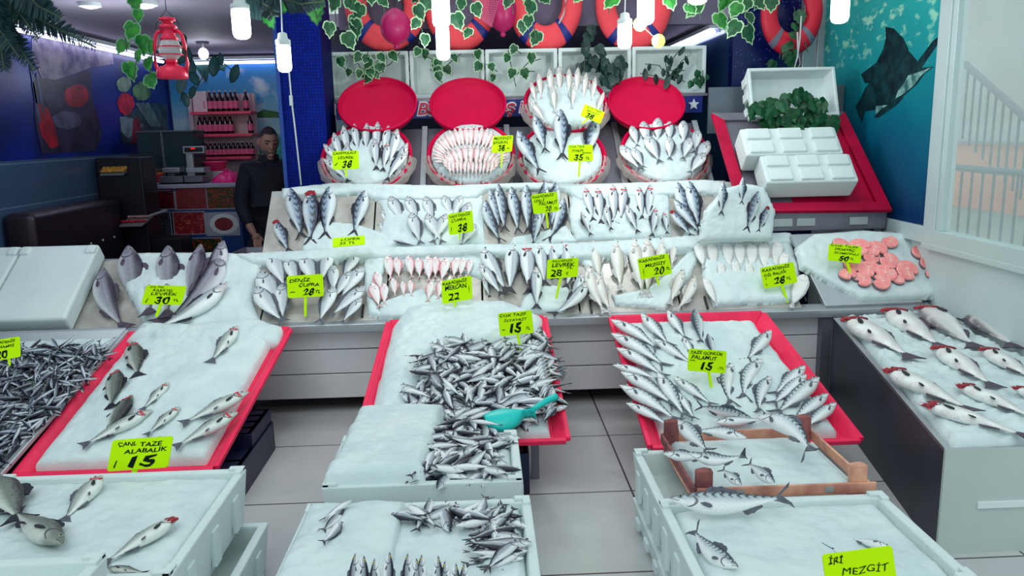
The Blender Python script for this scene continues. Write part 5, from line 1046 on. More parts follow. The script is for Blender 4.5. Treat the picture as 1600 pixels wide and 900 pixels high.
price_sign(926, 178, 5.75, 34, 20, -24, [('ÇOK TAZE', .5, .14, .7, .2, B), ('MEZGİT', .5, .38, .6, .18, B), ('38', .42, .74, .4, .42, Hv)], 'tilted lime sign reading 38 on the raised whiting bowl', (-16, 14))
price_sign(545, 377, 4.92, 50, 17, 4, [('LÜFER', .55, .26, .6, .3, .012), ('35 TL', .45, .68, .5, .28, .012)], 'green-yellow sign lying almost flat below the lone bonito', (-20, 8), back=40)
price_sign(720, 348, 5.06, 39, 33, 8, [('VAN DENİZ', .48, .12, .86, .17, B), ('ÇUPRA', .42, .36, .6, .16, B), ('38', .55, .74, .42, .36, .02), ('/', .1, .75, .06, .2, B)], 'lime sign reading CUPRA 38 on the upper bream', (-3, 24), skew=.1)
price_sign(852, 317, 5.0, 41, 31, 6, [('KARADENİZ', .46, .12, .84, .17, B), ('YERLİ', .28, .34, .42, .17, B), ('PALAMUT', .62, .52, .72, .17, B), ('20', .58, .81, .26, .26, Hv), ('.TL', .86, .84, .16, .12, B)], 'lime sign reading PALAMUT 20 with a red-gilled bonito before it', (3, 38))
price_sign(256, 461, 4.58, 62, 30, -3, [('ÇOK TAZE', .28, .1, .34, .12, B), ('KARAYEL', .45, .26, .5, .14, B), ('LEVREK', .5, .44, .66, .15, B), ('30', .5, .77, .4, .38, Hv), ('TL', .84, .76, .14, .12, B), ('/', .12, .8, .07, .22, B)], 'lime sign reading LEVREK 30 among the large grey bass', (-12, 32), skew=.25)
price_sign(477, 447, 4.66, 56, 35, 2, [('DENİZ', .36, .2, .6, .2, .02), ('ÇUPRA', .6, .47, .56, .18, .02), ('28', .58, .77, .34, .3, .03), ('TL', .84, .78, .14, .14, B), ('~~', .14, .74, .14, .06, B)], 'lime sign reading DENIZ CUPRA 28 on the lower bream', (-1, 46))
price_sign(714, 453, 4.55, 48, 36, 9, [('KARADENİZ', .44, .13, .82, .17, Hv), ('MERCAN', .46, .36, .72, .2, Hv), ('22', .38, .76, .38, .32, .012), ('!', .9, .55, .04, .26, B)], 'lime sign reading MERCAN 22 half sunk in ice', (-4, 24), skew=.15)
price_sign(879, 419, 4.62, 49, 30, 2, [('AKDENİZ', .48, .1, .7, .14, B), ('LEVREK', .52, .33, .74, .2, .02), ('28', .3, .73, .38, .36, .012), ('TL', .72, .5, .2, .1, B), ('c', .66, .78, .08, .12, B)], 'lime sign reading LEVREK 28 on the lower sea bass', (-11, 46), skew=.12)
price_sign(1023, 416, 4.70, 50, 33, 9, [('KARADENİZ', .46, .13, .84, .17, .02), ('MEZGİT', .54, .39, .68, .2, .02), ('20', .6, .75, .38, .33, .02), ('TL', .9, .72, .12, .14, B), ('!', .12, .7, .04, .32, B)], 'lime sign reading MEZGIT 20 on the whiting fan', (5, 28))
price_sign(1217, 430, 4.68, 54, 33, 9, [('KARADENİZ', .46, .13, .84, .18, .02), ('DİL BALIĞI', .4, .37, .66, .17, Hv), ('28', .48, .74, .36, .34, .02), ('TL', .76, .72, .14, .12, B), (':', .1, .7, .04, .34, B)], 'lime sign reading DIL BALIGI 28 on the pale sole', (12, 42))
price_sign(1320, 396, 4.72, 52, 27, -7, [('ÇOK TAZE', .48, .1, .84, .13, B), ('NORVEÇ', .5, .3, .62, .17, .02), ('SOMONU', .55, .5, .76, .12, B), ('50', .48, .8, .32, .3, .04), ('TL', .72, .78, .12, .12, B)], 'lime sign reading 50 on the salmon steaks', (9, 36))
price_sign(806, 505, 4.1, 53, 36, 4, [('ÇOK TAZE', .44, .14, .8, .14, .02), ('İSTAVRİT', .5, .34, .7, .14, B), ('15', .48, .70, .38, .42, .035), ('TL', .84, .76, .12, .12, B), ('~', .12, .74, .1, .06, B)], 'lime sign reading ISTAVRIT 15 on the centre ice mound', (6, 42))
price_sign(1105, 564, 3.75, 60, 35, -6, [('TAZE GÜNLÜK', .48, .14, .86, .17, .02), ('PALAMUT', .42, .37, .68, .17, .02), ('15', .5, .73, .34, .36, .03), ('-TL', .86, .78, .18, .12, B), ('www', .12, .52, .14, .06, B)], 'lime sign reading PALAMUT 15 on the mackerel tray', (5, 40))
price_sign(219, 709, 3.0, 94, 48, 2, [('ÇANL', .26, .17, .3, .16, .02), ('TAZE', .66, .2, .36, .15, .02), ('ALABALIK', .58, .4, .72, .14, .02), ('15', .56, .74, .5, .36, .03), ('/', .12, .78, .07, .22, B)], 'large lime sign reading ALABALIK 15 between the trout tray and box', (-22, 62), skew=.22)
price_sign(10, 545, 3.6, 42, 32, 8, [('KARADENİZ', .4, .14, .9, .16, .02), ('HAMSİ', .5, .36, .6, .16, .02), ('20', .3, .74, .5, .4, .03)], 'lime sign cut by the left edge of the picture on the anchovies', (4, 24), skew=.1)
price_sign(1343, 886, 1.86, 112, 52, 5, [('İRİ', .18, .18, .22, .26, .012), ('MEZGİT', .58, .55, .68, .28, .0)], 'big lime sign reading IRI MEZGIT at the bottom of the picture', (6, 60))

# ------------------------------------------------------------------ plants
def leaf_add(mb, c, size, rot, tilt=0, yaw=0, kind='ivy', facing=None):
    """one leaf, outer ring is the cream edge (material 1), the middle green (material 0)"""
    if kind == 'ivy': out = [(0, -.60), (.10, -.42), (.24, -.33), (.27, -.14), (.41, -.04), (.38, .16), (.31, .34), (.13, .42), (0, .34), (-.13, .42), (-.31, .34), (-.38, .16), (-.41, -.04), (-.27, -.14), (-.24, -.33), (-.10, -.42)]
    elif kind == 'oval': out = [(0, -.5), (.14, -.36), (.22, -.12), (.22, .1), (.12, .32), (0, .44), (-.12, .32), (-.22, .1), (-.22, -.12), (-.14, -.36)]
    else: out = [(.5*cos(a*pi/5), .5*sin(a*pi/5)) for a in range(10)]
    R = Matrix.Rotation(yaw, 3, 'Z') @ Matrix.Rotation(tilt, 3, 'X') @ Matrix.Rotation(rot, 3, 'Y')
    n = len(out); V = []; inner = .84
    for k in (1, inner, 0):
        if k == 0: V.append(c+R @ Vector((0, -.02*size, 0)))
        else:
            for x, z in out: V.append(c+R @ Vector((x*k*size, (.10*abs(x)+.05*(z*z))*size*1.2, z*k*size)))
    F1 = [[i, (i+1) % n, (i+1) % n+n, i+n] for i in range(n)]; F0 = [[i+n, (i+1) % n+n, 2*n] for i in range(n)]
    mb.add(V, F1, 1); k0 = len(mb.v)-len(V); 
    for f in F0: mb.f.append([q+k0 for q in f]); mb.m.append(0)
def vine(strands, label, mats, Y=5.2, size=24, kind='ivy', dens=.8, name='ivy_vine', seed=0, extra=None, jit=8, cat='plant', group=None):
    """strands: pixel polylines at depth Y; leaves alternate along them"""
    size *= 1.28; rnd = random.Random(seed+int(strands[0][0][0])); mb = MB(); sm = MB(); base = at_y(strands[0][0][0], strands[0][0][1], Y)
    for s in strands:
        P = [at_y(x, y, Y+rnd.uniform(-.05, .05)) for x, y in s]; sm.tube(P, .004, 5); k = pxsize(P[0])
        if s[0][1] < 0: sm.tube([P[0], (P[0].x, P[0].y, 2.9)], .003, 5)
        for i in range(len(P)-1):
            L_ = (P[i+1]-P[i]).length; n = max(1, int(L_/(size*k*.5)*dens))
            for j in range(n):
                q = P[i].lerp(P[i+1], (j+.5)/n); c = q+Vector((rnd.uniform(-jit, jit)*k, rnd.uniform(-.06, .02), rnd.uniform(-jit, jit)*k*.6))
                leaf_add(mb, c, size*k*rnd.uniform(.7, 1.15), rnd.uniform(-.7, .7), rnd.uniform(-.5, .35), rnd.uniform(-.6, .6), kind)
    root = empty(name, base); tag(root, label, cat, group)
    child('foliage', mb, mats, root); child('stem', sm, STEMM, root)
    return root
VAR = [LEAFG, CREAM]; VARB = [LEAFB, CREAM]; DRK = [LEAFD, LEAFD]; DRG = [LEAFG, LEAFG]
vine([[(470, -20), (455, 5), (425, 10), (425, 40)], [(505, -10), (500, 20), (495, 30)]], 'bright green vine leaves hanging before the top of the blue pillar', [LEAFB, LEAFG], 4.6, 30, seed=1)
vine([[(520, -12), (525, 30), (522, 62)], [(545, -15), (555, 25), (540, 45), (545, 70)], [(580, -15), (566, 5), (560, 30), (558, 50)]], 'variegated ivy hanging at the left end of the lifebuoys', VAR, 5.6, 25, seed=2)
vine([[(600, -15), (600, 20)], [(640, -15), (620, 0)], [(655, -15), (648, 25), (660, 48), (655, 68)], [(672, -10), (668, 20)]], 'variegated ivy hanging around the pink float', VAR, 5.55, 25, seed=3)
vine([[(716, -15), (714, 20), (722, 55)], [(735, 0), (742, 25)], [(728, 40), (742, 58)]], 'variegated ivy strand right of the brightest bulb', VAR, 5.55, 24, seed=4)
vine([[(800, -12), (802, 22)], [(825, -15), (828, 25), (835, 45), (838, 66)], [(848, -15), (850, 5)], [(820, 30), (828, 60)]], 'variegated ivy strand hanging in the middle lifebuoy', VAR, 5.5, 24, seed=5)
vine([[(950, -15), (952, 20)], [(900, -15), (905, -2)]], 'single variegated ivy sprig beside the lifebuoy right of centre', VARB, 5.5, 26, seed=6)
vine([[(1050, -15), (1052, 12)], [(1075, -10), (1072, 30)], [(1090, -5), (1095, 30)], [(1125, -12), (1120, 20), (1125, 50)], [(1140, -12), (1150, 10), (1142, 25)]], 'variegated ivy right of the bulbs under the light tube', VARB, 5.3, 26, seed=7)
vine([[(1160, -50), (1165, 15), (1170, 40), (1178, 62)], [(1190, -15), (1185, 15)], [(1215, -15), (1205, 18)], [(1175, -10), (1195, 10)], [(1140, 30), (1148, 55)]], 'thick variegated ivy left of the last lifebuoy', VAR, 5.5, 26, seed=8)
vine([[(1240, 10), (1250, 40), (1236, 60), (1240, 90), (1232, 118)], [(1222, 60), (1218, 92)], [(1256, 60), (1262, 82)], [(1205, 100), (1200, 108)]], 'dark green leaves threaded through the last lifebuoy', DRG, 6.21, 17, seed=9, dens=.8)
vine([[(212, -30), (216, 55), (218, 75), (212, 100), (210, 125)], [(228, 60), (238, 78), (236, 110), (228, 135)], [(196, 60), (198, 80)]], 'hanging pothos with round green leaves left of the red lantern', [LEAFB, mat('leaf_pale_edge', (110, 160, 120), .6)], 5.0, 26, 'round' if False else 'ivy', seed=10, name='hanging_pothos')
vine([[(285, 60), (285, 75), (290, 90)], [(268, 110), (285, 80), (300, 90), (290, 130)], [(300, 100), (320, 115), (300, 150)], [(320, 90), (345, 110)], [(285, 120), (282, 160)], [(340, 90), (372, 118)]], 'dark broad-leaved plant hanging behind the red lantern', [mat('leaf_teal', (34, 92, 92), .5, 0, 0, 1, .4, 10), LEAFD], 6.6, 26, 'oval', seed=11, name='hanging_plant')
# leafy sprigs inside the empty foam boxes
vine([[(572, 122), (560, 100), (545, 84)], [(572, 122), (590, 95), (600, 78)], [(572, 122), (610, 100), (625, 82)], [(572, 122), (540, 108), (525, 92)], [(575, 120), (600, 112)], [(570, 110), (575, 80)]], 'ivy sprig in the leftmost empty foam box', VAR, 6.30, 17, seed=12, name='ivy_sprig')
vine([[(690, 130), (690, 100), (680, 88)], [(690, 112), (705, 96), (720, 84)], [(690, 120), (672, 108)], [(688, 100), (660, 84), (648, 80)]], 'ivy sprig in the foam box under the brightest bulb', VAR, 6.30, 17, seed=13, dens=.7, name='ivy_sprig')
vine([[(752, 110), (748, 92), (738, 86)], [(778, 112), (760, 100)], [(775, 118), (765, 116)]], 'thin ivy sprig at the left of the middle foam box', VAR, 6.30, 16, seed=14, dens=.8, name='ivy_sprig')
vine([[(806, 135), (798, 100), (794, 78)], [(806, 118), (825, 98), (845, 92)], [(815, 110), (836, 112)], [(800, 74), (815, 84)]], 'thin curved twig with few leaves left of the whiting', VAR, 6.28, 18, seed=15, dens=.5, name='ivy_sprig')
vine([[(955, 130), (935, 100), (925, 92)], [(955, 130), (950, 100), (940, 76)], [(955, 130), (965, 100), (965, 88)], [(955, 125), (975, 95)], [(920, 40), (925, 60), (915, 80), (912, 110)]], 'dark leafy branch right of the whiting bowl', DRK, 6.25, 18, seed=16, dens=1.6, name='leafy_branch')
vine([[(1047, 128), (1020, 118), (1000, 115)], [(1047, 128), (1040, 100), (1045, 85)], [(1047, 126), (1065, 95), (1075, 88)], [(1047, 126), (1030, 102), (1008, 100)], [(1040, 110), (1070, 110)], [(1050, 115), (1070, 128)], [(1045, 100), (1062, 78)]], 'dark-leaved branch in the rightmost empty foam box', DRK, 6.30, 15, 'oval', seed=17, name='leafy_branch')
vine([[(1098, 110), (1098, 128), (1080, 130)], [(1095, 125), (1085, 122)]], 'small green leafy tuft in the corner of the rightmost foam box', DRG, 6.30, 11, seed=18, dens=1.5, name='leafy_tuft')
vine([[(1180, 170), (1200, 172), (1225, 162), (1250, 150), (1265, 158), (1290, 170)], [(1185, 188), (1230, 186), (1280, 184)], [(1240, 155), (1262, 160), (1290, 165)], [(1205, 165), (1220, 160)], [(1180, 170), (1300, 190)], [(1190, 192), (1290, 192)]], 'thick dark ivy spilling from the open foam box on the red table', DRG, 5.60, 22, seed=19, dens=2.6, name='ivy_bunch')
mbL = [(1218, 207), (1246, 206), (1282, 204), (1213, 219)]
vine([[(1238, 195), (1232, 215), (1218, 220)], [(1240, 196), (1250, 206)], [(1262, 196), (1282, 204)]], 'fine twig with four leaves on the second upturned foam box', DRG, 5.42, 15, seed=20, dens=.5, jit=2, name='ivy_sprig')
# fern branch top left
def fern(branches, Y, label, seed=0):
    rnd = random.Random(seed); mb = MB(); sm = MB()
    for pts in branches:
        P = [at_y(x, y, Y+rnd.uniform(-.1, .1)) for x, y in pts]; k = pxsize(P[0]); sm.tube(P, .005, 5)
        N_ = 70
        tot = len(P)-1
        for i in range(N_):
            t = i/N_*tot; q = P[int(t)].lerp(P[int(t)+1], t-int(t)); d_ = (P[int(t)+1]-P[int(t)]).normalized(); pr = Vector((-d_.z, 0, d_.x)); ln = 34*k*(1-.75*i/N_)
            for s_ in (-1, 1):
                e = q+pr*s_*ln+d_*ln*.6+Vector((0, rnd.uniform(-.03, .03), 0)); w_ = d_*ln*.075
                mb.add([q-w_, q+w_, e.lerp(q, .3)+w_*1.2, e, e.lerp(q, .3)-w_*1.2], [(0, 1, 2, 3, 4)])
    root = empty('fir_branch', P[0]); tag(root, label, 'plant'); child('needles', mb, mat('fir_green', (14, 64, 62), .6, 0, 0, 1, .5, 12, (6, 34, 44)), root); child('stem', sm, STEMM, root)
fern([[(-30, -30), (40, 20), (100, 50), (150, 74)], [(-30, 0), (20, 60), (55, 110)], [(-20, -20), (0, 60), (6, 110)], [(20, -30), (60, 10), (95, 28)], [(-30, 20), (-5, 40), (30, 90)], [(-10, -30), (30, 20), (60, 60)]], 4.3, 'dark green artificial fir branch in the top left corner', 1)
fern([[(375, -14), (405, 2), (420, 10), (427, 26)], [(400, -20), (440, -2), (470, 6), (505, 2)]], 4.4, 'dark green fir sprig above the hanging bulbs at upper left', 2)
# lime leaves by the bulb
root = empty('leaf_sprig', at_y(1029, 64, 5.3)); tag(root, 'two round lime green leaves on a thin stem by the double bulb', 'plant')
for px, py, sz in ((1029, 64, 22), (1000, 38, 22)): mb = MB(); leaf_add(mb, at_y(px, py, 5.3), sz*pxsize(at_y(px, py, 5.3)), .2, 0, 0, 'round'); child('leaf', mb, [LIME, LIME], root)
mb = MB(); mb.tube([at_y(1029, 64, 5.32), at_y(1000, 38, 5.32), at_y(1004, -60, 5.32)], .004, 5); child('stem', mb, STEMM, root)

# ------------------------------------------------------------------ lifebuoys, floats
def buoy(px, py, Y, wpx, hpx, m, bands, label, rope=None, bm=BLUEM):
    c = at_y(px, py, Y); k = pxsize(c); R = wpx*k/2; r_ = R*.27; Rm = R-r_; sy = hpx/wpx
    root = empty('lifebuoy', M=Matrix.Translation(c) @ Matrix.Diagonal((1, 1, sy, 1))); tag(root, label, 'lifebuoy', 'orange lifebuoys hanging at the back')
    def arc(a0, a1, rr, n):
        mb = MB(); N_ = 14
        for i in range(n+1):
            a = radians(a0+(a1-a0)*i/n)
            for j in range(N_): b = 2*pi*j/N_; mb.v.append(Vector(((Rm+rr*cos(b))*cos(a), rr*sin(b)*.7, (Rm+rr*cos(b))*sin(a))))
        for i in range(n):
            for j in range(N_): mb.f.append([i*N_+j, i*N_+(j+1) % N_, (i+1)*N_+(j+1) % N_, (i+1)*N_+j]); mb.m.append(0)
        return mb
    arc(0, 360, r_, 48).build('ring', m, root, smooth=True)
    for a in bands: arc(a-6, a+6, r_*1.04, 4).build('band', bm, root, smooth=True)
    if rope:
        mb = MB(); mb.tube([Vector((Rm*.8*cos(radians(a))*.9, -r_, Rm*.8*sin(radians(a)))) for a in rope], .007, 6); mb.build('rope', ROPE, root, smooth=True)
buoy(602, 10, 6.62, 126, 136, ORANGE, (-50, -135, 45, 135), 'orange lifebuoy at the left, behind ivy and the pink float')
buoy(718, 10, 6.66, 110, 136, ORANGE, (-42, -135, 45, 135), 'orange lifebuoy behind the brightest bulb, net hanging over it')
buoy(852, 4, 6.60, 116, 150, ORANGE, (-50, -130, 45, 135), 'orange lifebuoy in the centre with blue bands and a white rope', rope=(60, 30, 0, -25, -50))
buoy(990, 8, 6.62, 120, 138, ORANGE, (-50, -128, 45, 135), 'orange lifebuoy behind the two bulbs right of centre')
buoy(1237, 20, 6.25, 98, 130, ORANGED, (-45, -130, 45, 135), 'red lifebuoy with grey bands hanging at right before the navy wall', bm=mat('band_grey', (110, 112, 130), .5))
def hanger(px, Y, ztop=2.5, z0=2.35): pass
def floatball(px, py, Y, w_, h_, label, m=RUBBER):
    c = at_y(px, py, Y); k = pxsize(c); root = empty('net_float', c); tag(root, label, 'float', 'pink net floats'); R = w_*k/2; H_ = h_*k/2
    mb = MB(); mb.lathe([(R*.12, -H_*1.22), (R*.2, -H_*1.12), (R*.16, -H_*1.0)]+[(R*sqrt(max(0, 1-t*t)), H_*t) for t in [-.97+.1*i for i in range(20)]]+[(R*.14, H_*1.05)], 24); o = mb.build('ball', m, root, smooth=True)
    mb = MB(); mb.tube([(0, 0, H_*1.0), (0, 0, H_*1.0+.25)], .005, 6); mb.build('cord', CORDD, root)
floatball(618, 42, 6.2, 48, 54, 'round pink net float hanging over the leftmost foam box')
floatball(785, 16, 6.45, 44, 66, 'pink net float hanging behind the pink net')
# pink net bag
c = [at_y(x, y, 6.35) for x, y in ((735, -8), (782, -8), (768, 42), (752, 30))]; mb = MB(); n = 14
for i in range(n+1):
    for (a, b_, d, e) in ((c[0], c[1], c[3], c[2]), (c[0], c[3], c[1], c[2])): t = i/n; mb.tube([a.lerp(d, t), b_.lerp(e, t)], .0022, 4)
tag(mb.build('fishing_net', mat('net_pink', (216, 110, 150), .6)), 'scrap of pink fishing net hanging between two lifebuoys', 'net')
mb = MB(); 
for s in ([(1252, 25), (1250, 60), (1246, 90), (1238, 118)], [(1246, 50), (1247, 85), (1251, 100), (1240, 118)]): mb.tube([at_y(x, y, 6.1) for x, y in s], .006, 6)
tag(mb.build('cord', ROPE, smooth=True), 'pale cord dangling through the last lifebuoy', 'cord')

# ------------------------------------------------------------------ lamps
def bulb(px, py, Y, w_, h_, label, top=2.9, sock=18):
    c = at_y(px, py, Y); k = pxsize(c); R = w_*k/2; H_ = h_*k; root = empty('energy_saving_bulb', c); tag(root, label, 'light bulb', 'bare bulbs hanging on white cords')
    mb = MB(); mb.lathe([(R*.5, -H_/2), (R*.85, -H_/2+R*.2), (R, -H_/2+R*.6), (R, H_/2-.005), (R*.9, H_/2)], 20); mb.build('glass', BULB, root, smooth=True)
    s_ = sock*k; mb = MB(); mb.lathe([(R*.95, H_/2), (R*1.05, H_/2+.004), (R*1.05, H_/2+s_*.45), (R*.7, H_/2+s_*.6), (R*.62, H_/2+s_), (R*.3, H_/2+s_*1.1)], 20); mb.build('socket', CORD, root, smooth=True)
    pl_ = bpy.data.lights.new('bulb_light', 'POINT'); pl_.energy = 9 if Y > 5 else 5; pl_.shadow_soft_size = .04; lo = bpy.data.objects.new('bulb_light', pl_); COL.objects.link(lo); lo.parent = root; lo.location = (0, 0, -H_/2-.05)
    mb = MB(); mb.tube([(0, 0, H_/2+s_), (.005, 0, H_/2+s_+.2), (0, 0, top-c.z)], .004, 6); mb.build('cord', CORD, root)
bulb(377, 38, 4.3, 28, 44, 'bulb hanging left of the blue pillar, upper one', sock=16)
bulb(444, 92, 4.3, 22, 40, 'bulb hanging lowest, before the blue pillar')
bulb(692, 70, 5.25, 21, 46, 'slim glowing bulb under the brightest one left of centre', sock=8)
bulb(689, 18, 5.2, 28, 48, 'big bright bulb left of centre above a slimmer one')
bulb(976, 57, 5.25, 22, 36, 'bulb hanging on a white cord right of centre', sock=16)
bulb(1009, 12, 5.2, 27, 50, 'big bright bulb beside the hanging one right of centre')
bulb(1313, 8, 4.4, 28, 54, 'bright bulb hanging before the steel post at right')
bulb(1090, -6, 4.4, 32, 24, 'bulb half cut off at the top above the ivy')
def dome(px, py, w_, h_, label, z=2.5, globe=False):
    c = at_z(px, py, z) if not globe else at_y(px, py, 7.6); k = pxsize(c); R = w_*k/2; root = empty('ceiling_lamp', (c.x, c.y, 2.5)); tag(root, label, 'ceiling lamp', 'round ceiling lamps')
    if globe:
        mb = MB(); zc = c.z-2.5; mb.lathe([(R*sqrt(max(0.01, 1-t*t)), zc+R*1.2*t) for t in [-.98+.14*i for i in range(15)]], 20); mb.build('globe', BULB, root, smooth=True)
        mb = MB(); mb.lathe([(R*.4, zc+R), (R*.3, zc+R*2), (R*1.3, -.02), (R*1.3, 0)], 16); mb.build('holder', STEELD, root, smooth=True)
    else:
        mb = MB(); mb.lathe([(R*.3, -R*.6), (R*.7, -R*.5), (R*.95, -R*.25), (R, -.02)], 24); mb.build('globe', BULB, root, smooth=True)
        mb = MB(); mb.lathe([(R*1.1, -.025), (R*1.12, 0)], 24); mb.build('holder', WHITE, root)
    pl_ = bpy.data.lights.new('lamp_light', 'POINT'); pl_.energy = 3.5; pl_.shadow_soft_size = .08; pl_.color = (.9, .95, 1); lo = bpy.data.objects.new('lamp_light', pl_); COL.objects.link(lo); lo.parent = root; lo.location = (0, 0, -.28)
dome(225, 2, 36, 26, 'round lamp on the shop ceiling, nearest')
dome(140, 4, 30, 24, 'round lamp on the shop ceiling behind the fir branch')
dome(318, 84, 15, 24, 'small globe lamp at the back of the shop ceiling', globe=True)
def tube(a, b_, label):
    root = empty('fluorescent_tube', (a+b_)/2); tag(root, label, 'light tube', 'fluorescent tubes')
    mb = MB(); mb.tube([a, b_], .015, 10); child('tube', mb, TUBE, root)
    d = (b_-a).normalized(); s_ = d.cross(Vector((0, 0, 1))); mb = MB(); u_ = Vector((0, 0, 1)); mb.hexa([a+s_*q+u_*h for h in (.03, .06) for q in (-.04, .04)][0:0] or [a-s_*.04+u_*.03, a+s_*.04+u_*.03, b_+s_*.04+u_*.03, b_-s_*.04+u_*.03, a-s_*.04+u_*.06, a+s_*.04+u_*.06, b_+s_*.04+u_*.06, b_-s_*.04+u_*.06]); child('fitting', mb, WHITE, root)
tube(Vector((-3.22, 5.7, 2.42)), Vector((-3.22, 8.6, 2.42)), 'long light tube along the top of the left mural')
tube(Vector((-3.0, 8.82, 2.42)), Vector((-1.6, 8.82, 2.42)), 'light tube along the top of the back wall')
a = at_y(1044, 74, 8.6); tube(Vector((1.96, 6.84, 2.42)), Vector((1.96, 8.6, 2.42)), 'light tube on the ceiling right of centre, seen through ivy')

# ------------------------------------------------------------------ red lantern
c = at_y(270, 120, 3.9); k = pxsize(c); LR_ = mat('lantern_red', (222, 24, 70), .35, .2)
root = empty('hurricane_lantern', c); tag(root, 'red metal hurricane lantern with glass globe hanging at upper left', 'lantern')
R = 23*k; s_ = k
mb = MB(); mb.lathe([(R*.95, -3*s_), (R*1.02, 0), (R, 6*s_), (R*.92, 14*s_), (R*.5, 17*s_), (R*.35, 20*s_)], 28); mb.build('fuel_tank', LR_, root, smooth=True)
mb = MB(); mb.lathe([(R*.35, 20*s_), (R*.4, 24*s_), (R*.3, 28*s_)], 20); mb.build('burner', LR_, root, smooth=True)
mb = MB(); mb.lathe([(R*.42, 26*s_), (R*.72, 34*s_), (R*.74, 44*s_), (R*.5, 55*s_)], 24, cap=False); mb.build('globe', mat('lantern_glass', (200, 214, 214), .06, 0, 0, 1, alpha=.4, spec=.8), root, smooth=True)
mb = MB(); mb.lathe([(R*.55, 55*s_), (R*.6, 57*s_), (R*.42, 62*s_), (R*.42, 72*s_), (R*.6, 73*s_), (R*.55, 77*s_), (R*.3, 80*s_), (R*.34, 83*s_), (R*.6, 84*s_), (R*.5, 88*s_), (R*.1, 90*s_)], 24); mb.build('chimney', LR_, root, smooth=True)
for sx in (-1, 1): mb = MB(); mb.tube([(sx*R*.92, 0, 5*s_), (sx*R*1.08, 0, 20*s_), (sx*R*1.02, 0, 45*s_), (sx*R*.86, 0, 62*s_), (sx*R*.7, 0, 68*s_), (sx*R*.4, 0, 68*s_)], [R*.13]*6, 8); mb.build('side_tube', LR_, root, smooth=True)
mb = MB()
for zz in (33, 45): mb.tube([(R*.8*cos(a), R*.8*sin(a), zz*s_) for a in [i*pi/8 for i in range(17)]], R*.04, 5)
mb.build('wire_guard', LR_, root, smooth=True)
mb = MB(); mb.tube([(-R*.8, 0, 62*s_), (-R*.75, 0, 80*s_), (0, 0, 100*s_), (R*.75, 0, 80*s_), (R*.8, 0, 62*s_)], R*.03, 5); mb.tube([(0, 0, 100*s_), (0, 0, 2.9-c.z)], R*.03, 5); mb.build('handle', CORDD, root)
# ------------------------------------------------------------------ shop interior
def bx(name, a, b, m, root, bevel=.0, M=None): mb = MB(); mb.box(a, b, M=M); return child(name, mb, m, root, bevel)
# tropical mural on the back wall
root = empty('tropical_mural', (-2.4, 8.88, 1.9)); tag(root, 'bright mural of turquoise sea, clouds and a green island on the back wall', 'mural')
def sky_mural():
    m = bpy.data.materials.new('tropical_mural'); m.use_nodes = True; nt = m.node_tree; b = nt.nodes['Principled BSDF']; L = nt.links.new
    tc = nt.nodes.new('ShaderNodeTexCoord'); sp = nt.nodes.new('ShaderNodeSeparateXYZ'); L(tc.outputs['Object'], sp.inputs[0])
    n = nt.nodes.new('ShaderNodeTexNoise'); n.inputs['Scale'].default_value = 2.6; n.inputs['Detail'].default_value = 5; L(tc.outputs['Object'], n.inputs[0])
    r = nt.nodes.new('ShaderNodeValToRGB'); e = r.color_ramp.elements; r.color_ramp.interpolation = 'LINEAR'
    mr = nt.nodes.new('ShaderNodeMapRange'); L(sp.outputs[2], mr.inputs[0]); mr.inputs[1].default_value = 1.1; mr.inputs[2].default_value = 2.5
    e[0].position = 0; e[0].color = lin((0, 96, 120)); e[1].position = 1; e[1].color = lin((20, 110, 190))
    for p, c in ((.3, (40, 190, 170)), (.38, (20, 140, 150)), (.42, (180, 224, 230)), (.7, (60, 160, 210))): k = e.new(p); k.color = lin(c)
    L(mr.outputs[0], r.inputs[0])
    g = nt.nodes.new('ShaderNodeMapRange'); L(n.outputs['Fac'], g.inputs[0]); g.inputs[1].default_value = .5; g.inputs[2].default_value = .6
    h = nt.nodes.new('ShaderNodeMapRange'); L(sp.outputs[2], h.inputs[0]); h.inputs[1].default_value = 1.72; h.inputs[2].default_value = 1.85
    ml = nt.nodes.new('ShaderNodeMath'); ml.operation = 'MULTIPLY'; L(g.outputs[0], ml.inputs[0]); L(h.outputs[0], ml.inputs[1])
    mx = nt.nodes.new('ShaderNodeMix'); mx.data_type = 'RGBA'; L(ml.outputs[0], mx.inputs[0]); L(r.outputs[0], mx.inputs[6]); mx.inputs[7].default_value = lin((222, 232, 240)); L(mx.outputs[2], b.inputs['Base Color']); b.inputs['Roughness'].default_value = .4; return m
bx('printed_panel', (-3.28, 8.88, .9), (-1.2, 8.898, 2.44), sky_mural(), root)
def bwpoly(name, pts, m, y=8.876):
    P = [at_y(px, py, y) for px, py in pts]; mb = MB(); mb.prism([(p.x, p.z) for p in P], .002, M=Matrix.Translation((0, y, 0))); child(name, mb, m, root)
bwpoly('island_picture', [(400, 184), (402, 176), (412, 171), (424, 173), (440, 176), (440, 184)], mat('island_green', (40, 110, 40), .5, 0, 0, 1, .6, 6, (20, 50, 110)))
bwpoly('palm_picture', [(296, 84), (360, 90), (350, 112), (330, 100), (322, 130), (305, 104)], mat('palm_green', (16, 92, 84), .5, 0, 0, 1, .7, 9))
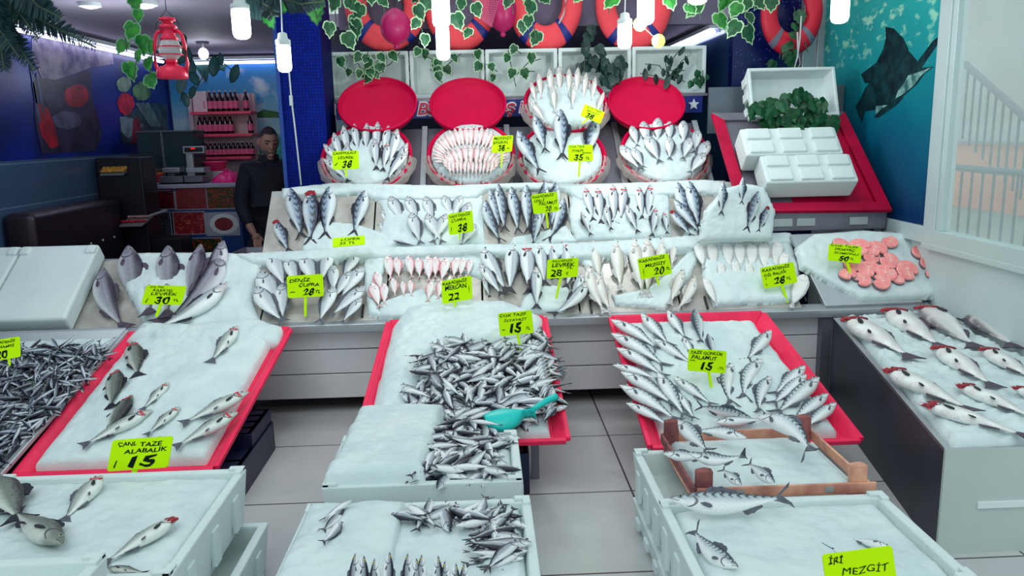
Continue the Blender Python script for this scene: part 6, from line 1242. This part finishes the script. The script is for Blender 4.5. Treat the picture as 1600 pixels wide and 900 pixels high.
# pictures in the left wall mural
root = empty('reef_mural', (-3.3, 7, 2)); tag(root, 'dark blue left wall mural with lobster, crab, fish and vegetables', 'mural')
def lwpoly(name, pts, col, x=-3.297, v=.6, col2=None):
    P = [at_x(px, py, x) for px, py in pts]; n = len(P); mb = MB(); mb.add([(x-.002, p.y, p.z) for p in P]+[(x, p.y, p.z) for p in P], [list(range(n)), list(range(2*n-1, n-1, -1))]+[[i, i+n, (i+1) % n+n, (i+1) % n] for i in range(n)])
    nm = 'print_%d_%d_%d' % col; m = bpy.data.materials.get(nm) or mat(nm, col, .4, 0, 0, 1, v, 9, col2); child(name, mb, m, root)
def blob(cx, cy, rx, ry, n=18, j=.12, s=1): r_ = random.Random(s); return [(cx+rx*cos(2*pi*i/n)*(1+r_.uniform(-j, j)), cy+ry*sin(2*pi*i/n)*(1+r_.uniform(-j, j))) for i in range(n)]
lwpoly('pale_splash_picture', [(50, 60), (80, 45), (100, 60), (125, 70), (150, 66), (175, 80), (178, 100), (140, 106), (110, 118), (88, 124), (70, 135), (60, 110), (50, 90)], (150, 140, 160), -3.2965, .5, (70, 60, 110))
lwpoly('fish_heap_picture', [(52, 120), (90, 125), (140, 110), (146, 160), (160, 210), (150, 236), (66, 240), (55, 190)], (56, 48, 84), -3.296, .7, (16, 14, 40))
lwpoly('crab_picture', blob(120, 150, 19, 18, s=3), (190, 16, 48), -3.295)
lwpoly('lobster_picture', [(58, 168), (64, 160), (76, 172), (86, 200), (92, 228), (80, 232), (66, 214), (60, 190)], (190, 20, 50), -3.2948)
lwpoly('ray_picture', blob(86, 155, 17, 16, s=8), (60, 68, 104), -3.2945)
lwpoly('fish_picture', blob(104, 188, 22, 14, s=5), (92, 96, 130), -3.2942)
lwpoly('pepper_picture', blob(197, 162, 13, 17, s=6), (226, 44, 74), -3.295)
lwpoly('cabbage_picture', blob(222, 143, 14, 15, s=7), (120, 176, 110), -3.2948)
lwpoly('cabbage_picture', blob(194, 132, 12, 12, s=9), (160, 190, 160), -3.2949)
lwpoly('seafood_picture', [(186, 185), (230, 160), (262, 165), (262, 215), (190, 224)], (60, 96, 110), -3.296, .8, (14, 22, 40))
lwpoly('fish_picture', [(188, 182), (205, 184), (226, 196), (214, 206), (200, 216), (190, 206)], (130, 160, 172), -3.2945)
for i in range(3): lwpoly('fish_picture', [(212+i*7, 162), (218+i*7, 160), (240+i*6, 196), (236+i*6, 199)], (130, 170, 170), -3.2943)
lwpoly('lobster_picture', [(208, 188), (216, 182), (220, 200), (214, 222), (206, 224)], (150, 30, 60), -3.2941)
for i, (x0, y0) in enumerate([(46, 100), (50, 130), (56, 115)]): lwpoly('reed_picture', [(x0, y0), (x0+3, y0-2), (x0+14, y0+60), (x0+10, y0+62)], (70, 92, 140), -3.2944)

# black sofa along the left wall
SOFA = mat('sofa_dark_leather', (34, 22, 34), .38, 0, .1, 12, .3, 4)
root = empty('sofa', (-2.9, 6.2, 0)); tag(root, 'dark leather sofa with studded back along the left wall', 'sofa')
bx('backrest', (-3.27, 5.55, .35), (-3.05, 6.9, 1.17), SOFA, root, .05); bx('seat', (-3.05, 5.55, .2), (-2.4, 6.85, .52), SOFA, root, .05)
bx('base', (-3.22, 5.6, .05), (-2.45, 6.8, .2), BLACK, root); bx('armrest', (-3.1, 6.7, .1), (-2.4, 6.95, .70), SOFA, root, .05)
for i in range(6): y = 5.7+i*.2; mb = MB(); mb.lathe([(.002, 0), (.012, .003), (.009, .008)], 8, M=Matrix.Translation((-3.05, y, .86)) @ Matrix.Rotation(pi/2, 4, 'Y')); child('stud', mb, STEEL, root)
# dark cabinet with trays at its side
DK = mat('cabinet_dark', (20, 18, 34), .4, 0, .05, 20, .3, 3)
root = empty('dark_cabinet', (-2.9, 7.1, 0)); tag(root, 'tall dark cabinet between the sofa and the food counter', 'cabinet')
bx('body', (-3.26, 6.98, 0), (-2.88, 7.28, 1.50), DK, root, .01); bx('lower_body', (-2.88, 7.0, 0), (-2.62, 7.28, .8), DK, root, .01)
mb = MB(); mb.tube([(-2.86, 6.97, 1.0), (-2.70, 6.97, 1.05)], .012, 8); child('handle', mb, STEEL, root)
tag(bx('grill_shelf', (-2.87, 7.0, 1.2), (-2.68, 7.2, 1.21), DK, root), None)
# counter faced with food photographs
CW = mat('counter_white', (176, 176, 196), .4, 0, 0, 1, .1, 3)
root = empty('food_counter', (-2.7, 7.5, 0)); tag(root, 'service counter faced with framed photographs of seafood dishes', 'counter')
bx('body', (-3.26, 7.52, 0), (-2.24, 8.1, 1.20), mat('counter_blue', (30, 70, 140), .4), root); bx('worktop', (-3.26, 7.47, 1.20), (-2.22, 8.12, 1.235), CW, root, .005)
def foodmat(nm, c1, c2, sc):
    m = bpy.data.materials.new(nm); m.use_nodes = True; nt = m.node_tree; b = nt.nodes['Principled BSDF']; L = nt.links.new
    tc = nt.nodes.new('ShaderNodeTexCoord'); v = nt.nodes.new('ShaderNodeTexVoronoi'); v.inputs['Scale'].default_value = sc; r = nt.nodes.new('ShaderNodeValToRGB'); r.color_ramp.elements[0].position = .1; r.color_ramp.elements[1].position = .55
    n = nt.nodes.new('ShaderNodeTexNoise'); n.inputs['Scale'].default_value = sc*.6; ad = nt.nodes.new('ShaderNodeMix'); ad.data_type = 'RGBA'; ad.inputs[0].default_value = .5; L(tc.outputs['Object'], ad.inputs[6]); L(n.outputs['Color'], ad.inputs[7])
    r.color_ramp.elements[0].color = lin(c1); r.color_ramp.elements[1].color = lin(c2); L(ad.outputs[2], v.inputs[0]); L(v.outputs['Distance'], r.inputs[0]); L(r.outputs[0], b.inputs['Base Color']); b.inputs['Roughness'].default_value = .3; return m
FA = foodmat('food_print_grill', (196, 40, 50), (34, 14, 26), 16); FB = foodmat('food_print_shrimp', (220, 96, 90), (110, 24, 40), 26); FC = foodmat('food_print_crab', (226, 70, 50), (30, 60, 30), 12)
FD = foodmat('food_print_mussel', (120, 130, 150), (30, 26, 44), 14); FE = foodmat('food_print_salmon', (236, 110, 90), (140, 30, 44), 9)
for x0, y0, x1, y1, m_ in ((225, 291, 272, 327, FA), (275, 291, 321, 327, FB), (325, 289, 371, 326, FC), (200, 294, 222, 328, FA), (218, 332, 240, 370, FD), (242, 332, 269, 368, FD), (270, 331, 318, 366, FE), (216, 374, 244, 400, FB), (256, 372, 345, 400, FC)):
    a = at_y(x0, y1, 7.51); b_ = at_y(x1, y0, 7.51); o = bx('food_photo', (a.x, 7.508, a.z), (b_.x, 7.52, b_.z), m_, root)
    mb = MB(); t = .008; mb.box((a.x-t, 7.506, a.z-t), (b_.x+t, 7.519, a.z)); mb.box((a.x-t, 7.506, b_.z), (b_.x+t, 7.519, b_.z+t)); mb.box((a.x-t, 7.506, a.z), (a.x, 7.519, b_.z)); mb.box((b_.x, 7.506, a.z), (b_.x+t, 7.519, b_.z)); fr = mb.build('photo_frame', CW); fr.parent = o
a = at_y(350, 350, 7.505); bx('plate_photo_ground', (a.x-.17, 7.508, a.z-.11), (a.x+.14, 7.519, a.z+.11), CW, root)
mb = MB(); mb.lathe([(.001, .004), (.09, .004), (.13, .0), (.135, -.004)], 28, M=Matrix.Translation((a.x, 7.505, a.z)) @ Matrix.Rotation(pi/2, 4, 'X') @ Matrix.Diagonal((1, .72, 1, 1)), cap=False); mb.lathe([(.001, .008), (.085, .006)], 20, 1, M=Matrix.Translation((a.x, 7.505, a.z)) @ Matrix.Rotation(pi/2, 4, 'X') @ Matrix.Diagonal((1, .72, 1, 1)), cap=False); child('plate_photo', mb, [WHITE, FB], root)
# platters on the counter
def platter(x0, y0, x1, y1, Y, label, cols, rows_=3, n=9):
    a = at_y(x0, y1, Y); b_ = at_y(x1, y0, Y); root = empty('food_tray', (a.x/2+b_.x/2, Y, a.z)); tag(root, label, 'food tray', None)
    W_ = b_.x-a.x; P = Plane((a.x, Y, a.z), (0, .25, max(.05, (b_.z-a.z)*.9))); D_ = .25; mb = slab(P, 0-0, W_, 0, D_, .015); child('dish', mb, STEEL, root)
    r_ = random.Random(int(x0)); 
    for k, col in enumerate(cols):
        mb = MB()
        for i in range(n):
            for j in range(rows_): c_ = P.pt(W_*(i+.5+r_.uniform(-.2, .2))/n, D_*(k+(j+.5)/rows_)/len(cols), .012); mb.lathe([(.002, -.008), (.022, -.004), (.024, .006), (.012, .012)], 8, M=Matrix.Translation(c_) @ Matrix.Rotation(r_.uniform(0, 6), 4, 'Z') @ Matrix.Diagonal((1.2, .7, 1, 1)))
        o = child('food_slices', mb, mat('food_%d_%d' % (int(x0), k), col, .4, 0, 0, 1, .3, 30), root, smooth=True); o['kind'] = 'stuff'
platter(192, 262, 246, 287, 7.55, 'tray of red and orange fish slices at the left of the food counter', [(196, 30, 44), (230, 120, 80)], 3, 12)
platter(156, 252, 190, 272, 6.9, 'small tray of yellow and white slices on the dark cabinet', [(220, 160, 60), (222, 214, 190)], 3, 8)
platter(186, 340, 220, 352, 6.8, 'small low tray of red slices beside the dark cabinet', [(200, 30, 60), (196, 150, 150)], 1, 8)
# glass tank
root = empty('glass_tank', (-3.0, 7.85, 1.235)); tag(root, 'dark glass display tank standing on the food counter', 'tank')
GL = mat('tank_glass', (60, 90, 96), .08, 0, 0, 1, alpha=.35); a = at_y(222, 280, 7.7); b_ = at_y(302, 205, 7.7)
for q in (((a.x, 7.68, 1.24), (b_.x, 7.685, b_.z)), ((a.x, 7.98, 1.24), (b_.x, 7.985, b_.z)), ((a.x, 7.685, 1.24), (a.x+.005, 7.98, b_.z)), ((b_.x-.005, 7.685, 1.24), (b_.x, 7.98, b_.z))): bx('glass_pane', q[0], q[1], GL, root)
mb = MB(); mb.box((a.x-.005, 7.675, b_.z), (b_.x+.005, 7.99, b_.z+.012)); mb.box((a.x+.22, 7.672, 1.24), (a.x+.24, 7.69, b_.z)); child('top_frame', mb, STEELD, root)
mb = MB(); r_ = random.Random(4)
for i in range(12): mb.lathe([(.005, -.04), (.04, -.01), (.035, .03), (.01, .045)], 8, M=Matrix.Translation((a.x+.08+.42*r_.random(), 7.75+.18*r_.random(), 1.28)))
child('lettuce', mb, mat('lettuce', (60, 96, 60), .6, 0, 0, 1, .5, 20), root, smooth=True)
bx('dark_back', (a.x, 7.97, 1.24), (b_.x, 7.975, b_.z), DK, root)
# scale
root = empty('shop_scale', (-2.62, 7.75, 1.235)); tag(root, 'electronic shop scale with a raised display on the food counter', 'scale')
def pxbox(x0, y0, x1, y1, Y, d, name, m, bevel=.004): a = at_y(x0, y1, Y); b_ = at_y(x1, y0, Y); return bx(name, (a.x, Y, a.z), (b_.x, Y+d, b_.z), m, root, bevel)
pxbox(288, 274, 316, 285, 7.56, .25, 'base', STEELD); pxbox(291, 262, 318, 270, 7.56, .2, 'pan', STEEL); pxbox(294, 238, 300, 284, 7.6, .04, 'pole', STEEL); pxbox(286, 228, 318, 240, 7.58, .05, 'display_housing', STEEL); pxbox(288, 230, 316, 238, 7.575, .02, 'display', BLACK); pxbox(298, 231, 304, 233, 7.57, .01, 'indicator_light', mat('led_red', (230, 20, 20), .4, emit=1.5), 0)
root = empty('weighing_scale', (-2.85, 7.7, 1.235)); tag(root, 'low grey scale left of the pole scale on the food counter', 'scale')
pxbox(249, 275, 285, 286, 7.56, .2, 'base', STEELD); pxbox(254, 262, 280, 270, 7.58, .2, 'pan', STEEL); pxbox(262, 269, 272, 276, 7.62, .1, 'neck', STEELD)
root = empty('plastic_tub', (-2.5, 7.9, 1.235)); tag(root, 'pink plastic tub on the food counter below the shelves', 'tub')
a = at_y(318, 268, 7.8); b_ = at_y(345, 252, 7.8); cx = (a.x+b_.x)/2; w_ = (b_.x-a.x)
mb = MB(); mb.lathe([(w_*.55, 0), (w_*.62, (b_.z-a.z)*.8), (w_*.68, (b_.z-a.z)*.85), (w_*.68, b_.z-a.z), (w_*.60, b_.z-a.z), (w_*.5, .03), (.01, .03)], 28, M=Matrix.Translation((cx, 7.9, a.z)) @ Matrix.Diagonal((1, .7, 1, 1))); child('body', mb, mat('tub_pink', (226, 50, 110), .4), root, smooth=True)
mb = MB(); mb.box((cx-.08, 7.84, 1.236), (cx+.1, 7.96, a.z)); child('stand', mb, STEEL, root)
root = empty('pink_bag', (-2.3, 7.8, 1.235)); tag(root, 'folded magenta plastic bag at the right end of the food counter', 'bag')
a = at_y(335, 285, 7.7); b_ = at_y(370, 265, 7.7); mb = MB(); nn = 10
for i in range(nn+1):
    for j in range(nn+1): x = a.x+(b_.x-a.x)*i/nn; y = 7.6+.3*j/nn; e_ = min(i, nn-i, j, nn-j)/nn*2; mb.v.append(Vector((x, y, 1.237+(.11*sqrt(e_) if e_ else 0)*(1+.4*noise.noise(Vector((i*.6, j*.6, 2)))))))
for i in range(nn):
    for j in range(nn): q = i*(nn+1)+j; mb.f.append([q, q+1, q+nn+2, q+nn+1]); mb.m.append(0)
child('bag_body', mb, mat('bag_magenta', (240, 10, 130), .4), root, smooth=True)
bx('bag_knot', ((a.x+b_.x)/2-.02, 7.7, 1.3), ((a.x+b_.x)/2+.02, 7.74, 1.36), mat('bag_magenta_dark', (214, 10, 116), .4), root, .008)
# shelving unit with sauce bottles
root = empty('shelving_unit', (-2.75, 8.6, 0)); tag(root, 'pale shelving unit with three pink shelves against the back wall', 'shelving unit')
PINKS = mat('shelf_pink', (240, 76, 110), .45); SHW = mat('shelf_back_pale', (222, 198, 204), .5)
YS = 8.45; a = at_y(308, 290, 8.7); b_ = at_y(398, 146, 8.7); bx('back_panel', (a.x, 8.7, .2), (b_.x, 8.72, b_.z), SHW, root)
mb = MB()
for i in range(40): mb.box((b_.x-.03, 8.694, b_.z-.04-i*.035), (b_.x-.02, 8.70, b_.z-.025-i*.035))
child('slot', mb, BLACK, root); bx('upright', (b_.x-.045, 8.66, .0), (b_.x, 8.70, b_.z), SHW, root); bx('upright', (a.x, 8.66, .0), (a.x+.04, 8.70, b_.z), SHW, root)
shz = []
for (x0, x1, y) in ((296, 392, 174), (301, 394, 209), (304, 392, 245)):
    p = at_y(x0, y, YS); q = at_y(x1, y, YS); z = (p.z+q.z)/2; shz.append(z); bx('shelf', (p.x, YS, z-.03), (q.x, 8.69, z), PINKS, root, .004)
BOT = mat('bottle_dark', (40, 8, 24), .15, spec=.7); LAB = mat('bottle_label_pink', (226, 96, 140), .5); CAP = mat('bottle_cap', (170, 170, 190), .4)
def bottle(px, sh, label, group, h=.20, lab=True):
    p = at_y(px, 190, YS+.08); x = p.x; z = shz[sh]; r_ = .030; root = empty('sauce_bottle', (x, YS+.08, z+.001)); tag(root, label, 'bottle', group)
    mb = MB(); mb.lathe([(r_*.9, 0), (r_, .01), (r_, h*.58), (r_*.45, h*.76), (r_*.38, h*.92)], 12); mb.build('glass', BOT, root, smooth=True)
    mb = MB(); mb.lathe([(r_*.45, h*.92), (r_*.45, h), (r_*.2, h*1.01)], 10); mb.build('cap', CAP, root)
    if lab: mb = MB(); mb.lathe([(r_*1.03, h*.14), (r_*1.03, h*.5)], 14, cap=False); mb.build('paper_label', LAB, root, smooth=True)
for i, px in enumerate((323, 331, 339, 347, 356, 364, 371)): bottle(px, 0, 'dark bottle with pink label in the group on the top shelf', 'bottles grouped on the top shelf', .21)
bottle(387, 0, 'single dark bottle apart at the right end of the top shelf', None, .21)
for i, px in enumerate((312, 320, 328, 336, 344, 352, 360)): bottle(px, 1, 'dark bottle with pink label in the group on the middle shelf', 'bottles grouped on the middle shelf', .19)
bottle(391, 1, 'single dark bottle apart at the right end of the middle shelf', None, .19)
for i in range(11): bottle(318+i*7.2, 2, 'small dark bottle in the close row on the bottom shelf', 'bottles in the row on the bottom shelf', .15)
root = empty('carton', (-2.9, 8.55, shz[0])); tag(root, 'pale carton at the left end of the top shelf', 'box'); p = at_y(309, 160, 8.5); bx('body', (p.x-.05, 8.5, shz[0]), (p.x+.09, 8.6, shz[0]+.2), SHW, root, .004); bx('lid', (p.x-.052, 8.498, shz[0]+.19), (p.x+.092, 8.602, shz[0]+.205), SHW, root)
# steel tub at the right end behind the counter
root = empty('steel_tub', (-1.6, 6.0, .6)); tag(root, 'dark steel tub behind the left end of the upper tier', 'tub')
a = at_y(362, 398, 5.9); b_ = at_y(432, 356, 5.9); c = [Vector((a.x+.05, 5.6, a.z-.16)), Vector((b_.x-.05, 5.6, a.z-.16)), Vector((b_.x-.05, 6.1, a.z-.16)), Vector((a.x+.05, 6.1, a.z-.16)), Vector((a.x, 5.55, a.z+.02)), Vector((b_.x+.02, 5.55, a.z+.02)), Vector((b_.x+.02, 6.15, a.z+.02)), Vector((a.x+.03, 6.15, a.z+.02))]
i4 = [v+Vector(((a.x+b_.x)/2-v.x, 5.85-v.y, 0))*.08+Vector((0, 0, .03 if k < 4 else 0)) for k, v in enumerate(c)]
mb = MB(); mb.add(c+i4, [(0, 3, 2, 1)]+[(k, (k+1) % 4, (k+1) % 4+4, k+4) for k in range(4)]+[(k+4, (k+1) % 4+4, (k+1) % 4+12, k+12) for k in range(4)]+[(k+12, (k+1) % 4+12, (k+1) % 4+8, k+8) for k in range(4)]+[(8, 9, 10, 11)]); child('basin', mb, STEELD, root)
mb = MB(); mb.box((a.x+.06, 5.65, 0), (a.x+.1, 5.7, a.z-.16)); mb.box((b_.x-.1, 5.65, 0), (b_.x-.06, 5.7, a.z-.16)); mb.box((a.x+.06, 6.0, 0), (a.x+.1, 6.05, a.z-.16)); mb.box((b_.x-.1, 6.0, 0), (b_.x-.06, 6.05, a.z-.16)); child('leg', mb, STEELD, root)
# ------------------------------------------------------------------ the man behind the stall
SKIN = mat('skin', (170, 124, 110), .5, 0, .05, 60, .1, 12); COAT = mat('navy_coat', (14, 14, 34), .8, 0, .15, 40, .3, 6); HAIR = mat('hair_dark_grey', (40, 34, 44), .7, 0, .4, 90); PANTS = mat('trousers_dark', (16, 16, 26), .8)
def skinned(name, verts, edges, radii, rootv=0, sub=2):
    me = bpy.data.meshes.new(name); me.from_pydata(verts, edges, []); o = bpy.data.objects.new(name, me); COL.objects.link(o)
    s_ = o.modifiers.new('skin', 'SKIN'); s_.use_smooth_shade = True
    for i, r_ in enumerate(radii): d_ = me.skin_vertices[0].data[i]; d_.radius = r_ if isinstance(r_, tuple) else (r_, r_); d_.use_root = (i == rootv)
    ss_ = o.modifiers.new('sub', 'SUBSURF'); ss_.levels = sub; ss_.render_levels = sub
    bpy.context.view_layer.update(); m2 = bpy.data.meshes.new_from_object(o.evaluated_get(bpy.context.evaluated_depsgraph_get())); bpy.data.objects.remove(o); return m2
MY = 6.7; mp_ = at_y(425, 198, MY); mx_, top = mp_.x, mp_.z
root = empty('person', (mx_-.05, MY, 0)); root.rotation_euler = (0, 0, radians(28)); tag(root, 'man with grey stubble in a dark coat looking down beside the blue pillar', 'person')
zt = top
# local frame: facing -Y (towards the camera), z up; head tipped forward
hz = zt-.12
bv = [(0, 0, .92), (0, 0, 1.08), (0, .01, 1.25), (0, .02, 1.38), (0, .0, 1.47), (0, -.02, 1.54),
      (-.17, .01, 1.385), (-.245, .02, 1.12), (-.21, -.10, .93), (-.19, -.155, .87), (.17, .01, 1.385), (.245, .02, 1.12), (.21, -.10, .93), (.19, -.155, .87),
      (-.1, 0, .88), (-.11, -.01, .48), (-.115, .02, .09), (-.12, -.12, .04), (.1, 0, .88), (.11, -.01, .48), (.115, .02, .09), (.12, -.12, .04)]
be = [(0, 1), (1, 2), (2, 3), (3, 4), (4, 5), (3, 6), (6, 7), (7, 8), (8, 9), (3, 10), (10, 11), (11, 12), (12, 13), (0, 14), (14, 15), (15, 16), (16, 17), (0, 18), (18, 19), (19, 20), (20, 21)]
sc_ = zt/1.72
bv = [(x*sc_, y*sc_, z*sc_) for x, y, z in bv]
br_ = [(.15, .11), (.14, .105), (.155, .11), (.12, .09), (.055, .055), (.055, .055), .06, .045, .035, .028, .06, .045, .035, .028, .085, .06, .045, .035, .085, .06, .045, .035]
m1 = skinned('b', bv, be, br_)
bm = bmesh.new(); bm.from_mesh(m1)
def ell(c, r_, M=None, seg=24):
    g_ = bmesh.ops.create_uvsphere(bm, u_segments=seg, v_segments=seg//2, radius=1); T = Matrix.Translation(c) @ (M or Matrix()) @ Matrix.Diagonal((r_[0], r_[1], r_[2], 1)); bmesh.ops.transform(bm, matrix=T, verts=g_['verts'])
hc = Vector((0, -.045, zt-.118)); tiltM = Matrix.Rotation(radians(16), 4, 'X')
def hp(x, y, z): return hc + (tiltM.to_3x3() @ Vector((x, y, z)))
ell(hc, (.076, .094, .118), tiltM); ell(hp(0, -.03, -.06), (.055, .06, .06), tiltM); ell(hp(0, -.095, -.012), (.013, .022, .026), tiltM); ell(hp(0, -.105, -.024), (.018, .014, .011), tiltM)
for sx in (-1, 1):
    ell(hp(sx*.078, .01, -.01), (.010, .02, .034), tiltM, 12); ell(hp(sx*.03, -.083, .022), (.026, .012, .008), tiltM, 12)
ell(hp(0, -.088, -.055), (.024, .012, .007), tiltM, 12); ell(hp(0, -.08, -.088), (.026, .02, .018), tiltM, 12)
ell((0, -.03, zt-.24), (.05, .055, .08))
# hands: palm, four fingers, thumb
for sx in (-1, 1):
    p = Vector((sx*.185*sc_, -.175*sc_, .85*sc_)); ell(p, (.038, .03, .045), Matrix.Rotation(radians(35), 4, 'X'), 16)
    for f_ in range(4):
        ln = (.038, .044, .042, .034)[f_]; q = p+Vector((sx*(.027-.018*f_), -.02, -.035))
        for s2 in range(3): ell(q+Vector((0, -.006*s2-.004, -ln*.62*s2)), (.0095, .0095, ln*.5), Matrix.Rotation(radians(14+16*s2), 4, 'X'), 10)
    ell(p+Vector((-sx*.035, -.025, -.005)), (.011, .011, .03), Matrix.Rotation(radians(35*sx), 4, 'Y'), 10)
mbody = bpy.data.meshes.new('body'); bm.to_mesh(mbody); bm.free(); o = link('body', mbody, root); mbody.materials.append(SKIN)
rm = o.modifiers.new('remesh', 'REMESH'); rm.mode = 'VOXEL'; rm.voxel_size = .0075; rm.use_smooth_shade = True
# coat: same skeleton, larger
cv = bv[:4]+[(0, .0, 1.44*sc_)]+bv[6:9]+bv[10:13]+[(0, .0, .78*sc_)]; ce = [(0, 1), (1, 2), (2, 3), (3, 4), (3, 5), (5, 6), (6, 7), (3, 8), (8, 9), (9, 10), (0, 11)]
cr = [(.20, .15), (.185, .145), (.20, .15), (.155, .115), (.075, .075), .085, .068, .052, .085, .068, .052, (.2, .15)]
mc = skinned('coat', cv, ce, cr); mc.materials.clear(); mc.materials.append(COAT); link('coat', mc, root)
mb = MB(); mb.lathe([(.075, 1.40*sc_), (.088, 1.45*sc_), (.082, 1.50*sc_), (.072, 1.49*sc_)], 20, M=Matrix.Diagonal((1, .95, 1, 1)), cap=False); mb.build('collar', COAT, root, smooth=True)
pv = [bv[0], bv[14], bv[15], (bv[16][0], bv[16][1], .12), bv[18], bv[19], (bv[20][0], bv[20][1], .12)]; mpz = skinned('trousers', pv, [(0, 1), (1, 2), (2, 3), (0, 4), (4, 5), (5, 6)], [(.15, .12), .105, .085, .075, .105, .085, .075]); mpz.materials.append(PANTS); link('trousers', mpz, root)
bm = bmesh.new(); g_ = bmesh.ops.create_uvsphere(bm, u_segments=28, v_segments=18, radius=1)
bmesh.ops.transform(bm, matrix=Matrix.Diagonal((.081, .1, .122, 1)), verts=bm.verts)
dl = [v for v in bm.verts if (v.co.z < .028 and v.co.y < .02) or v.co.z < -.055 or (v.co.y < -.058 and v.co.z < .065)]; bmesh.ops.delete(bm, geom=dl, context='VERTS'); bmesh.ops.transform(bm, matrix=Matrix.Translation(hc) @ tiltM @ Matrix.Translation((0, .003, .002)), verts=bm.verts)
mh = bpy.data.meshes.new('hair'); bm.to_mesh(mh); bm.free(); mh.materials.append(HAIR); mh.polygons.foreach_set('use_smooth', [True]*len(mh.polygons)); link('hair', mh, root)
bm = bmesh.new(); g_ = bmesh.ops.create_uvsphere(bm, u_segments=24, v_segments=14, radius=1); bmesh.ops.transform(bm, matrix=Matrix.Translation(hp(0, -.03, -.062)) @ tiltM @ Matrix.Diagonal((.0585, .0635, .062, 1)), verts=bm.verts)
inv = (Matrix.Translation(hc) @ tiltM).inverted(); dl = [v for v in bm.verts if (inv @ v.co).z > -.045 or (inv @ v.co).y > .0]; bmesh.ops.delete(bm, geom=dl, context='VERTS'); mh = bpy.data.meshes.new('stubble'); bm.to_mesh(mh); bm.free(); mh.materials.append(mat('stubble', (96, 84, 88), .8, 0, .3, 120)); mh.polygons.foreach_set('use_smooth', [True]*len(mh.polygons)); link('stubble', mh, root)
for sx in (-1, 1): mb = MB(); mb.lathe([(.002, -.009), (.009, -.003), (.010, .0), (.008, .004), (.002, .007)], 10, M=Matrix.Translation(hp(sx*.03, -.083, .008))); mb.build('eye', EYEP, root, smooth=True)
mb = MB(); 
for sx in (-1, 1): mb.tube([hp(sx*.012, -.096, .03), hp(sx*.03, -.094, .035), hp(sx*.048, -.082, .03)], .005, 6)
mb.build('eyebrow', HAIR, root)
